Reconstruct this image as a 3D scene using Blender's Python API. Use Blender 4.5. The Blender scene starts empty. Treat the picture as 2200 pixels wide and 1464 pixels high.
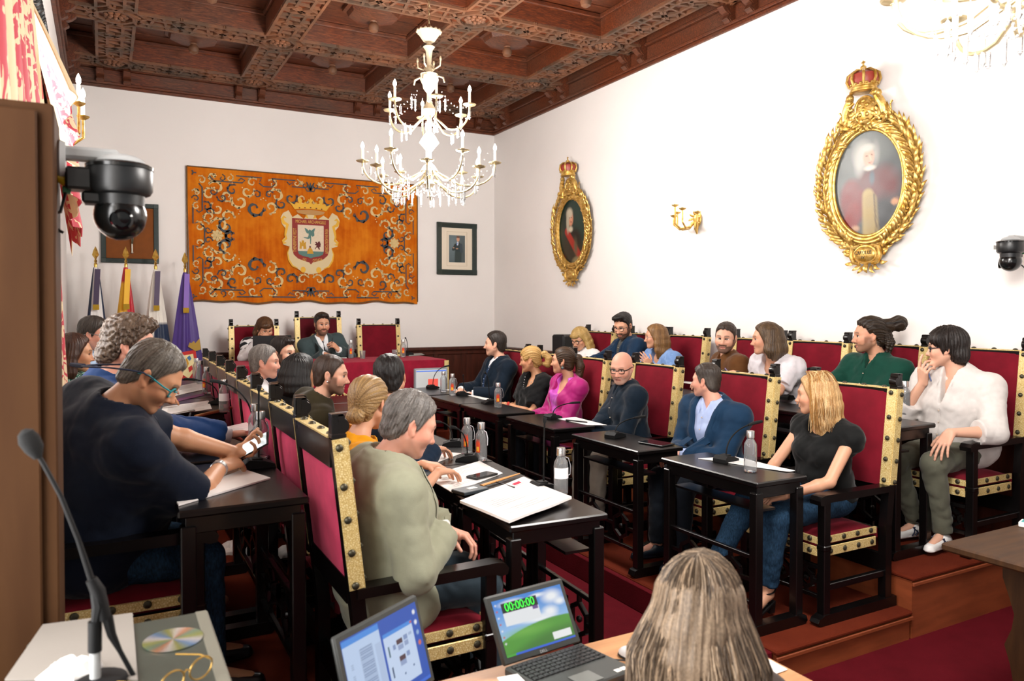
import bpy, bmesh, math, random, os
import numpy as np
from mathutils import Vector, Matrix

SKIP = os.environ.get('SCENE_SKIP', '')
random.seed(7)
SC = bpy.context.scene
COL = SC.collection
PI = math.pi

# ---------------------------------------------------------------- camera model
CF, CCX, HOR, PITCH, YAW, CH = 1620.0, 1100.0, 666.0, math.radians(1.1), math.radians(28.45), 1.8
CCY = HOR + CF * math.tan(PITCH)
cF = Vector((math.sin(YAW) * math.cos(PITCH), math.cos(YAW) * math.cos(PITCH), -math.sin(PITCH)))
cR = Vector((math.cos(YAW), -math.sin(YAW), 0))
cU = Vector((math.sin(YAW) * math.sin(PITCH), math.cos(YAW) * math.sin(PITCH), math.cos(PITCH)))
CAM = Vector((0, 0, CH))


def ray(u, v):
    return cF + cR * ((u - CCX) / CF) - cU * ((v - CCY) / CF)


def on_z(u, v, z):
    r = ray(u, v)
    return CAM + r * ((z - CH) / r.z)


def on_y(u, v, y):
    r = ray(u, v)
    return CAM + r * (y / r.y)


def on_x(u, v, x):
    r = ray(u, v)
    return CAM + r * (x / r.x)


# ---------------------------------------------------------------- materials
def lin(c):
    if isinstance(c, str):
        c = c.lstrip('#')
        c = [int(c[i:i + 2], 16) / 255 for i in (0, 2, 4)]
    return tuple((x / 12.92 if x <= 0.04045 else ((x + 0.055) / 1.055) ** 2.4) for x in c[:3])


def lin4(c):
    return lin(c) + (1.0,)


_M = {}


class NT:
    def __init__(s, name):
        s.m = bpy.data.materials.new(name)
        s.m.use_nodes = True
        s.t = s.m.node_tree
        s.b = s.t.nodes['Principled BSDF']

    def n(s, typ, **kw):
        nd = s.t.nodes.new(typ)
        for k, v in kw.items():
            if k.startswith('i_'):
                nd.inputs[k[2:].replace('_', ' ')].default_value = v
            else:
                setattr(nd, k, v)
        return nd

    def l(s, a, b):
        s.t.links.new(a, b)

    def ramp(s, fac, stops):
        r = s.n('ShaderNodeValToRGB')
        el = r.color_ramp.elements
        while len(el) < len(stops):
            el.new(0.5)
        for e, (p, c) in zip(el, stops):
            e.position = p
            e.color = lin4(c)
        s.l(fac, r.inputs[0])
        return r.outputs[0]

    def coord(s, kind='Object', scale=(1, 1, 1), rot=(0, 0, 0)):
        tc = s.n('ShaderNodeTexCoord')
        mp = s.n('ShaderNodeMapping')
        mp.inputs['Scale'].default_value = scale
        mp.inputs['Rotation'].default_value = rot
        s.l(tc.outputs[kind], mp.inputs[0])
        return mp.outputs[0]

    def noise(s, vec, scale, detail=3, rough=0.55, dist=0.0):
        nz = s.n('ShaderNodeTexNoise')
        nz.inputs['Scale'].default_value = scale
        nz.inputs['Detail'].default_value = detail
        nz.inputs['Roughness'].default_value = rough
        nz.inputs['Distortion'].default_value = dist
        if vec is not None:
            s.l(vec, nz.inputs['Vector'])
        return nz.outputs[0]

    def bump(s, h, strength=0.2, dist=0.01):
        b = s.n('ShaderNodeBump')
        b.inputs['Strength'].default_value = strength
        b.inputs['Distance'].default_value = dist
        s.l(h, b.inputs['Height'])
        s.l(b.outputs[0], s.b.inputs['Normal'])


def mat(name, col, rough=0.5, metal=0.0, var=0.0, vscale=8.0, stretch=(1, 1, 1), bump=0.0, bscale=60.0, spec=0.5, sheen=0.0,
        coat=0.0, col2=None, emit=0.0):
    """a plain procedural surface: two close tones mixed by noise, with a fine bump"""
    if name in _M:
        return _M[name]
    t = NT(name)
    b = t.b
    b.inputs['Roughness'].default_value = rough
    b.inputs['Metallic'].default_value = metal
    b.inputs['Specular IOR Level'].default_value = spec
    if sheen:
        b.inputs['Sheen Weight'].default_value = sheen
        b.inputs['Sheen Roughness'].default_value = 0.4
    if coat:
        b.inputs['Coat Weight'].default_value = coat
        b.inputs['Coat Roughness'].default_value = 0.1
    b.inputs['Base Color'].default_value = lin4(col)
    if emit:
        b.inputs['Emission Color'].default_value = lin4(col)
        b.inputs['Emission Strength'].default_value = emit
    if var or col2:
        v = t.coord('Object', stretch)
        f = t.noise(v, vscale, 4)
        c = lin(col)
        if col2 is None:
            r = t.n('ShaderNodeValToRGB')
            r.color_ramp.elements[0].position, r.color_ramp.elements[1].position = 0.3, 0.7
            r.color_ramp.elements[0].color = tuple(x * (1 - var) for x in c) + (1,)
            r.color_ramp.elements[1].color = tuple(min(1, x * (1 + var)) for x in c) + (1,)
            t.l(f, r.inputs[0])
            o = r.outputs[0]
        else:
            o = t.ramp(f, [(0.35, col), (0.65, col2)])
        t.l(o, b.inputs['Base Color'])
    if bump:
        v = t.coord('Object', stretch)
        t.bump(t.noise(v, bscale, 3), bump, 0.004)
    _M[name] = t.m
    return t.m


def mat_attr(name, rough=0.6, bump=0.0, bscale=200.0, sheen=0.0, sss=0.0, spec=0.4, var=0.0, vscale=40):
    """colours come from the mesh's own colour attribute (paint, skin tone, cloth pattern)"""
    if name in _M:
        return _M[name]
    t = NT(name)
    a = t.n('ShaderNodeAttribute')
    a.attribute_name = 'Col'
    o = a.outputs['Color']
    if var:
        f = t.noise(t.coord('Object'), vscale, 3)
        mx = t.n('ShaderNodeMix', data_type='RGBA', blend_type='MULTIPLY')
        mx.inputs['Factor'].default_value = 1.0
        t.l(o, mx.inputs[6])
        r = t.n('ShaderNodeValToRGB')
        r.color_ramp.elements[0].position, r.color_ramp.elements[1].position = 0.3, 0.7
        r.color_ramp.elements[0].color = (1 - var,) * 3 + (1,)
        r.color_ramp.elements[1].color = (1.0,) * 3 + (1,)
        t.l(f, r.inputs[0])
        t.l(r.outputs[0], mx.inputs[7])
        o = mx.outputs[2]
    t.l(o, t.b.inputs['Base Color'])
    t.b.inputs['Roughness'].default_value = rough
    t.b.inputs['Specular IOR Level'].default_value = spec
    if sheen:
        t.b.inputs['Sheen Weight'].default_value = sheen
    if sss:
        t.b.inputs['Subsurface Weight'].default_value = sss
        t.b.inputs['Subsurface Radius'].default_value = (0.012, 0.005, 0.003)
        t.b.inputs['Subsurface Scale'].default_value = 0.6
    if bump:
        t.bump(t.noise(t.coord('Object'), bscale, 3), bump, 0.003)
    _M[name] = t.m
    return t.m


# ---------------------------------------------------------------- mesh builder
class MB:
    def __init__(s):
        s.v, s.f, s.c, s.col = [], [], [], None

    def _add(s, vs, fs):
        b = len(s.v)
        s.v.extend(vs)
        s.f.extend(tuple(b + i for i in f) for f in fs)
        if s.c or s.col is not None:
            s.c.extend([s.col or (1, 1, 1)] * len(vs))
        return s

    def paint(s, c):
        s.col = lin(c)
        return s

    def box(s, cx, cy, cz, sx, sy, sz, bev=0.0, M=None):
        hx, hy, hz = sx / 2, sy / 2, sz / 2
        b = min(bev, hx * .95, hy * .95, hz * .95)
        if b <= 0:
            vs = [(x, y, z) for x in (-hx, hx) for y in (-hy, hy) for z in (-hz, hz)]
            fs = [(0, 1, 3, 2), (4, 6, 7, 5), (0, 4, 5, 1), (2, 3, 7, 6), (0, 2, 6, 4), (1, 5, 7, 3)]
        else:
            vs, idx = [], {}
            for i in (-1, 1):
                for j in (-1, 1):
                    for k in (-1, 1):
                        for ax in range(3):
                            p = [i * hx, j * hy, k * hz]
                            for a2 in range(3):
                                if a2 != ax:
                                    p[a2] -= (i, j, k)[a2] * b
                            idx[(i, j, k, ax)] = len(vs)
                            vs.append(tuple(p))
            fs = []
            for ax in range(3):
                o = [a for a in range(3) if a != ax]
                for sg in (-1, 1):
                    q = []
                    for (a, c) in ((-1, -1), (1, -1), (1, 1), (-1, 1)):
                        t = [0, 0, 0]
                        t[ax], t[o[0]], t[o[1]] = sg, a, c
                        q.append(idx[(*t, ax)])
                    fs.append(tuple(q))
                for a in (-1, 1):
                    for c in (-1, 1):
                        t1, t2 = [0, 0, 0], [0, 0, 0]
                        t1[ax], t1[o[0]], t1[o[1]] = -1, a, c
                        t2[ax], t2[o[0]], t2[o[1]] = 1, a, c
                        fs.append((idx[(*t1, o[0])], idx[(*t2, o[0])], idx[(*t2, o[1])], idx[(*t1, o[1])]))
            for i in (-1, 1):
                for j in (-1, 1):
                    for k in (-1, 1):
                        fs.append(tuple(idx[(i, j, k, a)] for a in range(3)))
        if M is not None:
            vs = [tuple(M @ Vector(p)) for p in vs]
        s._add([(p[0] + cx, p[1] + cy, p[2] + cz) for p in vs], fs)
        return s

    def bar(s, a, b, w, h, up=(0, 0, 1), bev=0.0):
        """a rectangular bar from a to b, w across and h along up"""
        a, b = Vector(a), Vector(b)
        d = b - a
        L = d.length
        y = d.normalized()
        z = Vector(up)
        x = y.cross(z)
        if x.length < 1e-5:
            x = y.cross(Vector((1, 0, 0)))
        x.normalize()
        z = x.cross(y)
        M = Matrix((x, y, z)).transposed()
        m = (a + b) / 2
        return s.box(m.x, m.y, m.z, w, L, h, bev, M)

    def tube(s, pts, r, n=8, caps=True, flat=1.0, up=None):
        """a round tube along points; r a number or a list; flat squeezes one axis"""
        P = [Vector(p) for p in pts]
        N = len(P)
        if not hasattr(r, '__len__'):
            r = [r] * N
        tang = []
        for i in range(N):
            d = P[min(i + 1, N - 1)] - P[max(i - 1, 0)]
            tang.append(d.normalized() if d.length > 1e-9 else Vector((0, 0, 1)))
        ref = Vector(up) if up else (Vector((0, 0, 1)) if abs(tang[0].z) < 0.9 else Vector((1, 0, 0)))
        x = tang[0].cross(ref).normalized()
        vs, fs = [], []
        for i in range(N):
            x = (x - tang[i] * x.dot(tang[i]))
            if x.length < 1e-6:
                x = tang[i].orthogonal()
            x.normalize()
            y = tang[i].cross(x)
            for k in range(n):
                a = 2 * PI * k / n
                vs.append(tuple(P[i] + (x * math.cos(a) + y * math.sin(a) * flat) * r[i]))
        for i in range(N - 1):
            for k in range(n):
                k2 = (k + 1) % n
                fs.append((i * n + k, i * n + k2, (i + 1) * n + k2, (i + 1) * n + k))
        if caps:
            fs.append(tuple(range(n - 1, -1, -1)))
            fs.append(tuple((N - 1) * n + k for k in range(n)))
        return s._add(vs, fs)

    def lathe(s, prof, n=16, c=(0, 0, 0), M=None, sweep=2 * PI):
        """prof: list of (radius, z)"""
        vs, fs = [], []
        closed = abs(sweep - 2 * PI) < 1e-6
        m = n if closed else n + 1
        for (r, z) in prof:
            for k in range(m):
                a = sweep * k / n
                vs.append(Vector((r * math.cos(a), r * math.sin(a), z)))
        for i in range(len(prof) - 1):
            for k in range(n):
                k2 = (k + 1) % m
                fs.append((i * m + k, i * m + k2, (i + 1) * m + k2, (i + 1) * m + k))
        if closed:
            if prof[0][0] > 1e-6:
                fs.append(tuple(range(n - 1, -1, -1)))
            if prof[-1][0] > 1e-6:
                fs.append(tuple((len(prof) - 1) * n + k for k in range(n)))
        c = Vector(c)
        vs = [tuple((M @ p if M is not None else p) + c) for p in vs]
        return s._add(vs, fs)

    def ball(s, c, r, nu=12, nv=8, M=None, v0=0.0, v1=1.0):
        if not hasattr(r, '__len__'):
            r = (r, r, r)
        vs, fs = [], []
        c = Vector(c)
        for j in range(nv + 1):
            th = PI * (v0 + (v1 - v0) * j / nv)
            for i in range(nu):
                a = 2 * PI * i / nu
                p = Vector((r[0] * math.sin(th) * math.cos(a), r[1] * math.sin(th) * math.sin(a), r[2] * math.cos(th)))
                vs.append(tuple((M @ p if M is not None else p) + c))
        for j in range(nv):
            for i in range(nu):
                i2 = (i + 1) % nu
                fs.append((j * nu + i, (j + 1) * nu + i, (j + 1) * nu + i2, j * nu + i2))
        return s._add(vs, fs)

    def prism(s, poly, d, o=(0, 0, 0), ax=(1, 0, 0), ay=(0, 0, 1), an=(0, 1, 0)):
        """a polygon in the plane ax,ay pushed d along an"""
        o, ax, ay, an = Vector(o), Vector(ax), Vector(ay), Vector(an)
        n = len(poly)
        vs = [tuple(o + ax * p[0] + ay * p[1]) for p in poly] + [tuple(o + ax * p[0] + ay * p[1] + an * d) for p in poly]
        fs = [tuple(range(n - 1, -1, -1)), tuple(range(n, 2 * n))]
        fs += [(i, (i + 1) % n, n + (i + 1) % n, n + i) for i in range(n)]
        return s._add(vs, fs)

    def sheet(s, fn, nu, nv, thick=0.0):
        """fn(u,v)->point; with thickness the sheet gets a back"""
        g = [[Vector(fn(i / nu, j / nv)) for i in range(nu + 1)] for j in range(nv + 1)]
        vs = [tuple(p) for row in g for p in row]
        W = nu + 1
        fs = [(j * W + i, j * W + i + 1, (j + 1) * W + i + 1, (j + 1) * W + i) for j in range(nv) for i in range(nu)]
        if thick:
            B = len(vs)
            for j in range(nv + 1):
                for i in range(nu + 1):
                    a = g[j][min(i + 1, nu)] - g[j][max(i - 1, 0)]
                    b = g[min(j + 1, nv)][i] - g[max(j - 1, 0)][i]
                    nn = a.cross(b)
                    nn = nn.normalized() if nn.length > 1e-12 else Vector((0, 0, 1))
                    vs.append(tuple(g[j][i] - nn * thick))
            fs += [(B + j * W + i, B + (j + 1) * W + i, B + (j + 1) * W + i + 1, B + j * W + i + 1) for j in range(nv) for i in range(nu)]
            for i in range(nu):
                fs.append((i, B + i, B + i + 1, i + 1))
                q = nv * W
                fs.append((q + i, q + i + 1, B + q + i + 1, B + q + i))
            for j in range(nv):
                fs.append((j * W, (j + 1) * W, B + (j + 1) * W, B + j * W))
                q = j * W + nu
                fs.append((q, B + q, B + q + W, q + W))
        return s._add(vs, fs)

    def xf(s, M):
        s.v = [tuple(M @ Vector(p)) for p in s.v]
        return s

    def build(s, name, m, parent=None, smooth=35, fix=True):
        me = bpy.data.meshes.new(name)
        me.from_pydata(s.v, [], s.f)
        if fix:
            bm = bmesh.new()
            bm.from_mesh(me)
            bmesh.ops.recalc_face_normals(bm, faces=bm.faces)
            bm.to_mesh(me)
            bm.free()
        if s.c:
            at = me.color_attributes.new('Col', 'FLOAT_COLOR', 'POINT')
            at.data.foreach_set('color', np.array([c + (1.0,) for c in s.c], np.float32).ravel())
        if smooth:
            me.shade_smooth()
            me.set_sharp_from_angle(angle=math.radians(smooth))
        return link(name, me, m, parent)


def link(name, me, m, parent=None):
    if m is not None:
        me.materials.append(m)
    o = bpy.data.objects.new(name, me)
    COL.objects.link(o)
    if parent is not None:
        o.parent = parent
    return o


def tag(o, label=None, cat=None, group=None, kind=None):
    if label:
        o['label'] = label
    if cat:
        o['category'] = cat
    if group:
        o['group'] = group
    if kind:
        o['kind'] = kind
    return o


def struct(o):
    o['kind'] = 'structure'
    return o


def thing(name, label, cat, loc=(0, 0, 0), rz=0.0, group=None):
    o = bpy.data.objects.new(name, None)
    o.empty_display_size = 0.1
    COL.objects.link(o)
    o.location = loc
    o.rotation_euler = (0, 0, rz)
    return tag(o, label, cat, group)


def dup(root, loc=None, rz=None, label=None, group=None):
    r = root.copy()
    COL.objects.link(r)
    if loc is not None:
        r.location = loc
    if rz is not None:
        r.rotation_euler = (0, 0, rz)
    tag(r, label, None, group)
    for ch in list(root.children):
        c = ch.copy()
        COL.objects.link(c)
        c.parent = r
        for g in list(ch.children):
            d = g.copy()
            COL.objects.link(d)
            d.parent = c
    return r


def text_mesh(txt, size, depth=0.0, align='CENTER', sx=1.0):
    """lettering as plain mesh data lying in the XY plane, from Blender's own built-in font"""
    cu = bpy.data.curves.new('lettering', 'FONT')
    cu.body = txt
    cu.size = size
    cu.extrude = depth
    cu.align_x = align
    cu.align_y = 'CENTER'
    o = bpy.data.objects.new('lettering', cu)
    COL.objects.link(o)
    dg = bpy.context.evaluated_depsgraph_get()
    dg.update()
    me = bpy.data.meshes.new_from_object(o.evaluated_get(dg))
    vs = [(v.co.x * sx, v.co.y, v.co.z) for v in me.vertices]
    fs = [tuple(p.vertices) for p in me.polygons]
    bpy.data.objects.remove(o)
    bpy.data.curves.remove(cu)
    bpy.data.meshes.remove(me)
    return vs, fs


def add_text(mb, txt, size, M, depth=0.001, sx=1.0, align='CENTER'):
    vs, fs = text_mesh(txt, size, depth, align, sx)
    mb._add([tuple(M @ Vector(p)) for p in vs], fs)
    return mb


def axes(o, x, y):
    """a matrix whose local x,y run along the given directions from o"""
    x, y = Vector(x).normalized(), Vector(y).normalized()
    z = x.cross(y)
    return Matrix(((x.x, y.x, z.x, o[0]), (x.y, y.y, z.y, o[1]), (x.z, y.z, z.z, o[2]), (0, 0, 0, 1)))
# ---------------------------------------------------------------- shared surfaces
def m_wood_ceiling():
    t = NT('carved ceiling wood')
    v = t.coord('Object', (1, 1, 1))
    big = t.noise(v, 1.3, 3)
    grain = t.noise(t.coord('Object', (2, 14, 14)), 5, 5, 0.6, 1.2)
    c1 = t.ramp(grain, [(0.25, '#2a1408'), (0.5, '#5f2c14'), (0.75, '#8c4520')])
    c2 = t.ramp(grain, [(0.25, '#2b241d'), (0.5, '#4d4136'), (0.78, '#6b5947')])
    mx = t.n('ShaderNodeMix', data_type='RGBA')
    r = t.ramp(big, [(0.42, '#000000'), (0.66, '#b0b0b0')])
    t.l(r, mx.inputs['Factor'])
    t.l(c1, mx.inputs[6])
    t.l(c2, mx.inputs[7])
    t.l(mx.outputs[2], t.b.inputs['Base Color'])
    t.b.inputs['Roughness'].default_value = 0.5
    t.bump(grain, 0.25, 0.006)
    return t.m


def m_lattice_wood():
    return mat('greyed carved lattice wood', '#4c3a2c', 0.6, var=0.3, vscale=3, col2='#7a4c30', bump=0.2, bscale=30)


def m_velvet(name, col):
    t = NT(name)
    f = t.noise(t.coord('Object'), 9, 4)
    o = t.ramp(f, [(0.3, col), (0.75, tuple(min(1, x * 1.18 + 0.01) for x in [int(col[i:i + 2], 16) / 255 for i in (1, 3, 5)]))])
    t.l(o, t.b.inputs['Base Color'])
    t.b.inputs['Roughness'].default_value = 0.85
    t.b.inputs['Specular IOR Level'].default_value = 0.15
    t.b.inputs['Sheen Weight'].default_value = 0.25
    t.b.inputs['Sheen Roughness'].default_value = 0.35
    t.b.inputs['Sheen Tint'].default_value = lin4('#ff8fa0')
    t.bump(t.noise(t.coord('Object'), 400, 2), 0.15, 0.002)
    return t.m


def m_brocade():
    t = NT('gold brocade galloon')
    v = t.coord('Object')
    vo = t.n('ShaderNodeTexVoronoi')
    vo.feature = 'DISTANCE_TO_EDGE'
    vo.inputs['Scale'].default_value = 120
    t.l(v, vo.inputs['Vector'])
    f = t.noise(v, 150, 2)
    a = t.n('ShaderNodeMath', operation='MULTIPLY_ADD')
    t.l(f, a.inputs[0])
    a.inputs[1].default_value = 0.25
    t.l(vo.outputs['Distance'], a.inputs[2])
    o = t.ramp(a.outputs[0], [(0.10, '#b8954f'), (0.22, '#dcc280'), (0.5, '#ecdba6')])
    t.l(o, t.b.inputs['Base Color'])
    t.b.inputs['Metallic'].default_value = 0.25
    t.b.inputs['Roughness'].default_value = 0.42
    t.bump(a.outputs[0], 0.35, 0.003)
    return t.m


M_CEIL = m_wood_ceiling()
M_LAT = m_lattice_wood()
M_RED = m_velvet('crimson velvet', '#660e1c')
M_LITRED = m_velvet('window-lit crimson velvet', '#b03a58')  # same crimson velvet, with window light painted in as a pinker tone
M_DKRED = m_velvet('dark crimson velvet', '#4a0c16')
M_GOLD = m_brocade()
M_EBON = mat('black lacquered wood', '#080606', 0.3, var=0.3, vscale=5, spec=0.4, coat=0.15)
M_BRONZE = mat('dark bronze', '#4a4638', 0.42, 0.7, var=0.3, vscale=60)
M_WALL = mat('white plaster', '#f4efeb', 0.9, var=0.015, vscale=1.5, bump=0.03, bscale=25, spec=0.1)
M_WAIN = mat('dark wainscot wood', '#3a1a0f', 0.35, var=0.4, vscale=3, stretch=(6, 6, 0.8), col2='#52261a', coat=0.2)


def m_carpet(name, a, b):
    t = NT(name)
    v = t.coord('Object')
    f = t.noise(v, 4, 5, 0.65)
    t.l(t.ramp(f, [(0.3, a), (0.7, b)]), t.b.inputs['Base Color'])
    t.b.inputs['Roughness'].default_value = 0.95
    t.b.inputs['Specular IOR Level'].default_value = 0.1
    t.bump(t.noise(v, 260, 2), 0.5, 0.006)
    return t.m


M_CARPET = m_carpet('crimson carpet', '#520a14', '#5f0f1a')
M_RUST = m_carpet('rust carpet', '#571e0f', '#682815')
M_RISER = mat('reddish riser wood', '#7a3a1c', 0.5, var=0.3, vscale=4, stretch=(1, 1, 6), col2='#8d4524')

# ---------------------------------------------------------------- room
XL, XR, YB, YF = -0.37, 5.2, 10.16, -3.2
ZC = 4.42          # underside of the cornice
ZB, ZP = 4.64, 4.87  # underside of the beams, face of the ceiling boards
T1, T2, DAIS = 0.161, 0.341, 0.40


def build_room():
    struct(MB().box((XL + XR) / 2, (YB + YF) / 2, -0.05, XR - XL + 0.4, YB - YF + 0.4, 0.1).build('floor', M_CARPET, smooth=0))
    struct(MB().box((XL + XR) / 2, YB + 0.1, 2.5, XR - XL + 0.4, 0.2, 5.0).build('wall_back', M_WALL, smooth=0))
    struct(MB().box(XR + 0.1, (YB + YF) / 2, 2.5, 0.2, YB - YF, 5.0).build('wall_right', M_WALL, smooth=0))
    # the left wall has tall window openings behind the curtains
    w = MB()
    segs = [(YF, -2.3), (-0.9, 0.75), (1.95, 3.6), (4.9, YB)]
    for a, b in segs:
        w.box(XL - 0.1, (a + b) / 2, 2.5, 0.2, b - a, 5.0)
    for a, b in [(-2.3, -0.9), (0.75, 1.95), (3.6, 4.9)]:
        w.box(XL - 0.1, (a + b) / 2, 0.45, 0.2, b - a, 0.9)
        w.box(XL - 0.1, (a + b) / 2, 4.2, 0.2, b - a, 1.6)
    struct(w.build('wall_left', M_WALL, smooth=0))
    for i, (a, b) in enumerate([(-2.3, -0.9), (0.75, 1.95), (3.6, 4.9)]):
        f = MB()
        for y in (a + 0.04, (a + b) / 2, b - 0.04):
            f.box(XL - 0.1, y, 2.15, 0.07, 0.07, 2.5, 0.006)
        for z in (0.94, 1.75, 2.6, 3.36):
            f.box(XL - 0.1, (a + b) / 2, z, 0.06, b - a, 0.06, 0.006)
        o = struct(f.build('window_%d' % (i + 1), mat('white window paint', '#e9e4da', 0.4)))
    # low panelling on the back and right walls
    w = MB()
    w.box((XL + XR) / 2, YB - 0.012, 0.63, XR - XL, 0.024, 1.26)
    w.box((XL + XR) / 2, YB - 0.03, 1.235, XR - XL, 0.06, 0.05, 0.01)
    w.box((XL + XR) / 2, YB - 0.022, 1.17, XR - XL, 0.044, 0.05, 0.01)
    w.box((XL + XR) / 2, YB - 0.022, 0.5, XR - XL, 0.044, 0.08, 0.01)
    for k in range(13):
        w.box(XL + 0.1 + k * 0.45, YB - 0.02, 0.75, 0.07, 0.04, 0.9, 0.008)
    struct(w.build('trim_1', M_WAIN))
    w = MB()
    w.box(XR - 0.012, (YB + 1.0) / 2, 0.63, 0.024, YB - 1.0, 1.26)
    w.box(XR - 0.03, (YB + 1.0) / 2, 1.235, 0.06, YB - 1.0, 0.05, 0.01)
    w.box(XR - 0.022, (YB + 1.0) / 2, 1.17, 0.044, YB - 1.0, 0.05, 0.01)
    struct(w.build('trim_2', M_WAIN))
    # stepped platforms for the two banks of seats and the dais
    for nm, x0, x1, z, y0, y1, mm in (('platform_right_low', 2.82, 3.86, T1, 2.54, 8.0, M_RUST), ('platform_right_high', 3.86, XR, T2, 2.54, 8.0, M_RUST),
                                      ('platform_left_low', 0.70, 1.95, T1, 2.40, 8.0, M_RUST), ('platform_left_high', XL, 0.70, T2, 2.40, 8.0, M_RUST)):
        b = MB().box((x0 + x1) / 2, (y0 + y1) / 2, z - 0.012, x1 - x0, y1 - y0, 0.024, 0.008)
        o = struct(b.build(nm, mm))
        o.name = nm
        r = MB().box((x0 + x1) / 2, (y0 + y1) / 2 + 0.008, (z - 0.024) / 2, x1 - x0 - 0.02, y1 - y0 - 0.016, z - 0.024)
        r.box((x0 + x1) / 2, y0 + 0.004, z - 0.04, x1 - x0, 0.012, 0.02, 0.003)
        r.build('riser', M_RISER, o)
    for x in (2.80, 1.93):
        c = MB().box(x + 0.002, 5.27, (T1 - 0.01) / 2, 0.036, 5.4, T1 - 0.012, 0.004)
        struct(c.build('trim_3' if x > 2 else 'trim_4', M_CARPET))
    d = MB().box(2.4, (8.02 + YB) / 2, DAIS / 2, 5.5, YB - 8.02, DAIS, 0.01)
    struct(d.build('platform_dais', M_RUST))


def lazo(mb, x0, y0, x1, y1, w, z):
    """interlaced strapwork on the underside of a beam running from (x0,y0) to (x1,y1)"""
    a, b = Vector((x0, y0, z)), Vector((x1, y1, z))
    d = (b - a)
    L = d.length
    d.normalize()
    s = Vector((-d.y, d.x, 0))
    hw = w / 2
    t, h = 0.028, 0.026

    def B(p, q, dz=0.0):
        P, Q = a + d * p[0] + s * p[1], a + d * q[0] + s * q[1]
        P.z += dz
        Q.z += dz
        mb.bar(P, Q, t, h)
    for k in (-hw + 0.014, hw - 0.014):
        B((0, k), (L, k))
    n = max(1, int(round(L / 0.42)))
    c = L / n
    for i in range(n):
        o = i * c
        g = c * 0.2
        for q in (-hw * 0.38, hw * 0.38):
            B((o + g, q), (o + c - g, q))
        for sg in (-1, 1):
            B((o + g, sg * hw * 0.38), (o, sg * hw), 0.003)
            B((o + c - g, sg * hw * 0.38), (o + c, sg * hw), 0.003)
            B((o + g, sg * hw * 0.38), (o - g * 0.7, -sg * hw * 0.5), -0.004)
            B((o + c - g, sg * hw * 0.38), (o + c + g * 0.7, -sg * hw * 0.5), -0.004)
        B((o + c * .5 - .03, -hw), (o + c * .5 - .09, hw), 0.004)
        B((o + c * .5 + .03, -hw), (o + c * .5 + .09, hw), 0.004)


BX = [0.13, 1.67, 3.21, 4.75]
BY = [9.80 - 1.56 * k for k in range(9)]


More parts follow.
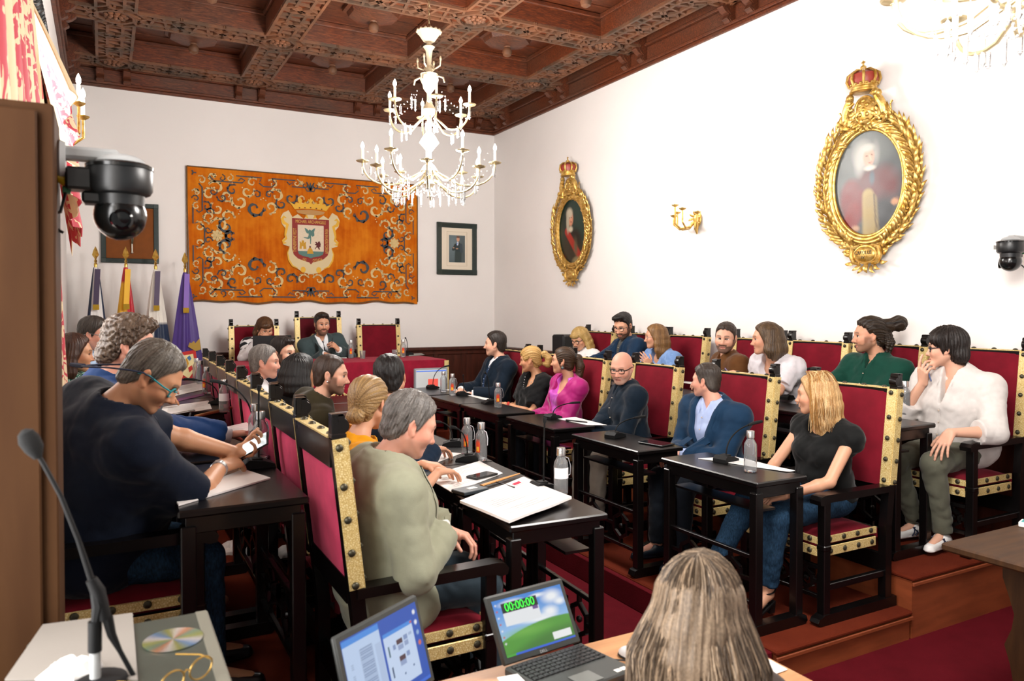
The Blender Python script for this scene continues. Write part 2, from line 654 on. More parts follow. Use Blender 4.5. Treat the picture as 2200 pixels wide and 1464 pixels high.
def build_ceiling():
    c = MB().box((XL + XR) / 2, (YB + YF) / 2, ZP + 0.06, XR - XL + 0.4, YB - YF + 0.4, 0.12)
    for k in range(40):   # board joints
        c.box((XL + XR) / 2, YF + k * 0.34, ZP - 0.004, XR - XL, 0.02, 0.012)
    ceil = struct(c.build('ceiling', M_CEIL, smooth=0))
    bw = 0.36
    for i, x in enumerate(BX):
        m = MB().box(x, (YB + YF) / 2, (ZB + ZP) / 2, bw, YB - YF, ZP - ZB, 0.006)
        for sg in (-1, 1):
            m.box(x + sg * (bw / 2 + 0.012), (YB + YF) / 2, ZP - 0.03, 0.03, YB - YF, 0.05, 0.008)
        b = m.build('beam', M_CEIL, ceil)
        l = MB()
        for k in range(len(BY) - 1):
            lazo(l, x, BY[k] - 0.18, x, BY[k + 1] + 0.18, bw, ZB - 0.012)
        l.build('strapwork', M_LAT, b)
    for k, y in enumerate(BY):
        m = MB().box((XL + XR) / 2, y, (ZB + ZP) / 2 + 0.002, XR - XL, bw, ZP - ZB, 0.006)
        for sg in (-1, 1):
            m.box((XL + XR) / 2, y + sg * (bw / 2 + 0.012), ZP - 0.03, XR - XL, 0.03, 0.05, 0.008)
        b = m.build('crossbeam', M_CEIL, ceil)
        l = MB()
        for i in range(3):
            lazo(l, BX[i] + 0.18, y, BX[i + 1] - 0.18, y, bw, ZB - 0.012)
        lazo(l, XL + 0.1, y, BX[0] - 0.18, y, bw, ZB - 0.012)
        lazo(l, BX[3] + 0.18, y, XR - 0.1, y, bw, ZB - 0.012)
        for x in BX:       # the star round each crossing
            for q in range(8):
                a0, a1 = PI / 4 * q + PI / 8, PI / 4 * (q + 1) + PI / 8
                l.bar((x + .17 * math.cos(a0), y + .17 * math.sin(a0), ZB - .014), (x + .17 * math.cos(a1), y + .17 * math.sin(a1), ZB - .014), .026, .03)
                l.bar((x + .17 * math.cos(a0), y + .17 * math.sin(a0), ZB - .010), (x + .26 * math.cos(a0 + .35), y + .26 * math.sin(a0 + .35), ZB - .010), .024, .024)
        l.build('strapwork', M_LAT, b)
    # carved rosette at each crossing
    rb = MB()
    for ring, (n, rr, sz) in enumerate(((9, .085, .028), (7, .052, .024), (1, 0, .02))):
        for q in range(n):
            a = 2 * PI * q / n + ring * .3
            rb.ball((rr * math.cos(a), rr * math.sin(a), -.012 * ring), (sz, sz, .022), 8, 5)
    r0 = None
    for x in BX:
        for y in BY[:6]:
            if r0 is None:
                r0 = rb.build('rosette', M_LAT, ceil)
                o = r0
            else:
                o = r0.copy()
                COL.objects.link(o)
            o.location = (x, y, ZB - .012)
    # an octagonal boss with a turned drop in each coffer
    bb = MB()
    prof = [(.31, 0.0), (.31, -.05), (.27, -.055), (.25, -.10), (.12, -.135), (.03, -.14)]
    bb.lathe(prof, 8)
    bb.xf(Matrix.Rotation(PI / 8, 4, 'Z'))
    dp = MB().lathe([(.02, -.12), (.045, -.13), (.03, -.15), (.05, -.175), (.055, -.20), (.045, -.235), (.02, -.25), (0, -.255)], 14)
    b0 = None
    for i in range(3):
        for k in range(6):
            if b0 is None:
                b0 = bb.build('boss', M_CEIL, ceil, smooth=20)
                d0 = dp.build('drop', M_LAT, b0)
                o = b0
            else:
                o = b0.copy()
                COL.objects.link(o)
                d = d0.copy()
                COL.objects.link(d)
                d.parent = o
            o.location = ((BX[i] + BX[i + 1]) / 2, (BY[k] + BY[k + 1]) / 2, ZP)
    # cornice round the walls with paired brackets
    for nm, along, L, c0 in (('cornice_back', 'x', XR - XL, 0), ('cornice_right', 'y', YB - YF, 0), ('cornice_left', 'y', YB - YF, 0)):
        m = MB()
        for (dz, h, dep) in ((0.0, .035, .035), (.035, .03, .055), (.065, .15, .022), (.215, .03, .06), (.245, .21, .03)):
            z = ZC + dz + h / 2
            if along == 'x':
                m.box((XL + XR) / 2, YB - dep / 2, z, L, dep, h, 0.006)
            else:
                x = XR - dep / 2 if 'right' in nm else XL + dep / 2
                m.box(x, (YB + YF) / 2, z, dep, L, h, 0.006)
        co = m.build(nm, M_CEIL, ceil)
    br = MB()
    prof = [(0, 0), (.05, -.0), (.09, .03), (.06, .07), (.11, .09), (.15, .13), (.13, .16), (.19, .20), (.21, .25), (0, .25)]
    br.prism(prof, .07, (-.035, 0, 0), (0, -1, 0), (0, 0, 1), (1, 0, 0))
    br.prism([(p[0] * .7, p[1]) for p in prof], .085, (-.0425, 0, 0), (0, -1, 0), (0, 0, 1), (1, 0, 0))
    p0 = br.build('bracket', M_CEIL, ceil)
    first = True
    for x in BX:
        for sg in (-.14, .14):
            o = p0 if first else p0.copy()
            if not first:
                COL.objects.link(o)
            first = False
            o.location = (x + sg, YB - .02, ZC + .05)
    for y in BY[:6]:
        for sg in (-.14, .14):
            for side in (0, 1):
                o = p0.copy()
                COL.objects.link(o)
                o.location = (XR - .02 if side else XL + .02, y + sg, ZC + .05)
                o.rotation_euler = (0, 0, -PI / 2 if side else PI / 2)


# ---------------------------------------------------------------- seats
def chair_parts(root, wide=0.27, top=1.20, velvet=None, detail=True):
    """tall square-backed armchair facing +Y, root at the floor under the seat"""
    vel = velvet or M_RED
    W = wide

    def yb(z):
        return -0.245 if z < 0.45 else -0.245 - 0.085 * (z - 0.45) / 0.75
    for sx in (-1, 1):
        m = MB()
        zs = [0.03, 0.45, 0.7, 0.95, top]
        for a, b in zip(zs[:-1], zs[1:]):
            m.bar((sx * W, yb(a), a - 0.005), (sx * W, yb(b), b), 0.046, 0.05, up=(0, 1, 0))
        m.build('back_leg', M_EBON, root)
        m = MB().box(sx * W, 0.25, 0.345, 0.048, 0.048, 0.62, 0.004)
        m.box(sx * W, 0.25, 0.40, 0.056, 0.056, 0.03, 0.006)
        m.build('front_leg', M_EBON, root)
        # sledge foot with a scrolled toe
        pr = [(-.31, 0), (.305, 0), (.322, .02), (.31, .04), (.29, .045), (.27, .055), (-.31, .055)]
        MB().prism(pr, .056, (sx * W - .028, 0, 0), (0, 1, 0), (0, 0, 1), (1, 0, 0)).build('foot_rail', M_EBON, root)
        # arm
        pr = [(-.27, .640), (.255, .640), (.29, .628), (.315, .632), (.32, .655), (.305, .675), (.27, .682), (-.27, .675)]
        MB().prism(pr, .068, (sx * W - .034, 0, 0), (0, 1, 0), (0, 0, 1), (1, 0, 0)).build('armrest', M_EBON, root)
        # finial
        y = yb(top)
        m = MB().box(sx * W, y, top + .008, .05, .052, .018, .003)
        m.lathe([(.0, -.021), (.027, -.021), (.030, 0), (.027, .021), (0, .021)], 14, (sx * W, y + .010, top + .042), Matrix.Rotation(PI / 2, 3, 'Y'))
        m.box(sx * W, y - .012, top + .045, .044, .026, .07, .004)
        m.lathe([(0, -.023), (.013, -.023), (.013, .023), (0, .023)], 10, (sx * W, y + .008, top + .072), Matrix.Rotation(PI / 2, 3, 'Y'))
        m.box(sx * W, y - .004, top + .08, .046, .042, .010, .002)
        m.build('finial', M_EBON, root)
        # gold braid on the front and the outer face of the post
        m = MB()
        zz = [.675 + (top - .675) * i / 6 for i in range(7)]
        for a, b in zip(zz[:-1], zz[1:]):
            m.bar((sx * (W - .004), yb(a) + .028, a), (sx * (W - .004), yb(b) + .028, b), .058, .006, up=(0, 1, 0))
            m.bar((sx * (W + .026), yb(a) + .0, a), (sx * (W + .026), yb(b) + .0, b), .006, .052, up=(0, 1, 0))
        tr = m.build('side_braid', M_GOLD, root)
        st = MB().ball((0, 0, 0), (.0135, .009, .0135), 10, 6).ball((0, .006, 0), (.007, .006, .007), 8, 4)
        st2 = MB().ball((0, 0, 0), (.009, .0135, .0135), 10, 6)
        zs = [.70, .815, .93, 1.045, top - .02]
        if detail:
            first = None
            for z in zs:
                o = st.build('stud', M_BRONZE, tr) if first is None else first.copy()
                if first is not None:
                    COL.objects.link(o)
                first = first or o
                o.location = (sx * (W - .006), yb(z) + .036, z)
            first = None
            for z in zs:
                o = st2.build('stud', M_BRONZE, tr) if first is None else first.copy()
                if first is not None:
                    COL.objects.link(o)
                first = first or o
                o.location = (sx * (W + .033), yb(z) - .004, z - .01)
        else:
            m = MB()
            for z in zs:
                m.ball((sx * (W - .006), yb(z) + .034, z), (.0135, .009, .0135), 8, 5)
                m.ball((sx * (W + .031), yb(z) - .004, z - .01), (.009, .0135, .0135), 8, 5)
            m.build('stud', M_BRONZE, tr)
    # upholstered panel, front and back
    iw = W - .022

    def front(u, v):
        z = .665 + (top - .01 - .665) * v
        b = .022 * (1 - (2 * u - 1) ** 4) * (1 - (2 * v - 1) ** 6)
        return ((2 * u - 1) * iw, yb(z) + .006 + b, z)
    MB().sheet(front, 12, 10, .012).build('back_panel', vel, root)

    def back(u, v):
        z = .70 + (top - .10 - .70) * v
        b = .012 * (1 - (2 * u - 1) ** 4) * (1 - (2 * v - 1) ** 6)
        return (-(2 * u - 1) * (iw - .02), yb(z) - .012 - b, z)
    MB().sheet(back, 10, 8, .006).build('back_lining', M_LITRED, root)
    m = MB().bar((-iw, yb(top - .05) - .016, top - .055), (iw, yb(top - .05) - .016, top - .055), .02, .10)
    m.bar((-iw, yb(top - .05) - .006, top - .012), (iw, yb(top - .05) - .006, top - .012), .044, .022)
    m.build('top_rail', M_EBON, root)
    MB().bar((-iw, yb(.66) - .008, .655), (iw, yb(.66) - .008, .655), .034, .085).build('bottom_rail', M_EBON, root)
    tr = MB().bar((-iw, yb(top) - .004, top + .002), (iw, yb(top) - .004, top + .002), .05, .006).build('top_braid', M_GOLD, root)
    def studs(parent, spots):
        if detail:
            first = {}
            for (p, r) in spots:
                o = first[r].copy() if r in first else MB().ball((0, 0, 0), r, 10, 6).build('stud', M_BRONZE, parent)
                if r in first:
                    COL.objects.link(o)
                first.setdefault(r, o)
                o.location = p
        else:
            m = MB()
            for (p, r) in spots:
                m.ball(p, r, 8, 5)
            m.build('stud', M_BRONZE, parent)
    studs(tr, [(((k - 1.5) * W * .48, yb(top) - .004, top + .006), (.015, .015, .010)) for k in range(4)])
    # seat
    def seat(u, v):
        b = .035 * (1 - (2 * u - 1) ** 4) * (1 - (2 * v - 1) ** 4)
        return ((2 * u - 1) * (W - .015), -.20 + .47 * v, .435 + b)
    MB().sheet(seat, 12, 12, .05).build('seat', vel if velvet is None else M_RED, root)
    m = MB().box(0, .03, .375, 2 * W - .04, .44, .05)
    m.build('seat_frame', M_EBON, root)
    m = MB()
    m.box(0, .272, .375, 2 * W - .05, .008, .05, .002)
    m.bar((-W + .02, .268, .432), (W - .02, .268, .432), .012, .034)
    for sx in (-1, 1):
        m.box(sx * (W - .002), .035, .375, .008, .40, .05, .002)
        m.bar((sx * (W - .012), -.18, .432), (sx * (W - .012), .24, .432), .012, .034)
    tr = m.build('seat_braid', M_GOLD, root)
    sp = []
    for k in range(4):
        sp += [(((k - 1.5) * W * .5, .279, .375), (.0145, .008, .0145)), (((k - 1.5) * W * .5, .278, .436), (.0145, .008, .0145))]
        for sx in (-1, 1):
            sp += [((sx * (W + .003), -.13 + .11 * k, .375), (.008, .0145, .0145)), ((sx * (W - .003), -.13 + .11 * k, .436), (.008, .0145, .0145))]
    studs(tr, sp)
    # stretchers; the front one is pierced and carved
    for sx in (-1, 1):
        MB().box(sx * W, 0, .19, .03, .46, .035, .003).build('side_stretcher', M_EBON, root)
    pierced(MB(), -W + .03, W - .03, .25, .12, .30).build('front_stretcher', M_EBON, root)
    MB().box(0, -.245, .24, 2 * W - .05, .025, .10, .003).build('back_stretcher', M_EBON, root)


def pierced(m, x0, x1, y, z0, z1):
    """a carved openwork strip: two rails, rings and little crossbars between them"""
    for z in (z0 + .012, z1 - .012):
        m.box((x0 + x1) / 2, y, z, x1 - x0, .022, .022, .003)
    n = max(2, int(round((x1 - x0) / (z1 - z0) * .95)))
    c = (x1 - x0) / n
    zc = (z0 + z1) / 2
    R = min(c, z1 - z0) * .30
    for i in range(n):
        cx = x0 + c * (i + .5)
        pts = [(cx + R * math.cos(a), y, zc + R * math.sin(a)) for a in [2 * PI * k / 6 + PI / 6 for k in range(7)]]
        for p, q in zip(pts[:-1], pts[1:]):
            m.bar(p, q, .018, .020)
        for sg in (-1, 1):
            m.bar((cx, y, zc + sg * R), (cx, y, zc + sg * ((z1 - z0) / 2)), .018, .018)
            m.bar((cx + sg * R, y, zc), (cx + sg * c / 2, y, zc), .018, .018)
            m.bar((cx + sg * c / 2, y, zc + R * .9), (cx + sg * c / 2, y, zc - R * .9), .016, .016)
        m.ball((cx, y, zc), (.016, .014, .016), 8, 5)
    return m


def desk_parts(root, w=0.72, d=0.42, h=0.78, lattice=True, shelf=True):
    m = MB().box(0, 0, h - .014, w, d, .028, .006)
    m.build('desk_top', M_EBON, root)
    m = MB().box(0, 0, h - .058, w - .05, d - .05, .062, .003)
    m.build('apron', M_EBON, root)
    for sx in (-1, 1):
        for sy in (-1, 1):
            m = MB().box(sx * (w / 2 - .04), sy * (d / 2 - .035), (h - .06) / 2 + .025, .05, .05, h - .11, .004)
            m.build('leg', M_EBON, root)
        pr = [(-d / 2, 0), (d / 2, 0), (d / 2 + .02, .018), (d / 2 + .01, .045), (d / 2 - .02, .055), (-d / 2 + .02, .055), (-d / 2 - .01, .045), (-d / 2 - .02, .018)]
        MB().prism(pr, .06, (sx * (w / 2 - .04) - .03, 0, 0), (0, 1, 0), (0, 0, 1), (1, 0, 0)).build('foot_rail', M_EBON, root)
    if lattice:
        pierced(MB(), -w / 2 + .06, w / 2 - .06, d / 2 - .035, .14, .40).build('carved_panel', M_EBON, root)
    else:
        MB().box(0, d / 2 - .035, .17, w - .1, .03, .05, .003).build('stretcher', M_EBON, root)
    if shelf:
        MB().box(0, d / 2 - .12, h - .16, w - .1, .12, .012).build('shelf', M_EBON, root)
# ---------------------------------------------------------------- things on the walls
M_GILT = mat('gilded carving', '#b98a32', 0.36, 0.65, var=0.25, vscale=30, col2='#e6c376', bump=0.3, bscale=90)
M_PAINT = mat_attr('oil paint', 0.35, 0.15, 120)
M_CLOTHCOL = mat_attr('dyed cloth', 0.8, 0.1, 300, sheen=0.2)
M_BRASS = mat('polished brass', '#d9b45c', 0.22, 0.9)
M_BLKPL = mat('black plastic', '#141617', 0.38, var=0.2, vscale=30)
M_GREYPL = mat('grey plastic', '#a9abab', 0.45)
M_WHITE = mat('white card', '#f3efe8', 0.7)


def wall_thing(name, label, cat, o, x, y, group=None, tilt=0.0):
    t = thing(name, label, cat, (0, 0, 0), 0, group)
    M = axes(o, x, y)
    if tilt:
        M = M @ Matrix.Rotation(tilt, 4, 'X')
    t.matrix_world = M
    return t


def ribbon(mb, pts, ws, z):
    """a flat strip of changing width along 2-D points"""
    n = len(pts)
    vs = []
    for i, p in enumerate(pts):
        a, b = pts[max(i - 1, 0)], pts[min(i + 1, n - 1)]
        d = math.hypot(b[0] - a[0], b[1] - a[1]) or 1
        nx, ny = -(b[1] - a[1]) / d, (b[0] - a[0]) / d
        w = ws[i] if hasattr(ws, '__len__') else ws
        vs += [(p[0] + nx * w, p[1] + ny * w, z), (p[0] - nx * w, p[1] - ny * w, z)]
    mb._add(vs, [(2 * i, 2 * i + 1, 2 * i + 3, 2 * i + 2) for i in range(n - 1)])


def scroll(mb, cx, cy, R, rot, flip, z, turns=0.95, leafy=True):
    """an acanthus comma: a tapering spiral with lobed edge"""
    pts, ws = [], []
    N = 26
    for i in range(N + 1):
        t = i / N
        a = rot + flip * turns * 2 * PI * t
        r = R * (1 - .72 * t)
        pts.append((cx + r * math.cos(a), cy + r * math.sin(a)))
        w = R * .17 * (math.sin(PI * min(1, .04 + t * .98)) ** .6)
        if leafy:
            w *= .72 + .42 * abs(math.sin(t * PI * 5))
        ws.append(w)
    ribbon(mb, pts, ws, z)
    e = pts[-1]
    poly(mb, [(e[0] + R * .14 * math.cos(a), e[1] + R * .14 * math.sin(a)) for a in [2 * PI * k / 8 for k in range(8)]], z)
    if leafy:
        for q in (.08, .2, .34):
            a = rot + flip * turns * 2 * PI * q
            r = R * (1 - .72 * q)
            p = (cx + r * math.cos(a), cy + r * math.sin(a))
            a2 = a - flip * .8
            ribbon(mb, [p, (p[0] + .3 * R * math.cos(a2), p[1] + .3 * R * math.sin(a2)), (p[0] + .5 * R * math.cos(a2 - flip * .6), p[1] + .5 * R * math.sin(a2 - flip * .6))],
                   [R * .10, R * .09, R * .01], z)


def poly(mb, pts, z):
    n = len(pts)
    c = (sum(p[0] for p in pts) / n, sum(p[1] for p in pts) / n)
    mb._add([(c[0], c[1], z)] + [(p[0], p[1], z) for p in pts], [(0, 1 + i, 1 + (i + 1) % n) for i in range(n)])


def blob(mb, cx, cy, rx, ry, z, n=14, rot=0):
    poly(mb, [(cx + rx * math.cos(a) * math.cos(rot) - ry * math.sin(a) * math.sin(rot), cy + rx * math.cos(a) * math.sin(rot) + ry * math.sin(a) * math.cos(rot)) for a in [2 * PI * k / n for k in range(n)]], z)


def earpoly(mb, pts, z):
    """a concave outline, triangulated"""
    from mathutils.geometry import tessellate_polygon
    tri = tessellate_polygon([[Vector((p[0], p[1], 0)) for p in pts]])
    mb._add([(p[0], p[1], z) for p in pts], [tuple(t) for t in tri])


def flower(mb, cx, cy, R, z, n=8):
    for k in range(n):
        a = 2 * PI * k / n
        blob(mb, cx + R * .62 * math.cos(a), cy + R * .62 * math.sin(a), R * .38, R * .26, z, 10, a)
    blob(mb, cx, cy, R * .3, R * .3, z + .001)


def tapestry():
    W, Hh = 3.03, 1.685
    hw, hh = W / 2, Hh / 2
    t = wall_thing('tapestry', 'large orange tapestry with scrolling border and crowned coat of arms on the white back wall', 'tapestry', (2.435, YB - .02, 2.735), (1, 0, 0), (0, 0, 1))

    def surf(u, v):
        x, y = (2 * u - 1) * hw, (2 * v - 1) * hh
        y += (.012 * math.sin(u * 17) + .01 * math.sin(u * 41)) * (1 - v) ** 3
        x += .03 * (1 - v) * (1 - u) * (1 if u < .5 else 0)
        return (x, y, .012 + .006 * math.sin(u * 23 + v * 2) * (1 - v) + .004 * math.sin(u * 9))
    tm = NT('worn orange velvet')
    f = tm.noise(tm.coord('Object', (1, 1, 1)), 2.2, 5, .6)
    g = tm.noise(tm.coord('Object', (8, .6, 1)), 3, 3)
    a = tm.n('ShaderNodeMath', operation='MULTIPLY_ADD')
    tm.l(g, a.inputs[0])
    a.inputs[1].default_value = .35
    tm.l(f, a.inputs[2])
    tm.l(tm.ramp(a.outputs[0], [(.45, '#a8480c'), (.62, '#c4620f'), (.85, '#d8801c')]), tm.b.inputs['Base Color'])
    tm.b.inputs['Roughness'].default_value = .85
    tm.b.inputs['Specular IOR Level'].default_value = .1
    tm.bump(tm.noise(tm.coord('Object'), 180, 2), .2, .003)
    MB().sheet(surf, 60, 30, .006).build('cloth', tm.m, t)
    e = MB()
    for s in (-1, 1):
        e.tube([(s * (hw - .0), -hh + .02, .016), (s * hw, hh, .016)], .008, 6)
    e.tube([(-hw, hh, .016), (hw, hh, .016)], .008, 6)
    e.tube([(-hw + .03 + 2 * hw * .97 * k / 40, -hh + .01 + .012 * math.sin(k / 40 * 17) + .01 * math.sin(k / 40 * 41), .02) for k in range(41)], .01, 6)
    e.build('edge_cord', mat('brown cord', '#6b4a22', .8), t)
    cream, slate = MB(), MB()
    z1, z2 = .026, .0262
    # quadrant drawn once, mirrored four ways; coordinates are fractions of the cloth measured from a corner
    CR = [(.112, .145, .036, .3, 1), (.085, .195, .032, 2.2, -1), (.155, .20, .030, 4.0, 1), (.205, .235, .042, .5, -1), (.235, .155, .034, 2.6, 1), (.355, .175, .040, .2, 1), (.33, .265, .034, 5.0, -1),
          (.465, .185, .030, 3.4, 1), (.115, .30, .034, 1.0, -1), (.085, .365, .032, 4.6, 1), (.155, .355, .034, 3.4, -1), (.125, .425, .042, .2, 1), (.055, .095, .022, .8, 1), (.10, .065, .026, 4.1, 1),
          (.165, .065, .020, 1.6, 1), (.255, .085, .026, 2.6, -1), (.34, .085, .026, .5, 1), (.44, .065, .020, 1.6, 1), (.035, .19, .020, .2, 1), (.035, .29, .020, 2.0, -1), (.045, .44, .026, 1.0, 1)]
    SL = [(.10, .175, .020, 2.4, 1), (.135, .215, .024, .3, -1), (.175, .155, .030, 2.2, -1), (.265, .28, .046, 3.0, 1), (.275, .175, .022, .6, 1), (.325, .17, .022, 2.7, -1), (.375, .235, .030, 1.0, -1),
          (.415, .185, .034, 2.5, 1), (.075, .29, .026, .9, 1), (.085, .325, .022, 3.7, -1), (.15, .43, .040, 1.6, -1), (.165, .485, .030, 3.9, 1), (.135, .07, .018, 1.5, 1), (.475, .075, .018, 2.0, 1), (.033, .235, .018, 0, 1), (.08, .46, .020, 3, 1)]

    def place(fx, fy, R, rot, fl, mb, z):
        for sx in (-1, 1):
            for sy in (-1, 1):
                x, y = sx * (-hw + fx * W), sy * (hh - fy * Hh)
                a, f2 = rot, fl
                if sx > 0:
                    pass
                if sx < 0:
                    a, f2 = PI - a, -f2
                if sy < 0:
                    a, f2 = -a, -f2
                scroll(mb, -x, y, R * W * .8, a, f2, z)
    for c in CR:
        place(*c, cream, z1)
    for c in SL:
        place(*c, slate, z2)
    for sx in (-1, 1):
        for sy in (-1, 1):
            def q(pts):
                return [(sx * (-hw + p[0] * W), sy * (hh - p[1] * Hh)) for p in pts]
            for pts in ([(.085, .06), (.105, .095), (.215, .095), (.225, .075), (.21, .06), (.20, .08)], [(.19, .045), (.295, .045), (.285, .075)], [(.283, .085), (.30, .11), (.335, .11), (.35, .085)],
                        [(.345, .075), (.335, .045), (.435, .045)], [(.40, .06), (.41, .08), (.425, .06), (.42, .095), (.478, .095), (.485, .12), (.50, .12)],
                        [(.045, .12), (.058, .15), (.058, .32), (.045, .335), (.035, .32)], [(.022, .30), (.022, .42), (.04, .41)], [(.05, .42), (.066, .445), (.066, .5)]):
                ribbon(slate, q(pts), .0075, z1)
            for (fx, fy) in ((.30, .20), (.31, .215), (.29, .21), (.49, .20), (.49, .225), (.488, .245), (.205, .31), (.20, .33), (.175, .10), (.06, .37), (.07, .39), (.215, .13), (.36, .13)):
                p = q([(fx, fy)])[0]
                blob(cream, p[0], p[1], .009, .009, z1, 8)
            p = q([(.025, .045)])[0]
            flower(slate, p[0], p[1], .035, z1, 3)
            p = q([(.105, .055)])[0]
            flower(cream, p[0], p[1], .03, z1, 6)
            p = q([(.46, .06)])[0]
            flower(cream, p[0], p[1], .032, z1, 6)
            p = q([(.036, .175)])[0]
            flower(cream, p[0], p[1], .03, z1, 6)
    for sy in (-1, 1):
        for a in (-.5, 0, .5):
            ribbon(slate, [(0, sy * (hh - .115 * Hh)), (.05 * a, sy * (hh - .085 * Hh)), (.09 * a, sy * (hh - .05 * Hh))], [.012, .016, .002], z1)
    for sx in (-1, 1):
        flower(cream, sx * (hw - .115 * W), 0, .075, z1 + .0006, 8)
    cream.build('cream_scrollwork', mat('cream applique', '#d6bb82', .75, var=.12, vscale=30), t, smooth=0, fix=False)
    slate.build('slate_scrollwork', mat('slate applique', '#41464a', .75, var=.15, vscale=30), t, smooth=0, fix=False)
    # coat of arms
    S = .00079

    def P(pts, sym=False):
        r = [((a - 515) * S, -(b - 760) * S) for a, b in pts]
        if sym:
            r = r + [(-x, y) for x, y in reversed(r)]
        return r
    zc = .028
    m = MB()
    earpoly(m, P([(515, 345), (455, 345), (400, 420), (300, 345), (215, 400), (150, 290), (60, 340), (20, 420), (40, 520), (105, 600), (110, 720), (45, 790), (60, 860), (150, 890), (165, 880),
                  (125, 1000), (150, 1130), (215, 1220), (300, 1260), (370, 1310), (440, 1330), (515, 1345)], True), zc)
    m.build('cartouche', mat('pale applique', '#d8c498', .75), t, smooth=0, fix=False)
    m = MB()
    for sx in (-1, 1):
        def Q(pts):
            return [(sx * x, y) for x, y in P(pts)]
        ribbon(m, Q([(110, 420), (75, 400), (45, 440), (70, 500), (130, 530), (110, 620), (95, 700), (110, 760), (60, 800), (70, 840), (110, 830)]), [.006, .016, .02, .022, .02, .016, .012, .014, .018, .014, .005], zc + .0006)
        ribbon(m, Q([(165, 900), (130, 1000), (150, 1110), (210, 1210), (300, 1250)]), [.003, .008, .010, .010, .004], zc + .0006)
        blob(m, sx * 130 * S, -(1270 - 760) * S, .034, .04, zc + .0006)
        ribbon(m, Q([(450, 350), (440, 380), (470, 400)]), [.01, .016, .006], zc + .0008)
    m.build('gold_scrolls', mat('gold applique', '#d9a626', .6, .2), t, smooth=0, fix=False)
    m = MB()
    earpoly(m, P([(515, 415), (205, 415), (205, 930), (230, 1020), (300, 1085), (420, 1130), (485, 1145), (515, 1180)], True), zc + .001)
    m.build('shield_border', mat('madder applique', '#8e2a24', .75), t, smooth=0, fix=False)
    m = MB()
    earpoly(m, P([(515, 520), (298, 520), (298, 940), (315, 1010), (380, 1040), (470, 1058), (515, 1075)], True), zc + .0018)
    m.build('shield_field', mat('ivory applique', '#dfcdb2', .75, var=.05, vscale=60), t, smooth=0, fix=False)
    m = MB()
    earpoly(m, P([(515, 958), (298, 958), (315, 1010), (380, 1040), (470, 1058), (515, 1075)], True), zc + .0024)
    # the winged figure
    earpoly(m, P([(490, 590), (515, 600), (520, 620), (570, 630), (575, 690), (545, 715), (520, 690), (522, 760), (515, 840), (502, 830), (500, 740), (470, 755), (395, 735), (400, 725), (465, 725), (480, 680), (465, 640)]), zc + .0026)
    for sg in (-1, 1):
        ribbon(m, P([(500 + sg * 25, 650), (500 + sg * 55, 610), (500 + sg * 85, 570)]), [.02, .018, .003], zc + .0025)
    m.build('sea_and_angel', mat('sea green applique', '#577c74', .75), t, smooth=0, fix=False)
    m = MB()
    earpoly(m, P([(325, 920), (330, 840), (325, 800), (345, 800), (355, 825), (365, 780), (400, 780), (405, 825), (420, 805), (438, 805), (430, 840), (440, 920), (390, 922), (388, 880), (365, 880), (362, 922)]), zc + .0026)
    earpoly(m, P([(450, 1000), (460, 940), (490, 895), (510, 890), (540, 930), (560, 1000)]), zc + .0028)
    m.build('castle_and_rock', mat('ochre applique', '#c79420', .7), t, smooth=0, fix=False)
    m = MB()
    earpoly(m, P([(585, 800), (610, 795), (625, 815), (640, 790), (665, 785), (680, 830), (675, 880), (655, 880), (668, 925), (650, 928), (630, 890), (605, 890), (590, 925), (580, 915), (600, 880), (615, 860), (590, 850), (580, 835), (605, 830)]), zc + .0026)
    earpoly(m, P([(485, 895), (495, 860), (505, 880), (512, 865), (518, 895)]), zc + .003)
    m.build('lion', mat('oxblood applique', '#5c1a1e', .75), t, smooth=0, fix=False)
    m = MB()
    earpoly(m, P([(515, 50), (500, 90), (470, 85), (480, 120), (500, 135), (470, 165), (440, 150), (425, 120), (400, 160), (360, 165), (380, 110), (335, 55), (300, 110), (320, 160), (270, 150), (250, 190), (220, 175), (140, 128),
                  (205, 200), (250, 265), (380, 250), (515, 245)], True), zc)
    m.build('crown', mat('gold applique', '#d9a626', .6, .2), t, smooth=0, fix=False)
    m = MB()
    earpoly(m, P([(515, 262), (400, 268), (275, 285), (300, 325), (400, 345), (515, 350)], True), zc - .0005)
    m.build('crown_lining', mat('tan applique', '#b98b52', .75), t, smooth=0, fix=False)
    jw = MB()
    for k, x in enumerate((-185, -95, 0, 95, 185)):
        blob(jw, x * S, -(225 + abs(x) * .08 - 760) * S, .014, .010, zc + .001, 4)
    jw.build('jewels', mat('oxblood applique', '#5c1a1e', .75), t, smooth=0, fix=False)
    tx = MB()
    zt = zc + .0022

    def put(s, x, y, ang, size, sx=1.0):
        add_text(tx, s, size, Matrix.Translation((x, y, zt)) @ Matrix.Rotation(ang, 4, 'Z'), .0003, sx)
    put('MICHAEL ARCHANGELE', 0, .231, 0, .060, .62)
    put('VENI IN ADIUTORIUM', .208, -.015, -PI / 2, .060, .56)
    put('POPULO', .085, -.268, PI + .18, .055, .60)
    put('DEI', -.085, -.268, PI - .18, .055, .60)
    put('THENERIFENE FECIT', -.208, -.015, PI / 2, .060, .58)
    tx.build('lettering', mat('gold thread', '#d9ae45', .6), t, smooth=0, fix=False)


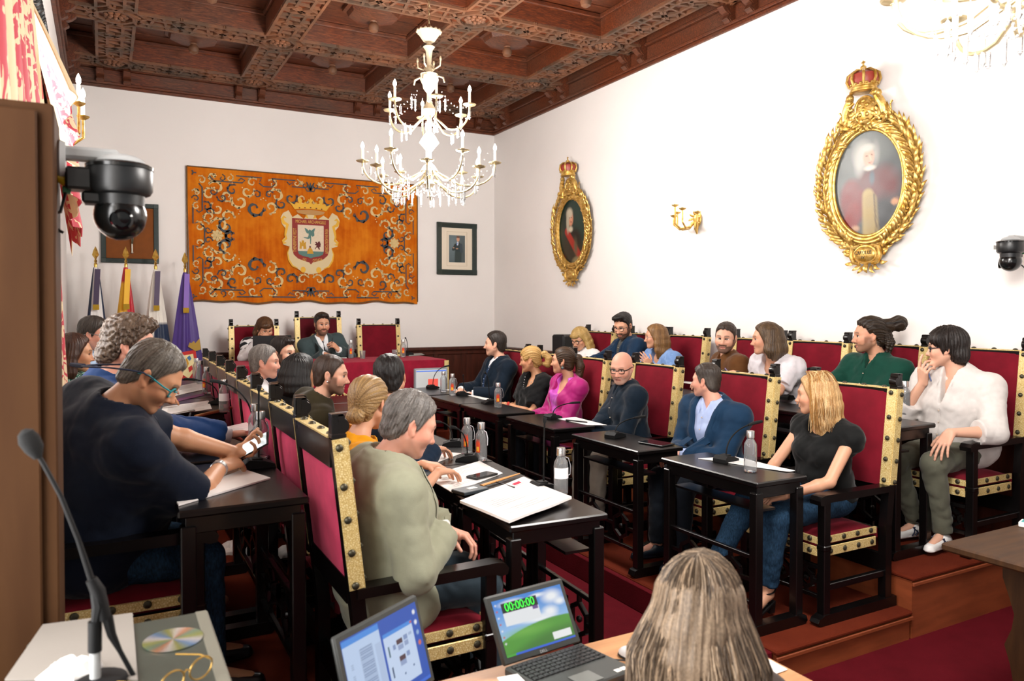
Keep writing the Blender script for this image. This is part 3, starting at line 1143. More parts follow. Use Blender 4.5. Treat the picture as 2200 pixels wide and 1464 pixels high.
# ---------------------------------------------------------------- painted pictures
class Painter:
    def __init__(s, X, Y, base):
        s.X, s.Y = X, Y
        s.C = np.zeros(X.shape + (3,)) + np.array(lin(base))

    def mixm(s, m, col):
        m = np.clip(m, 0, 1)[..., None]
        s.C = s.C * (1 - m) + np.array(lin(col)) * m
        return s

    def ell(s, cx, cy, rx, ry, col, soft=.15, rot=0, amt=1.0):
        c, n = math.cos(rot), math.sin(rot)
        x, y = s.X - cx, s.Y - cy
        d = np.sqrt(((x * c + y * n) / rx) ** 2 + ((-x * n + y * c) / ry) ** 2)
        return s.mixm(amt * (1 + soft - d) / (2 * soft), col)

    def seg(s, a, b, w, col, soft=.3):
        ax, ay = a
        bx, by = b
        L2 = (bx - ax) ** 2 + (by - ay) ** 2
        t = np.clip(((s.X - ax) * (bx - ax) + (s.Y - ay) * (by - ay)) / L2, 0, 1)
        d = np.hypot(s.X - ax - t * (bx - ax), s.Y - ay - t * (by - ay)) / w
        return s.mixm((1 + soft - d) / (2 * soft), col)

    def cloud(s, col, amt, k=5.0, seed=0):
        r = np.random.RandomState(seed)
        f = 0
        for q in range(6):
            a, b, p = r.uniform(-k, k), r.uniform(-k, k), r.uniform(0, 6)
            f = f + np.sin(a * s.X * 2 + b * s.Y * 2 + p)
        return s.mixm(amt * (f / 6 + .5), col)


def oval_painting(kind, ra, rb):
    nr, na = 46, 120
    R, A = np.meshgrid(np.linspace(0, 1, nr), np.linspace(0, 2 * PI, na, endpoint=False), indexing='ij')
    X, Y = R * np.cos(A), R * np.sin(A)
    if kind == 'red':
        p = Painter(X, Y * 1.3, '#474d4d')
        p.cloud('#6d7371', .5, 3, 1)
        p.ell(-.25, 1.0, .6, .45, '#8f9492', .8, 0, .6)
        p.ell(.6, -.6, .5, .8, '#33353a', .5)
        p.ell(.42, -.10, .42, .45, '#5d2529', .3)
        p.ell(-.42, -.40, .40, .55, '#6e1d22', .15, .2)
        p.ell(-.50, -.85, .22, .45, '#7d2526', .2, -.25)
        p.ell(.05, .05, .36, .25, '#5a262a', .35)
        p.ell(.45, -.85, .35, .5, '#2c3034', .35)
        p.seg((.0, -.30), (-.02, -1.3), .16, '#a3905e', .25)
        p.seg((.08, -.42), (.12, -1.3), .16, '#9c8857', .25)
        p.seg((.17, -.30), (.22, -1.3), .025, '#5d4a2c', .5)
        p.ell(-.14, .72, .26, .30, '#b9b8b2', .4, 0, .85)
        p.ell(-.24, .48, .13, .25, '#b4b2ac', .5, 0, .7)
        p.ell(.22, .70, .10, .26, '#a9a8a2', .5, 0, .6)
        p.ell(.03, .62, .155, .225, '#cfa18c', .18)
        p.ell(.0, .86, .17, .09, '#bfbdb6', .4)
        p.ell(.06, .36, .15, .06, '#cfc8bc', .4)
        p.seg((.06, .66), (.09, .56), .022, '#dcb49e', .6)
        p.ell(-.03, .67, .035, .013, '#4a3832', .5)
        p.ell(.11, .67, .03, .013, '#4a3832', .5)
        p.ell(.07, .49, .045, .014, '#96564c', .5)
        p.ell(.12, .12, .07, .16, '#40505e', .4)
        p.ell(.73, -.53, .10, .08, '#c08a62', .3)
        p.ell(-.38, -1.08, .11, .07, '#b58d6e', .4)
        p.cloud('#83888a', .14, 6, 4)
    else:
        p = Painter(X / 1.2 + .08, (Y * 1.3 - .50) / 1.2 + .36, '#16302a')
        p.cloud('#0d1f1c', .6, 2, 2)
        p.ell(.5, .3, .4, .7, '#27453d', .8, 0, .6)
        p.ell(.05, -.75, .62, .62, '#2d2a1f', .25)
        p.ell(.25, -.3, .34, .3, '#1d1c18', .3)
        p.seg((-.25, -.05), (.45, -.85), .13, '#9d2b22', .25)
        p.ell(.28, -.6, .1, .25, '#56513c', .7)
        p.ell(.0, .36, .17, .24, '#c98a6b', .2)
        p.ell(-.06, .55, .19, .17, '#bdb39c', .35)
        p.ell(-.18, .25, .09, .33, '#b0a68f', .35)
        p.ell(.0, .02, .13, .09, '#c7bda4', .4)
        p.ell(.06, .40, .03, .014, '#3a2418', .5)
        p.ell(-.04, .40, .03, .014, '#3a2418', .5)
        p.ell(.04, .26, .05, .016, '#8a3f34', .5)
        p.seg((.02, .38), (.05, .30), .02, '#dca184', .6)
        p.ell(.35, -1.05, .28, .13, '#7d7352', .4)
        p.ell(-.55, -.95, .15, .13, '#8e1f1c', .4)
    mb = MB()
    V = np.stack([X * ra, Y * rb, np.full(X.shape, .012) + .006 * (1 - R ** 2)], -1).reshape(-1, 3)
    mb.v = [tuple(q) for q in V]
    mb.f = [(i * na + k, (i + 1) * na + k, (i + 1) * na + (k + 1) % na, i * na + (k + 1) % na) for i in range(nr - 1) for k in range(na)]
    mb.c = [tuple(q) for q in p.C.reshape(-1, 3)]
    return mb


def leaf(mb, p, ang, L, w, z0, lift=.03, bend=.25):
    pts = []
    for i in range(6):
        t = i / 5
        a = ang + bend * t
        pts.append((p[0] + L * t * math.cos(a), p[1] + L * t * math.sin(a), z0 + lift * math.sin(t * 2.2)))
    mb.tube(pts, [w * .35, w * .9, w, w * .85, w * .5, w * .06], 7, True, .5, up=(0, 0, 1))


def oval_portrait(label, o, kind, rnd):
    r = random.Random(rnd)
    t = wall_thing('oval_picture', label, 'portrait', o, (0, -1, 0), (0, 0, 1), 'gilt oval portraits on the right wall', tilt=.03)
    ra, rb = .292, .395
    oval_painting(kind, ra + .01, rb + .01).build('painting', M_PAINT, t)
    m = MB()

    def ring(a, b, z, rr, n=72, nn=10):
        m.tube([(a * math.cos(q), b * math.sin(q), z) for q in [2 * PI * k / n for k in range(n + 1)]], rr, nn, False)
    ring(ra + .008, rb + .008, .024, .012)
    ring(ra + .032, rb + .032, .030, .020)
    ring(ra + .058, rb + .058, .026, .014)
    m.sheet(lambda u, v: ((ra + .01 + .12 * v) * math.cos(2 * PI * u), (rb + .01 + .12 * v) * math.sin(2 * PI * u), .004 + .012 * (1 - v)), 72, 2, .003)
    m.build('moulding', M_GILT, t)
    m = MB()
    for row, (da, L, w, z0) in enumerate(((.075, .095, .017, .02), (.105, .10, .017, .03), (.125, .085, .015, .015))):
        n = 34
        for sx in (-1, 1):
            for k in range(n):
                q = -PI / 2 + (k + .5 * (row % 2)) / n * PI * .93
                x, y = (ra + da) * math.cos(q) * 1.02, (rb + da) * math.sin(q)
                if abs(x) < .10 and (y < -.40 or y > .30):
                    continue
                tang = math.atan2((rb + da) * math.cos(q), -(ra + da) * math.sin(q))
                spread = -(.45 + .35 * (row == 2) + r.uniform(-.25, .25)) if row else .35 + r.uniform(-.2, .2)
                a = tang + spread
                big = 1.25 if q > .2 else 1
                if sx < 0:
                    leaf(m, (-x, y), PI - a, L * big * r.uniform(.8, 1.15), w, z0, .03, -.3 + r.uniform(-.2, .2))
                else:
                    leaf(m, (x, y), a, L * big * r.uniform(.8, 1.15), w, z0, .03, .3 + r.uniform(-.2, .2))
    for k in range(26):
        q = r.uniform(-1.3, 1.2)
        sx = r.choice((-1, 1))
        m.ball((sx * (ra + .1) * math.cos(q), (rb + .1) * math.sin(q), .05), .012, 7, 5)
    m.build('laurel_garland', M_GILT, t)
    # shield and two small lions
    m = MB()
    m.ball((0, .555, .03), (.085, .10, .035), 20, 12)
    ringp = [(.082 * math.cos(q), .555 + .097 * math.sin(q), .045) for q in [2 * PI * k / 30 for k in range(31)]]
    m.tube(ringp, .010, 7, False)
    for (x, y) in ((-.03, .59), (.03, .585), (0, .555), (-.03, .52), (.03, .515), (0, .62)):
        m.ball((x, y, .06), (.017, .020, .012), 8, 6)
    for k in range(14):
        a = PI * (k + .5) / 14 + PI
        leaf(m, (.09 * math.cos(a), .54 + .09 * math.sin(a)), a + r.uniform(-.6, .6), .07, .014, .03)
    for sx in (-1, 1):
        for (x, y, q, L) in ((.10, .45, .5, .10), (.15, .47, .9, .10), (.06, .45, 2.4, .08), (.2, .44, .7, .08), (.13, .44, -.2, .09)):
            leaf(m, (sx * x, y), q if sx > 0 else PI - q, L, .018, .03, .04, .8 * sx)
        m.tube([(sx * .06, .46, .04), (sx * .12, .485, .05), (sx * .16, .47, .05), (sx * .165, .44, .045), (sx * .14, .43, .04)], .012, 7)
    m.build('heraldic_shield', M_GILT, t)
    for sx in (-1, 1):
        m = MB()
        m.tube([(sx * .165, .50, .05), (sx * .16, .55, .055), (sx * .135, .60, .06), (sx * .115, .635, .065)], [.026, .030, .032, .026], 10)
        m.ball((sx * .108, .66, .07), (.03, .032, .028), 10, 8)
        m.ball((sx * .085, .655, .08), (.015, .013, .014), 8, 6)
        m.ball((sx * .12, .648, .06), (.034, .036, .026), 8, 6)
        m.tube([(sx * .125, .60, .075), (sx * .09, .60, .08), (sx * .07, .615, .075)], [.013, .011, .010], 7)
        m.tube([(sx * .13, .585, .06), (sx * .10, .565, .07), (sx * .08, .57, .07)], [.013, .011, .010], 7)
        m.tube([(sx * .16, .51, .055), (sx * .125, .49, .06), (sx * .13, .455, .055)], [.017, .014, .012], 7)
        m.tube([(sx * .175, .51, .05), (sx * .19, .48, .05), (sx * .18, .455, .05)], [.017, .013, .012], 7)
        m.tube([(sx * .18, .50, .04), (sx * .215, .51, .04), (sx * .21, .55, .04), (sx * .225, .575, .04)], [.007, .006, .006, .010], 6)
        m.build('lion', M_GILT, t)
    # crown
    m = MB()
    c = (0, .715, .055)
    RZ = Matrix.Rotation(-PI / 2, 3, 'X')
    m.lathe([(.070, -.03), (.076, -.028), (.076, -.018), (.071, -.014), (.071, .0), (.076, .004), (.076, .012), (.070, .014)], 26, c, RZ)
    for k in range(16):
        a = 2 * PI * k / 16
        m.ball((c[0] + .076 * math.cos(a), c[1] + .018, c[2] + .076 * math.sin(a)), .010, 7, 5)
    for k in range(8):
        a = 2 * PI * k / 8 + .2
        pts = [(c[0] + rr * math.cos(a), c[1] + h, c[2] + rr * math.sin(a)) for rr, h in ((.072, .01), (.088, .05), (.082, .09), (.05, .115), (.0, .118))]
        m.tube(pts, .0085, 7)
    m.ball((0, c[1] + .135, c[2]), .017, 10, 8)
    m.box(0, c[1] + .165, c[2], .007, .034, .007)
    m.box(0, c[1] + .170, c[2], .022, .007, .007)
    KS = Matrix.Translation((0, .70, .055)) @ Matrix.Diagonal((1.38, 1.12, 1.2, 1)) @ Matrix.Translation((0, -.70, -.055))
    cr = m.xf(KS).build('crown', M_GILT, t)
    MB().lathe([(.068, .0), (.080, .045), (.076, .085), (.045, .108), (0, .110)], 22, c, RZ).xf(KS).build('crown_velvet', mat('red enamel', '#9c3a2c', .45), cr)
    # name cartouche
    m = MB()
    m.ball((0, -.545, .055), (.092, .062, .030), 24, 14)
    m.tube([(.094 * math.cos(q), -.545 + .064 * math.sin(q), .055) for q in [2 * PI * k / 30 for k in range(31)]], .010, 7, False)
    for sx in (-1, 1):
        m.tube([(sx * .05, -.475, .05), (sx * .11, -.49, .055), (sx * .125, -.55, .055), (sx * .10, -.605, .055), (sx * .06, -.615, .055), (sx * .05, -.595, .055)], [.012, .018, .020, .018, .014, .010], 8)
        for (x, y, q) in ((.12, -.50, .5), (.13, -.55, .1), (.11, -.60, -.6), (.06, -.62, -1.1), (.03, -.63, -1.4), (.13, -.47, 1.2), (.16, -.48, .5)):
            leaf(m, (sx * x, y), q if sx > 0 else PI - q, .075, .017, .03, .03, .5 * sx)
    leaf(m, (0, -.61), -PI / 2, .08, .024, .04)
    ca = m.build('name_cartouche', M_GILT, t)
    if kind == 'red':
        x = MB()
        add_text(x, 'CAROLUS', .040, Matrix.Translation((0, -.533, .0845)), .0015, .82)
        add_text(x, 'IV', .034, Matrix.Translation((0, -.568, .0835)), .0015)
        x.build('lettering', mat('dark umber lettering', '#3a2812', .5), ca, smooth=0)
    return t


def framed(name, label, cat, o, w, h, fw, col, mat_in, depth=.03):
    t = wall_thing(name, label, cat, o, (1, 0, 0), (0, 0, 1))
    m = MB()
    for s in (-1, 1):
        m.box(s * (w / 2 - fw / 2), 0, depth / 2, fw, h, depth, .006)
        m.box(0, s * (h / 2 - fw / 2), depth / 2, w, fw, depth * .98, .006)
        for q in (.25, .5, .75):
            m.box(s * (w / 2 - fw * q), 0, depth + .002, fw * .10, h - 2 * fw * q, .008, .002)
            m.box(0, s * (h / 2 - fw * q), depth + .002, w - 2 * fw * q, fw * .10, .008, .002)
        for s2 in (-1, 1):
            m.box(s * (w / 2 - fw / 2), s2 * (h / 2 - fw / 2), depth * .55 + .004, fw, fw, depth * 1.1, .004)
    m.build('frame', mat('dark green black lacquer', col, .3, coat=.3), t)
    MB().box(0, 0, .008, w - 1.6 * fw, h - 1.6 * fw, .012).build('backing', mat_in, t)
    return t


def pictures():
    oval_portrait('large gilt oval portrait of a bewigged man in red coat, nearest on the right wall', (XR - .035, 3.79, 2.77), 'red', 3)
    oval_portrait('gilt oval portrait of an armoured man with red sash, far on the right wall', (XR - .035, 7.93, 2.78), 'green', 5)
    c = on_y(980, 535, YB)
    t = framed('framed_photograph', 'dark framed photograph of a standing man in suit, right of the orange tapestry', 'picture', (4.575, YB - .005, 2.695), .64, .76, .075, '#142a26', mat('cream mount', '#eaddc8', .8))
    m = MB()
    for s in (-1, 1):
        m.box(s * .16, 0, .016, .004, .50, .003)
        m.box(0, s * .25, .016, .32, .004, .003)
    m.build('mount_line', mat('beige line', '#c8b79a', .8), t)
    nx, ny = 60, 90
    X, Y = np.meshgrid(np.linspace(-1, 1, nx), np.linspace(-1.55, 1.55, ny), indexing='ij')
    p = Painter(X, Y, '#566468')
    p.ell(-.6, .6, .7, 1.2, '#74858a', .7, 0, .7)
    p.ell(.8, -.6, .6, 1.2, '#4a5554', .7, 0, .7)
    p.seg((.15, -.4), (.12, -1.7), .42, '#33403f', .15)
    p.ell(.15, .2, .44, .55, '#2c3a3c', .12)
    p.seg((.5, .45), (.55, -.3), .16, '#3b4850', .2)
    p.seg((-.2, .45), (-.5, -.05), .13, '#26302f', .2)
    p.seg((-.5, -.1), (.1, -.0), .12, '#2a3534', .2)
    p.ell(-.42, .12, .09, .07, '#c99a7c', .3)
    p.ell(.0, .02, .14, .06, '#c99a7c', .3)
    p.seg((.08, .72), (.05, .5), .1, '#e6e8ea', .3)
    p.seg((.03, .68), (-.02, .45), .05, '#5b86c4', .3)
    p.ell(.13, 1.12, .19, .28, '#d09a7c', .12)
    p.ell(.13, 1.36, .20, .12, '#6e4a38', .3)
    mb = MB()
    mb.v = [(a * .128, b * .128, .017) for a, b in zip(X.ravel(), Y.ravel())]
    mb.f = [(i * ny + j, (i + 1) * ny + j, (i + 1) * ny + j + 1, i * ny + j + 1) for i in range(nx - 1) for j in range(ny - 1)]
    mb.c = [tuple(q) for q in p.C.reshape(-1, 3)]
    mb.build('photograph', M_PAINT, t)
    t = framed('crucifix_panel', 'dark framed brown panel with a silver crucifix, left on the back wall', 'crucifix', (.29, YB - .005, 2.72), .62, .72, .055, '#1b3634', mat('brown cloth backing', '#7c4310', .85, var=.1))
    cr = MB().box(.02, -.02, .035, .016, .42, .012, .003).box(.02, .10, .035, .24, .016, .012, .003)
    for (x, y) in ((.14, .10), (-.10, .10), (.02, .19), (.02, -.235)):
        cr.ball((x, y, .035), (.014, .014, .010), 8, 6)
    c0 = cr.build('cross', mat('aged silver', '#b9b2a4', .35, .8), t)
    f = MB().tube([(.02, .10, .05), (.022, .04, .056), (.018, -.02, .054)], [.020, .018, .014], 9)
    f.tube([(.018, -.02, .054), (.026, -.08, .06), (.02, -.13, .05)], [.014, .011, .008], 8)
    f.ball((.02, .13, .056), (.015, .019, .016), 9, 7)
    for s in (-1, 1):
        f.tube([(.02 + s * .015, .09, .05), (.02 + s * .06, .105, .05), (.02 + s * .105, .112, .048)], [.008, .007, .006], 7)
    f.build('figure', mat('dark bronze figure', '#54503f', .4, .6), c0)


# ---------------------------------------------------------------- chandeliers and sconces
M_CHAN = mat('pale gilt chandelier metal', '#cdbd94', .28, .8)
M_BULB = mat('lit candle bulb', '#fff4e2', .4, emit=30)
M_BULB.cycles.emission_sampling = 'NONE'
M_SLEEVE = mat('ivory candle sleeve', '#f2e6cd', .5, emit=.5)


def m_crystal():
    t = NT('cut crystal')
    t.b.inputs['Base Color'].default_value = (1, 1, 1, 1)
    t.b.inputs['Roughness'].default_value = .03
    t.b.inputs['Transmission Weight'].default_value = .75
    t.b.inputs['IOR'].default_value = 1.5
    return t.m


M_CRYS = m_crystal()


def candle(parent, x, y, z, hgt=.10, n=1):
    m = MB().lathe([(.012, 0), (.014, .004), (.05, .014), (.056, .022), (.05, .022), (.02, .016), (.016, .02), (.020, .034), (.013, .036)], 16, (x, y, z))
    p = m.build('drip_pan', M_CHAN, parent)
    MB().lathe([(.011, .034), (.011, .034 + hgt), (.0, .034 + hgt)], 10, (x, y, z)).build('candle_sleeve', M_SLEEVE, p)
    MB().lathe([(.006, 0), (.014, .016), (.016, .028), (.010, .048), (.0, .066)], 10, (x, y, z + .034 + hgt)).build('bulb', M_BULB, p)
    return p


def prism_mesh(L=.11):
    return MB().lathe([(.0, 0), (.006, -.006), (.0, -.014), (.009, -.022), (.011, -.03), (.0085, -L * .8), (.012, -L * .84), (.0, -L)], 6)


def chandelier(loc, label):
    t = thing('chandelier', label, 'chandelier', loc, 0, 'crystal chandeliers')
    # origin: centre of the lower ring of arms
    st = MB()
    st.lathe([(0, -.16), (.02, -.15), (.05, -.11), (.02, -.07), (.045, -.03), (.075, .0), (.05, .04), (.02, .07), (.018, .16), (.05, .2), (.085, .24), (.05, .3), (.022, .33), (.02, .45), (.045, .48), (.06, .52),
              (.03, .57), (.02, .60), (.02, .66), (.05, .70), (.062, .76), (.075, .82), (.03, .80), (.02, .84), (.04, .86), (.018, .89), (.022, .95), (.030, 1.02), (.05, 1.05), (.02, 1.07), (.015, 1.10)], 20)
    st.build('stem', mat('cream gilt metal', '#e6d8b8', .3, .4), t)
    st = MB().lathe([(.02, 1.08), (.05, 1.10), (.085, 1.15), (.10, 1.18), (.085, 1.185), (.02, 1.17)], 22)
    for k in range(14):
        a = 2 * PI * k / 14
        st.ball((.098 * math.cos(a), .098 * math.sin(a), 1.18), .014, 7, 5)
    st.build('canopy_bowl', mat('cream gilt metal', '#e6d8b8', .3, .4), t)
    ch = MB()
    for k in range(int((4.60 - loc[2] - 1.2) / .035)):
        z = 1.20 + k * .035
        pts = [(.010 * math.cos(a), 0, z + .022 * math.sin(a)) if k % 2 else (0, .010 * math.cos(a), z + .022 * math.sin(a)) for a in [2 * PI * q / 8 for q in range(9)]]
        ch.tube(pts, .0032, 5, False)
    ch.build('chain', M_CHAN, t)
    MB().lathe([(.11, 0), (.12, -.02), (.09, -.04), (.06, -.06), (.02, -.075), (0, -.08)], 20, (0, 0, ZP - .165 - loc[2])).build('ceiling_rose', mat('cream gilt metal', '#e6d8b8', .3, .4), t)
    for k in range(4):
        a = PI / 4 + PI / 2 * k
        c, s = math.cos(a), math.sin(a)
        m = MB().tube([(.02 * c, .02 * s, .90), (.05 * c, .05 * s, .86), (.10 * c, .10 * s, .885), (.105 * c, .105 * s, .93)], .007, 7)
        m.ball((.105 * c, .105 * s, .945), (.010, .010, .022), 8, 6)
        m.tube([(.03 * c, .03 * s, .70), (.08 * c, .08 * s, .80), (.13 * c, .13 * s, .78), (.14 * c, .14 * s, .74)], [.012, .010, .009, .006], 7)
        m.build('leaf_hook', mat('cream gilt metal', '#e6d8b8', .3, .4), t)
    tips = []
    for n, R, z0, ph in ((12, .56, .06, .1), (6, .36, .52, .3)):
        for k in range(n):
            a = 2 * PI * k / n + ph
            rr = R * (1.0 if k % 2 else .86 if n == 12 else 1.0)
            zz = z0 - (.08 if (k % 2 == 0 and n == 12) else 0)
            c, s = math.cos(a), math.sin(a)
            d = .17
            pts = [(.05 * c, .05 * s, zz - .06)]
            for q in range(9):
                f = q / 8
                ang = -PI * .62 + f * PI * .62
                pts.append(((.45 * rr + .55 * rr * math.sin(f * PI / 2)) * c, (.45 * rr + .55 * rr * math.sin(f * PI / 2)) * s, zz - d + d * (1 - math.cos(f * PI / 2)) - .03 * math.sin(f * PI)))
            arm = MB().tube(pts, .0085, 7).build('arm', M_CHAN, t)
            candle(arm, rr * c, rr * s, zz, .085)
            tips.append((rr * c, rr * s, zz))
            tips.append((rr * c * .7, rr * s * .7, zz - .15))
    p0 = None
    pm = prism_mesh()
    spots = []
    for (x, y, z) in tips:
        spots.append((x, y, z - .0, 1.0))
        spots.append((x * .93 + .02, y * .93 - .02, z - .015, .8))
    for k in range(22):
        a = 2 * PI * k / 22
        spots.append((.30 * math.cos(a), .30 * math.sin(a), -.12, 1.35))
    for k in range(12):
        a = 2 * PI * k / 12
        spots.append((.15 * math.cos(a), .15 * math.sin(a), .66, 1.25))
    spots = spots[:100]
    for (x, y, z, sc) in spots:
        if p0 is None:
            p0 = pm.build('crystal_drop', M_CRYS, t, smooth=0)
            o = p0
        else:
            o = p0.copy()
            COL.objects.link(o)
        o.location = (x, y, z)
        o.scale = (1, 1, sc)
    b = MB()
    for (r0, z0, r1, z1, n) in ((.56, .10, .30, -.11, 12), (.36, .50, .12, .66, 6), (.3, -.12, .05, -.16, 8)):
        for k in range(n):
            a = 2 * PI * k / n + .1
            for q in range(9):
                f = q / 8
                rr, zz = r0 + (r1 - r0) * f, z0 + (z1 - z0) * f - .05 * math.sin(f * PI)
                b.ball((rr * math.cos(a + .1 * f), rr * math.sin(a + .1 * f), zz), .0065, 6, 4)
    o = b.build('bead_strings', M_CRYS, t)
    o['kind'] = 'stuff'
    return t


def sconce(label, o, x, y):
    t = wall_thing('wall_sconce', label, 'wall lamp', o, x, y, 'gilt wall sconces')
    m = MB().ball((0, 0, .02), (.05, .08, .02), 14, 8)
    m.tube([(0, .08, .02), (.005, .0, .05), (0, -.10, .04), (0, -.15, .03)], [.012, .03, .022, .005], 10)
    for k in range(8):
        a = 2 * PI * k / 8
        leaf(m, (.02 * math.cos(a), .02 * math.sin(a)), a, .07, .014, .04)
    m.build('backplate', M_GILT, t)
    for (ex, ez, ey) in ((-.17, .13, .02), (.17, .13, .02), (-.07, .20, .11), (.06, .22, .06), (-.2, .06, .06)):
        pts = [(0, -.02, .05), (ex * .3, -.09, .05 + ez * .4), (ex * .7, -.10, .05 + ez * .75), (ex, -.05, .05 + ez), (ex, ey, .05 + ez)]
        arm = MB().tube(pts, [.010, .012, .010, .009, .008], 8).build('arm', M_GILT, t)
        # the candle stands along local +Y
        m = MB().lathe([(.01, 0), (.03, .012), (.038, .022), (.02, .02), (.014, .03)], 14, (ex, ey, .05 + ez), Matrix.Rotation(-PI / 2, 3, 'X'))
        p = m.build('drip_pan', M_GILT, arm)
        MB().lathe([(.012, .03), (.012, .13), (0, .13)], 10, (ex, ey, .05 + ez), Matrix.Rotation(-PI / 2, 3, 'X')).build('candle_sleeve', M_SLEEVE, p)
        MB().lathe([(.006, .13), (.015, .15), (.015, .165), (.008, .185), (0, .20)], 10, (ex, ey, .05 + ez), Matrix.Rotation(-PI / 2, 3, 'X')).build('bulb', M_BULB, p)
    return t


# ---------------------------------------------------------------- flags and curtain
def flag(i, top, rad, colors, label, emblem=False):
    x, y, zt = top
    t = thing('flag', label, 'flag', (x, y, DAIS), 0, 'flags in the left corner')
    zt -= DAIS
    MB().lathe([(.0, 0), (.14, 0), (.14, .02), (.06, .05), (.03, .06), (.025, .12), (0, .12)], 20).build('stand', mat('dark stained base', '#2a1c14', .4), t)
    MB().lathe([(.013, .05), (.013, zt - .22), (0, zt - .22)], 10).build('pole', mat('varnished pole', '#6b4424', .4), t)
    m = MB().lathe([(.016, zt - .24), (.018, zt - .20), (.010, zt - .185), (.017, zt - .17), (.009, zt - .15), (.012, zt - .14)], 12)
    m.lathe([(.010, zt - .14), (.035, zt - .10), (.022, zt - .05), (0, zt)], 4)
    m.build('spearhead', M_BRASS, t)
    z0 = zt - .24
    NU, NV = 96, 40
    mb = MB()
    g = random.Random(i)
    ph = [g.uniform(0, 6) for _ in range(4)]
    for j in range(NV + 1):
        f = j / NV
        R = .022 + rad * (f ** .8)
        for k in range(NU):
            a = 2 * PI * k / NU
            w = 1 + .16 * f ** .4 * math.sin(a * 7 + ph[0]) + .10 * f ** .5 * math.sin(a * 12 + ph[1]) + .05 * math.sin(a * 3 + ph[2])
            mb.v.append((R * w * math.cos(a), R * w * math.sin(a) * .62, z0 - f * (z0 - .35)))
            mb.c.append(lin(colors(a, f)))
    for j in range(NV):
        for k in range(NU):
            k2 = (k + 1) % NU
            mb.f.append((j * NU + k, (j + 1) * NU + k, (j + 1) * NU + k2, j * NU + k2))
    mb.build('cloth', mat_attr('flag satin', .45, .0, sheen=.3), t)
    # ribbon of the pole with its fringe
    fr = -.022 - rad * (.25 ** .8) * .62
    w = .028

    def rib(u, v):
        return ((u - .5) * 2 * w + .02 * (1 - v), -.03 + (fr - .0) * v - .012, z0 - .02 - .40 * v)
    rc = {0: '#3a2a4a', 1: '#f0b92a', 2: '#4a3a58', 3: '#7a55b0'}[i]
    r = MB().sheet(rib, 4, 10, .002).build('ribbon', mat('ribbon %d' % i, rc, .5, sheen=.2), t)
    m = MB()
    for k in range(9):
        xx = (k / 8 - .5) * 2 * w
        m.tube([(xx, fr - .045, z0 - .42), (xx, fr - .045, z0 - .48)], .004, 5)
    m.build('gold_fringe', mat('gold fringe', '#b8962a', .5, .3), r)
    if emblem:
        e = MB()
        e.paint('#b02024')
        M = Matrix.Translation((.0, -.17, .74)) @ Matrix.Rotation(-.35, 4, 'X') @ Matrix.Rotation(.0, 4, 'Z')

        def pl(pts, col, dz):
            e.paint(col)
            e._add([tuple(M @ Vector((p[0], dz, p[1]))) for p in pts], [tuple(range(len(pts)))])
        pl([(-.12, .16), (.10, .20), (.12, -.05), (.02, -.20), (-.12, -.10)], '#b82a26', 0)
        pl([(-.09, .12), (.07, .15), (.09, -.04), (.01, -.15), (-.09, -.07)], '#e7d7a0', -.004)
        pl([(-.07, .02), (-.06, .09), (-.03, .06), (.0, .10), (.02, .03), (.0, -.02)], '#c7922a', -.008)
        pl([(.01, -.02), (.05, .01), (.06, -.04), (.02, -.08)], '#b82a26', -.008)
        pl([(.0, .10), (.03, .13), (.05, .09), (.03, .06)], '#3f6f9a', -.009)
        pl([(.02, .24), (.06, .36), (.10, .28), (.15, .34), (.16, .20), (.10, .18)], '#a7863a', -.002)
        e.build('emblem', M_CLOTHCOL, t, smooth=0, fix=False)


def flags():
    navy, white, red, yel, pur = '#0d2545', '#ece9e6', '#c4152b', '#f2b40f', '#452a7c'

    def c0(a, f):   # front of the cloth is at a = -pi/2
        d = ((a + PI / 2 + PI) % (2 * PI)) - PI
        return white if abs(d - .15) < .75 else navy

    def c1(a, f):
        d = ((a + PI / 2 + PI) % (2 * PI)) - PI
        return yel if d < .1 and f > .12 else red

    def c2(a, f):
        d = ((a + PI / 2 + PI) % (2 * PI)) - PI
        return navy if (f > .42 and d > -.15 - (f - .42) * 1.2) else '#e8e3d8'

    def c3(a, f):
        return pur
    labs = ['blue and white flag, leftmost of the four by the back wall', 'red and yellow flag, second from the left by the back wall',
            'white and dark blue flag, third from the left by the back wall', 'purple flag with a coat of arms, left of the orange tapestry']
    for i, (u, v, r, c) in enumerate(((205, 529, .14, c0), (270, 530, .14, c1), (334, 535, .165, c2), (397, 542, .18, c3))):
        p = on_y(u, v, 9.72)
        flag(i, p, r, c, labs[i], i == 3)


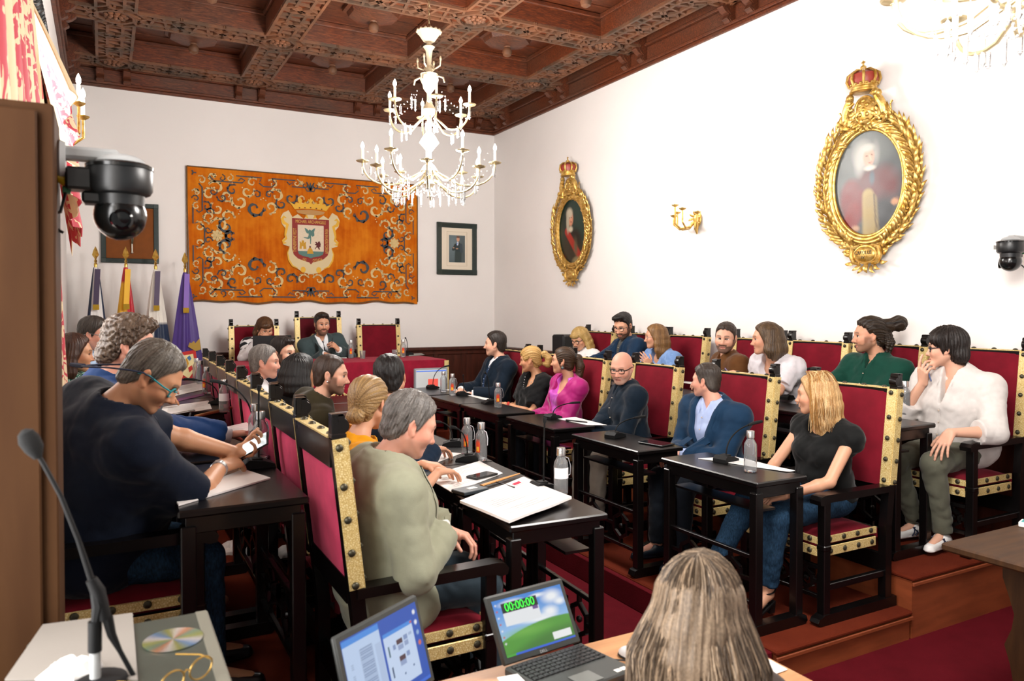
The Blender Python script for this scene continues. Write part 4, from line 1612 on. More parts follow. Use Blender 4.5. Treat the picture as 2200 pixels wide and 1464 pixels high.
def m_damask():
    t = NT('red and cream damask')
    at = t.n('ShaderNodeAttribute')
    at.attribute_name = 'uvw'
    sp = t.n('ShaderNodeSeparateXYZ')
    t.l(at.outputs['Vector'], sp.inputs[0])
    # broad red stripe with a flowing floral cut, beside a plain cream one
    w = t.n('ShaderNodeMath', operation='FRACT')
    m = t.n('ShaderNodeMath', operation='MULTIPLY')
    m.inputs[1].default_value = 2.6
    t.l(sp.outputs[0], m.inputs[0])
    t.l(m.outputs[0], w.inputs[0])
    st = t.n('ShaderNodeMath', operation='GREATER_THAN')
    st.inputs[1].default_value = .24
    t.l(w.outputs[0], st.inputs[0])
    mp = t.n('ShaderNodeMapping')
    mp.inputs['Scale'].default_value = (17, 9, 1)
    t.l(at.outputs['Vector'], mp.inputs[0])
    nz = t.noise(mp.outputs[0], 1.0, 1.5, .5, 2.2)
    g = t.n('ShaderNodeMath', operation='GREATER_THAN')
    g.inputs[1].default_value = .48
    t.l(nz, g.inputs[0])
    k = t.n('ShaderNodeMath', operation='MULTIPLY')
    t.l(st.outputs[0], k.inputs[0])
    t.l(g.outputs[0], k.inputs[1])
    mx = t.n('ShaderNodeMix', data_type='RGBA')
    t.l(k.outputs[0], mx.inputs['Factor'])
    mx.inputs[6].default_value = lin4('#d9c49c')
    mx.inputs[7].default_value = lin4('#b8273c')
    t.l(mx.outputs[2], t.b.inputs['Base Color'])
    t.b.inputs['Roughness'].default_value = .6
    t.b.inputs['Sheen Weight'].default_value = .2
    return t.m


def uv_sheet(fn, nu, nv, name, m, parent, su, sv, thick=.006):
    mb = MB().sheet(fn, nu, nv, thick)
    o = mb.build(name, m, parent, smooth=70)
    n = (nu + 1) * (nv + 1)
    uv = [((i / nu) * su, (j / nv) * sv, 0) for j in range(nv + 1) for i in range(nu + 1)]
    at = o.data.attributes.new('uvw', 'FLOAT_VECTOR', 'POINT')
    dat = np.zeros((len(o.data.vertices), 3), np.float32)
    dat[:n] = uv
    if len(dat) >= 2 * n:
        dat[n:2 * n] = uv
    at.data.foreach_set('vector', dat.ravel())
    return o


def curtain():
    t = thing('curtain', 'red and cream damask curtain with swagged valance on the left wall', 'curtain', (-.30, 3.8, 0))
    D = m_damask()

    def main(u, v):
        y = .62 + .86 * u
        return (.0 + .035 * math.sin(u * 24) + .012 * math.sin(u * 51 + 1) + .12 * (1 - v) * (1 - .4 * v), y, .44 + 2.72 * v)
    uv_sheet(main, 90, 14, 'panel', D, t, .86, 2.72)

    def swag(u, v):
        y = .10 + 1.12 * u
        k = max(0, (u - .72) / .28)
        fold = .022 * math.sin(u * 30 + v) + .012 * math.sin(u * 61)
        low = 2.16 + .62 * (1 - u) + k * .10 * (((u * 16) % 1.0) - .5)
        return (.05 + fold * (1 - .4 * v) + .13 * (1 - v) - .03 * v, y, low + (3.15 - low) * v)
    uv_sheet(swag, 160, 16, 'valance', D, t, 1.12, .9)

    def near(u, v):
        y = -1.48 + 1.62 * u
        low = 1.78 + .75 * u
        return (.02 + .026 * math.sin(u * 46 + v * 2.4) + .05 * (1 - v), y, low + (3.15 - low) * v)
    uv_sheet(near, 160, 14, 'swag', D, t, 1.70, 1.0)
    r = thing('curtain_rod', 'black twisted curtain rod with pale rails, top of the left wall', 'curtain rod', (-.30, 4.32, 3.27))
    m = MB()
    pts = [(.02 + .028 * math.cos(k * .7), -.95 + 1.85 * k / 360, .028 * math.sin(k * .7)) for k in range(361)]
    m.tube(pts, .013, 6)
    m.build('twisted_rod', M_BLKPL, r)
    m = MB()
    for dz in (-.065, .07):
        m.box(-.01, -.02, dz, .03, 1.9, .018, .004)
    for y in (-.9, 0, .88):
        m.box(-.045, y, 0, .07, .03, .12, .004)
    m.build('rail', mat('brushed steel rail', '#b7b5b3', .3, .7), r)


# ---------------------------------------------------------------- cameras on the wall and the cabinet
def ptz(label, loc, rz, bracket_len, sticker=False):
    t = thing('security_camera', label, 'camera', loc, rz, 'black dome cameras')
    m = MB().lathe([(.0, .055), (.072, .055), (.076, .048), (.076, -.005), (.07, -.015), (.058, -.02), (.056, -.05), (0, -.05)], 28)
    m.build('housing', M_BLKPL, t)
    MB().lathe([(.078, .047), (.079, .055), (.070, .060), (0, .060)], 28).build('top_cap', mat('black gloss plastic', '#0d0f0f', .2), t)
    m = MB().ball((0, 0, -.07), .062, 24, 16)
    h = m.build('lens_head', mat('black gloss plastic', '#0d0f0f', .2), t)
    MB().lathe([(.026, -.004), (.026, .012), (.020, .014), (.018, .004), (0, .004)], 18, (0, -.054, -.085), Matrix.Rotation(PI / 2, 3, 'X') @ Matrix.Rotation(.3, 3, 'Y')).build('lens', mat('dark lens glass', '#050607', .05), h)
    m = MB().box(-.075, 0, .015, .09, .07, .055, .006).box(-.06, 0, -.03, .05, .06, .03, .006)
    m.build('connector_box', M_BLKPL, t)
    m = MB().box(-bracket_len / 2, .0, .078, bracket_len, .05, .032, .008)
    m.ball((0, 0, .065), (.06, .05, .022), 16, 8)
    m.lathe([(0, -.008), (.045, -.008), (.05, .0), (.045, .012), (0, .012)], 20, (-bracket_len, 0, .06), Matrix.Rotation(PI / 2, 3, 'Y'))
    m.build('wall_bracket', M_GREYPL, t)
    m = MB().tube([(-.11, -.01, .01), (-.15, -.02, .015), (-bracket_len + .01, -.02, .0)], .008, 7)
    m.build('yellow_plug', mat('yellow cable', '#d6b01e', .5), t)
    MB().box(-.118, .01, -.012, .018, .025, .018, .002).build('terminal', mat('green terminal', '#3f8a5c', .5), t)
    m = MB().tube([(-.12, .0, -.02), (-.13, -.02, -.07), (-.17, -.02, -.09), (-bracket_len + .005, -.01, -.12)], .004, 6)
    m.build('cable', M_BLKPL, t)
    if sticker:
        MB().box(.02, -.077, .022, .055, .002, .026).build('sticker', M_WHITE, t)
    return t


def cabinet():
    x0, x1, y0, y1, h = XL + .01, -.095, 2.02, 2.27, 2.27
    t = thing('cabinet', 'tall brown wooden cabinet at the left edge, beside the grey box', 'cabinet', ((x0 + x1) / 2, (y0 + y1) / 2, 0))
    w, d = x1 - x0, y1 - y0
    mw = mat('brown veneer', '#3a220e', .7, spec=.15, var=.12, vscale=2.5, stretch=(5, 5, .7), col2='#432a14')
    MB().box(0, 0, h / 2, w, d, h, .004).build('carcass', mw, t)
    MB().box(-.01, -d / 2 - .008, h / 2, w - .045, .016, h - .04, .004).build('door', mw, t)


def decor():
    tapestry()
    pictures()
    chandelier((2.45, 6.0, 2.98), 'lit crystal chandelier hanging in front of the orange tapestry')
    chandelier((3.12, 1.58, 3.08), 'second crystal chandelier at the top edge, above the large oval portrait')
    sconce('gilt candle sconce on the right wall between the two oval portraits', (XR, 5.70, 2.70), (0, -1, 0), (0, 0, 1))
    sconce('gilt candle sconce on the left wall beside the damask curtain', (XL, 5.35, 2.92), (0, 1, 0), (0, 0, 1))
    flags()
    curtain()
    cabinet()
    p = on_y(258, 405, 2.17)
    ptz('black dome camera on a grey bracket, fixed to the brown cabinet', p, 0.0, p.x + .09)
    p = on_x(2171, 538, XR - .22)
    ptz('black dome camera with white sticker on the right wall', p, PI, .22, True)
# ---------------------------------------------------------------- things on the desks
def m_glass(name, col=(1, 1, 1), rough=.02, trans=1.0):
    t = NT(name)
    t.b.inputs['Base Color'].default_value = (*col, 1)
    t.b.inputs['Roughness'].default_value = rough
    t.b.inputs['Transmission Weight'].default_value = trans
    t.b.inputs['IOR'].default_value = 1.2 if 'water' in name else 1.25
    return t.m


def m_paper():
    t = NT('printed paper')
    t.b.inputs['Roughness'].default_value = .8
    t.b.inputs['Specular IOR Level'].default_value = .2
    at = t.n('ShaderNodeAttribute')
    at.attribute_name = 'Col'
    t.l(at.outputs['Color'], t.b.inputs['Base Color'])
    return t.m


M_GLASS = m_glass('clear bottle glass', (.93, .95, .96), .03, .84)
M_TUMB = m_glass('clear tumbler glass', (.93, .95, .96), .03, .84)
M_STEEL = mat('brushed steel', '#c9c9c8', .25, .9)
M_MIC = mat('matt black metal', '#0b0c0d', .6, spec=.25)
M_FOAM = mat('black foam', '#0c0d0d', .95, bump=.4, bscale=500)
M_PAPER = m_paper()
_PR = {}


def bottle(p, label, kind='flame', rz=0.0, strap=True):
    key = kind
    if key in _PR:
        return dup(_PR[key], p, rz, label, 'glass water bottles')
    t = thing('water_bottle', label, 'bottle', p, rz, 'glass water bottles')
    out = [(.0, .0), (.030, .0), (.0335, .004), (.0335, .135), (.031, .150), (.022, .166), (.0175, .176), (.0175, .190), (.0155, .190), (.0155, .176), (.020, .164), (.0292, .148), (.0315, .134), (.0315, .012), (.0, .010)]
    MB().lathe(out, 22).build('glass_body', M_GLASS if kind != 'blue' else m_glass('blue bottle plastic', (.02, .25, .75), .1), t)
    MB().lathe([(.020, .178), (.0215, .180), (.0215, .212), (.020, .216), (0, .216)], 20).build('cap', M_STEEL if kind != 'blue' else mat('blue plastic', '#1f7fc4', .4), t)
    if kind == 'flame':
        m = MB()
        m.paint('#d8421c')

        def on(u, z):
            a = -PI / 2 + u
            return (.0342 * math.cos(a), .0342 * math.sin(a), z)
        m.sheet(lambda u, v: on((u - .5) * .85, .050 + .055 * v), 8, 3)
        m.paint('#f0b429')
        m.sheet(lambda u, v: tuple(q * 1.012 if i < 2 else q for i, q in enumerate(on((u - .5) * .5, .056 + .026 * v))), 6, 2)
        m.paint('#d8421c')
        for k in (-.25, 0, .25):
            m._add([on(k - .12, .105), on(k + .12, .105), on(k + .05, .128)], [(0, 1, 2)])
        m.build('flame_label', M_CLOTHCOL, t, fix=False)
    elif kind == 'white':
        MB().sheet(lambda u, v: (.0343 * math.cos(-PI / 2 + (u - .5) * 2.6), .0343 * math.sin(-PI / 2 + (u - .5) * 2.6), .075 + .05 * v), 10, 2).build('white_label', mat('frosted label', '#e9e9ec', .6), t)
    if kind != 'blue':
        m = MB().tube([(.02, 0, .172), (.036, .0, .165), (.046, .0, .13), (.044, 0, .09), (.036, .0, .085)], .004, 6, True, .4)
        m.build('strap', mat('grey strap', '#c8c8cc', .6), t)
    _PR[key] = t
    return t


def mic(base, tip, label, bend=.6):
    """a desk microphone: wedge base, gooseneck and slim head; base and tip in world space"""
    b, q = Vector(base), Vector(tip)
    d = q - b
    t = thing('desk_microphone', label, 'microphone', b, 0, 'gooseneck desk microphones')
    h = Vector((d.x, d.y, 0))
    rz = math.atan2(h.y, h.x) if h.length > .02 else 0
    Rm = Matrix.Rotation(rz, 4, 'Z')
    m = MB().prism([(-.065, 0), (.065, 0), (.060, .016), (.02, .030), (-.045, .038), (-.065, .02)], .085, (0, -.0425, 0), (1, 0, 0), (0, 0, 1), (0, 1, 0))
    m.box(-.01, 0, .036, .05, .05, .01, .004)
    m.xf(Rm)
    m.build('base', M_MIC, t)
    s = Vector((0, 0, .035))
    e = Vector((d.x, d.y, d.z))
    c1 = s + Vector((0, 0, d.z * .8))
    hd = .09 / max(.1, (e - c1).length)
    pts = []
    for i in range(15):
        f = i / 14
        pts.append(tuple(s * (1 - f) ** 2 + c1 * 2 * f * (1 - f) + e * f * f))
    k = 11
    MB().tube(pts[:k + 1], .0042, 8).build('gooseneck', M_MIC, t)
    MB().tube(pts[k:], [.006] + [.0095] * (14 - k), 10).build('microphone_head', M_FOAM, t)
    return t


def paper(corners, label, z=None, n=2, curl=.0, mark=None, name='paper', cat='paper', lines=True, col='#eeeae6', group='papers on the desks'):
    """a sheet or stack given by four world corners (near-left, near-right, far-right, far-left)"""
    A, B, C, D = [Vector(c) for c in corners]
    o = (A + B + C + D) / 4
    o.z = min(c.z for c in (A, B, C, D))
    th = .0008 * n
    m = MB()

    def P(u, v):
        p = (A * (1 - u) + B * u) * (1 - v) + (D * (1 - u) + C * u) * v - o
        p.z += th + curl * (max(0, u - .5) ** 2 + max(0, v - .6) ** 2) * .8 + curl * .2 * math.sin(u * 5 + v * 3) ** 2
        return p
    m.paint(col)
    m.sheet(P, 10, 10, th)
    if lines:
        r = random.Random(len(label))
        m.paint('#b5b2b0')
        for k in range(14):
            v = .88 - k * .055
            u1 = r.uniform(.55, .88)
            if r.random() < .18:
                continue
            m._add([tuple(P(.12, v) + Vector((0, 0, .0006))), tuple(P(u1, v) + Vector((0, 0, .0006))), tuple(P(u1, v + .012) + Vector((0, 0, .0006))), tuple(P(.12, v + .012) + Vector((0, 0, .0006)))], [(0, 1, 2, 3)])
    if mark:
        m.paint(mark)
        m._add([tuple(P(.74, .86) + Vector((0, 0, .0008))), tuple(P(.86, .86) + Vector((0, 0, .0008))), tuple(P(.86, .93) + Vector((0, 0, .0008))), tuple(P(.74, .93) + Vector((0, 0, .0008)))], [(0, 1, 2, 3)])
    ob = m.build(name, M_PAPER, None, smooth=0, fix=False)
    ob.location = o
    return tag(ob, label, cat, group)


def quad_z(px, z):
    return [tuple(on_z(u, v, z)) for u, v in px]


def stick(a, b, r, col, name, label, cat, z=0.0, tipc=None, tip=.12, flat=1.0):
    a, b = Vector(a), Vector(b)
    o = (a + b) / 2
    if tipc is None:
        ob = MB().tube([tuple(a - o), tuple(a + (b - a) * .97 - o), tuple(b - o)], [r, r, r * .35], 8, True, flat).build(name, mat('%s %s' % (name, col), col, .45))
        ob.location = o
        return tag(ob, label, cat)
    t = thing(name, label, cat, o)
    c = a + (b - a) * (1 - tip)
    MB().tube([tuple(a - o), tuple(c - o)], r, 8, True, flat).build('shaft', mat('%s %s' % (name, col), col, .45), t)
    MB().tube([tuple(c - o), tuple(b - o)], [r * 1.02, r * .5], 8, True, flat).build('tip', mat('%s %s' % (name, tipc), tipc, .45), t)
    return t


def tumbler(p, label):
    t = thing('tumbler', label, 'glass', p, 0, 'water glasses on the head table')
    MB().lathe([(0, .0), (.030, .0), (.036, .095), (.033, .095), (.028, .012), (0, .012)], 20).build('glass_wall', M_TUMB, t)
    MB().lathe([(0, .0125), (.0275, .0125), (.0295, .040), (0, .040)], 20).build('water', m_glass('water', (.96, .98, 1), 0), t)
    return t


def phone(c, d, n, label, L=.14, W=.068, lit=True):
    d, n = Vector(d).normalized(), Vector(n).normalized()
    t = thing('phone', label, 'phone', (0, 0, 0))
    x = d.cross(n).normalized()
    n = x.cross(d)
    t.matrix_world = Matrix(((x.x, d.x, n.x, c[0]), (x.y, d.y, n.y, c[1]), (x.z, d.z, n.z, c[2]), (0, 0, 0, 1)))
    MB().box(0, 0, 0, W, L, .009, .003).build('case', M_BLKPL, t)
    m = MB().box(0, 0, .0052, W - .008, L - .016, .001)
    m.build('screen', mat('lit phone screen', '#c9d9dc', .2, emit=.7) if lit else mat('dark glass screen', '#1b1d20', .08), t)
    return t


def head_table():
    x0, x1, y0, y1, z = .98, 3.56, 8.20, 9.06, 1.215
    t = thing('head_table', 'long head table under a crimson cloth with gold crown emblem', 'table', ((x0 + x1) / 2, (y0 + y1) / 2, DAIS))
    cx, cy = (x0 + x1) / 2, (y0 + y1) / 2
    h = z - DAIS
    w, d = x1 - x0, y1 - y0
    cl = m_velvet('crimson table cloth', '#7c1428')
    m = MB().box(0, 0, h - .006, w, d, .012, .004)

    def skirt(u, v):
        x = (2 * u - 1) * w / 2
        return (x, -d / 2 - .004 - .012 * (1 + math.sin(u * 44)) * (1 - v) ** 1.5, .02 + (h - .024) * v)
    m.sheet(skirt, 80, 6, .004)
    for sx in (-1, 1):
        m.sheet(lambda u, v: (sx * (w / 2 + .002 + .01 * (1 + math.sin(u * 21)) * (1 - v)), -d / 2 + d * u, .02 + (h - .024) * v), 24, 4, .004)
    m.build('table_cloth', cl, t)
    for sx in (-1, 1):
        for sy in (-1, 1):
            MB().box(sx * (w / 2 - .1), sy * (d / 2 - .08), h / 2 - .01, .07, .07, h - .03, .004).build('leg', M_EBON, t)
    MB().box(w / 2 - .01, -d / 2 - .030, h / 2 + .02, .055, .008, h - .06, .002).build('gold_braid', M_GOLD, t)
    # crowned emblem embroidered on the front
    m = MB()
    y = -d / 2 - .034
    for sg in (-1, 1):
        m.tube([(0, y, .36), (sg * .05, y, .365), (sg * .11, y, .385)], .010, 6)
        for k in range(3):
            m.tube([(sg * (.02 + .04 * k), y, .37), (sg * (.035 + .045 * k), y, .43), (sg * .035 * (k > 0), y, .49)], .008, 6)
        m.tube([(sg * .10, y, .33), (sg * .14, y, .25), (sg * .10, y, .16), (0, y, .10)], .010, 6)
    m.ball((0, y, .51), (.016, .006, .016), 8, 6)
    m.box(0, y, .54, .008, .006, .04)
    m.box(0, y, .545, .026, .006, .008)
    m.tube([(-.11, y, .34), (0, y, .32), (.11, y, .34)], .010, 6)
    m.build('crown_emblem', M_GOLD, t)


def on_floor_bits():
    # loudspeaker on the end of the high tier
    p = on_y(1208, 741, 7.78)
    t = thing('loudspeaker', 'black loudspeaker standing behind the far end of the high right tier', 'loudspeaker', (p.x, p.y, 1.22), .35)
    MB().box(0, 0, .14, .19, .19, .28, .02).build('cabinet_body', M_BLKPL, t)
    MB().box(0, -.098, .15, .16, .008, .22, .003).build('grille', mat('speaker grille', '#1a1c1d', .6, bump=.5, bscale=300), t)
    MB().box(.0, -.104, .055, .03, .004, .006).build('badge', M_GREYPL, t)
    s = thing('speaker_stand', 'black pole stand carrying the loudspeaker', 'stand', (p.x, p.y, T2))
    MB().lathe([(.0, 0), (.16, 0), (.16, .015), (.03, .03), (.02, .05), (.02, .86), (.09, .865), (.09, .879), (0, .879)], 18).build('pole', M_MIC, s)
    # monitor in front of the head table
    a = on_y(891, 850, 7.95)
    b = on_y(962, 790, 7.95)
    w, h = b.x - a.x, b.z - a.z
    t = thing('monitor', 'grey flat monitor showing a red emblem, standing before the head table', 'monitor', ((a.x + b.x) / 2, 7.97, a.z - .03))
    MB().box(0, 0, .03 + h / 2, w, .035, h, .005).build('bezel', mat('silver grey plastic', '#8d9397', .4), t)
    sc = MB().box(0, -.019, .03 + h / 2, w - .035, .003, h - .035).build('screen', mat('pale lit screen', '#b9bcbc', .25, emit=.25), t)
    m = MB().box(.02, -.0215, .03 + h * .36, w * .30, .002, h * .46)
    m.build('red_emblem', mat('red screen image', '#d8564a', .3, emit=.4), sc)
    m = MB().box(0, -.0215, .03 + h * .93 - .012, w - .04, .002, .012)
    m.build('title_bar', mat('blue screen bar', '#4f74d0', .3, emit=.4), sc)
    MB().box(0, .03, .012, .16, .12, .024, .006).box(0, .03, .06, .05, .03, .10, .004).build('foot', mat('silver grey plastic', '#8d9397', .4), t)
    t2 = thing('monitor_stand', 'small dark table under the grey monitor', 'table', ((a.x + b.x) / 2, 7.96, 0))
    zt = a.z - .03
    MB().box(0, 0, zt - .012, w + .12, .30, .024, .004).build('table_top', M_EBON, t2)
    for sx in (-1, 1):
        for sy in (-1, 1):
            MB().box(sx * (w / 2 + .03), sy * .12, (zt - .024) / 2, .035, .035, zt - .026, .003).build('leg', M_EBON, t2)
    # pale plastic bags on the platform under the left desks
    for (u, v, s, lab, sd) in ((512, 1240, .15, 'crumpled white plastic bag on the floor under the outer left desk', 1), (622, 1230, .10, 'crumpled white bag beside the chair legs of the left inner row', 5)):
        p = on_z(u, v, T1 + .005)
        r = random.Random(sd)
        m = MB().ball((0, 0, 0), 1, 26, 16)
        ph = [r.uniform(0, 6) for _ in range(6)]
        vv = []
        for q in m.v:
            k = 1 + .13 * math.sin(q[0] * 5 + ph[0] + 2 * math.sin(q[2] * 4)) + .10 * math.sin(q[1] * 7 + ph[1] + q[2] * 3) + .07 * abs(math.sin(q[2] * 9 + q[0] * 6 + ph[2]))
            z = q[2] * .8 * k
            vv.append((q[0] * s * k, q[1] * s * .8 * k, max(0, (z + .75) * s)))
        m.v = vv
        ob = m.build('plastic_bag', mat('thin white plastic', '#d9d6d2', .35, var=.06), None)
        ob.location = p
        tag(ob, lab, 'bag')


def props():
    head_table()
    on_floor_bits()
    zR1, zR2, zL1, zL2, zH = T1 + .78, T2 + .78, T1 + .78, T2 + .78, 1.216
    e = .0015
    for (u, v, z, k, rz, lab) in (
            (1612, 1014, zR1, 'plain', .4, 'glass bottle on the black desk of the blonde woman in sleeveless top'),
            (1070, 876, zR1, 'flame', -.5, 'glass bottle with flame label beside the papers of the woman with blonde ponytail'),
            (972, 850, zR1, 'flame', -.5, 'glass bottle with flame label, right of two before the man in dark suit'),
            (953, 843, zR1, 'plain', .2, 'glass bottle, left of two before the man in dark suit'),
            (1205, 1062, zL1, 'white', -.3, 'glass bottle with white label at the corner of the nearest inner left desk'),
            (1003, 977, zL1, 'flame', -.6, 'glass bottle with flame label, rear of two beyond the reading man'),
            (1034, 990, zL1, 'flame', -1.1, 'glass bottle with flame label, front of two beyond the reading man'),
            (560, 986, zL2, 'plain', .5, 'large glass bottle in front of the phone of the man in polo shirt'),
            (549, 962, zL2, 'plain', .1, 'glass bottle partly hidden behind the bottle by the phone'),
            (482, 886, zL2, 'white', -.4, 'glass bottle with white label at the end of the desk with brown stick'),
            (444, 846, zL2, 'flame', -.8, 'glass bottle with flame label on the desk of the woman in green'),
            (431, 826, zL2, 'plain', .3, 'glass bottle on the far left desk, second from the back'),
            (422, 819, zL2, 'plain', .8, 'glass bottle farthest back on the left desks'),
            (1944, 891, zR2, 'plain', .2, 'half full glass bottle at the corner desk of the man in white shirt'),
            (1408, 806, zR2, 'plain', .6, 'clear bottle beside the blue bottle in front of the woman in light blue'),
            (1548, 812, zR2, 'plain', .9, 'glass bottle in front of the bearded man in brown'),
            (1150, 796, zR2, 'plain', .3, 'glass bottle on the far end desk of the high right tier'),
            (754, 770, zH, 'flame', -.3, 'glass bottle with flame label beside the speaking man in grey suit'),
            (866, 768, zH, 'flame', -.3, 'glass bottle with flame label before the empty head table chair'),
            (1426, 806, zR2, 'blue', 0, 'bright blue bottle in front of the woman in light blue jacket')):
        p = on_z(u, v, z)
        bottle((p.x, p.y, z + e), lab, k, rz)
    for (u, v, lab) in ((779, 771, 'tumbler of water beside the bottle of the speaking man'), (848, 769, 'tumbler of water before the empty head table chair'),
                        (706, 768, 'small tumbler by the left hand of the speaking man')):
        p = on_z(u, v, zH)
        tumbler((p.x, p.y, zH + e), lab)
    for (u, v, z, tu, tv, dy, lab) in (
            (1560, 992, zR1, 1636, 906, .06, 'gooseneck microphone on the desk of the blonde woman in sleeveless top'),
            (1322, 940, zR1, 1386, 895, .10, 'gooseneck microphone on the desk of the man in navy blazer'),
            (1188, 900, zR1, 1245, 865, .06, 'gooseneck microphone on the desk of the bald man'),
            (1051, 868, zR1, 1041, 800, .0, 'upright gooseneck microphone before the woman with blonde ponytail'),
            (996, 850, zR1, 995, 806, .0, 'small upright microphone beside the flame label bottle'),
            (930, 835, zR1, 966, 786, .0, 'gooseneck microphone at the far end of the low right row'),
            (1168, 1052, zL1, 1171, 898, .0, 'tall upright microphone at the corner of the nearest inner left desk'),
            (1004, 990, zL1, 968, 918, .05, 'gooseneck microphone next to two bottles on the inner left desk'),
            (972, 958, zL1, 934, 907, .05, 'gooseneck microphone behind the reading man, farther one'),
            (556, 1004, zL2, 557, 828, .0, 'tall upright microphone beside the phone of the man in polo shirt'),
            (545, 940, zL2, 452, 818, .1, 'long gooseneck microphone of the curly-haired man, leaning left'),
            (470, 868, zL2, 395, 815, .1, 'gooseneck microphone on the desk of the woman in green'),
            (1692, 858, zR2, 1742, 792, .05, 'gooseneck microphone behind the chair of the man in navy blazer'),
            (1568, 818, zR2, 1616, 780, .05, 'gooseneck microphone before the woman in white t-shirt'),
            (1448, 808, zR2, 1492, 779, .05, 'gooseneck microphone before the woman in light blue jacket'),
            (1276, 790, zR2, 1291, 738, .0, 'gooseneck microphone before the young man in navy jacket'),
            (876, 764, zH, 870, 726, .0, 'gooseneck microphone at the right end of the head table')):
        b = on_z(u, v, z)
        q = on_y(tu, tv, b.y + dy)
        mic((b.x, b.y, z + .001), q, lab)
    # papers
    P = lambda px, z, lab, **k: paper(quad_z(px, z + .0015), lab, **k)
    P([(1094, 1125), (1228, 1075), (1125, 1032), (988, 1082)], zL1 + .014, 'thick pile of white sheets with red stamp on the nearest inner left desk', n=14, curl=.012, mark='#d8394e')
    P([(972, 1060), (1080, 1018), (1030, 992), (915, 1026)], zL1, 'white printed sheets under the pen, left of the thick pile', n=4)
    P([(902, 1008), (992, 975), (960, 972), (893, 992)], zL1, 'white sheet with red stamp beyond the reading man', n=2, mark='#d8394e')
    P([(384, 1088), (581, 1030), (523, 1011), (372, 1070)], zL2, 'white folder under the forearm of the man in polo shirt', n=8, lines=False)
    P([(440, 936), (545, 925), (545, 905), (426, 932)], zL2, 'white sheet under the hand of the curly-haired man', n=3)
    P([(342, 896), (455, 880), (448, 862), (350, 876)], zL2, 'white sheets below the brown stick on the left desk', n=5)
    P([(372, 852), (438, 838), (436, 820), (378, 832)], zL2, 'white document before the woman in green', n=4)
    P([(362, 868), (440, 850), (436, 846), (364, 862)], zL2, 'mauve leaflet on the left desk', n=3, col='#7a4a6e', lines=False)
    P([(1500, 986), (1690, 1015), (1708, 1014), (1580, 983)], zR1, 'white sheets on the black desk of the blonde woman', n=3, curl=.008)
    P([(1196, 900), (1262, 914), (1304, 914), (1236, 897)], zR1, 'white sheet with pen on the desk of the bald man', n=2)
    P([(1004, 850), (1050, 862), (1066, 860), (1016, 850)], zR1, 'white sheet with yellow edge on the desk of the woman with blonde ponytail', n=2)
    P([(958, 838), (1000, 845), (1012, 843), (975, 836)], zR1, 'white sheet before the man in dark suit', n=2)
    P([(1458, 822), (1490, 826), (1492, 822), (1465, 819)], zR2, 'white sheet on the high tier desk, behind the bald man', n=2)
    P([(666, 770), (706, 772), (712, 766), (680, 764)], zH, 'white sheets under the hand of the speaking man', n=3)
    P([(715, 770), (745, 770), (742, 765), (718, 765)], zH, 'open white booklet beside the speaking man', n=3)
    P([(878, 766), (912, 763), (905, 760), (880, 761)], zH, 'grey folder at the right end of the head table', n=6, col='#9a9c98', lines=False)
    # tools
    stick(on_z(1034, 1044, zL1 + .012), on_z(1116, 1018, zL1 + .012), .011, '#c98d4a', 'letter_opener', 'wooden handled letter opener lying on the white sheets', 'letter opener', tipc='#c98d4a', tip=.5, flat=.5)
    q = on_z(1036, 1024, zL1 + .007)
    phone((q.x, q.y, zL1 + .012), (.9, .35, 0), (0, 0, 1), 'dark notebook with spiral edge lying on the white sheets', .16, .08, False)
    q = on_z(1010, 1054, zL1 + .01)
    t = thing('notebook', 'dark grey notebook with pale label beside the thick pile', 'notebook', (q.x, q.y, zL1 + .002), .25)
    MB().box(0, 0, .009, .15, .10, .016, .003).build('cover', mat('slate cover', '#2f373c', .5), t)
    MB().box(.01, 0, .0178, .05, .03, .001).build('label_tag', M_WHITE, t)
    stick(on_z(420, 895, zL2 + .01), on_z(500, 876, zL2 + .01), .010, '#9a6a38', 'wooden_stick', 'brown wooden stick lying along the edge of the left desk', 'stick')
    stick(on_z(360, 893, zL2 + .012), on_z(418, 882, zL2 + .012), .013, '#4a3826', 'glasses_case', 'brown glasses case on the white sheets of the left desk', 'glasses case', flat=.5)
    stick(on_z(1216, 903, zR1 + .008), on_z(1262, 908, zR1 + .008), .006, '#17181a', 'pen', 'black pen on the sheet of the bald man', 'pen')
    stick(on_z(1105, 1048, zL1 + .03), on_z(1065, 1036, zL1 + .02), .004, '#1b1c1e', 'pen', 'black pen between the pile and the sheets on the nearest inner left desk', 'pen')
    q = on_z(1410, 955, zR1)
    phone((q.x, q.y, zR1 + .007), (.2, -1, 0), (0, 0, 1), 'black tablet with pale edge on the desk of the man in navy blazer', .20, .13, False)
    # things held in the hand
    for key, side, dd, nn, lab, kind in (('heavy-set man in navy polo', -1, 0, 0, 'lit phone held by the man in navy polo shirt', 'phone'),):
        for k, v in PEOPLE.items():
            if k.startswith(key):
                S0, El, W, d, n, h = v['arms'][side]
                c = v['O'] + W + nrm(d) * .085 + nrm(n) * .020 + np.array([.0, -.01, .004])
                phone(c, (d[0], d[1] - .2, d[2] + .45), (n[0] - .5, n[1] - .5, n[2] + .2), lab)
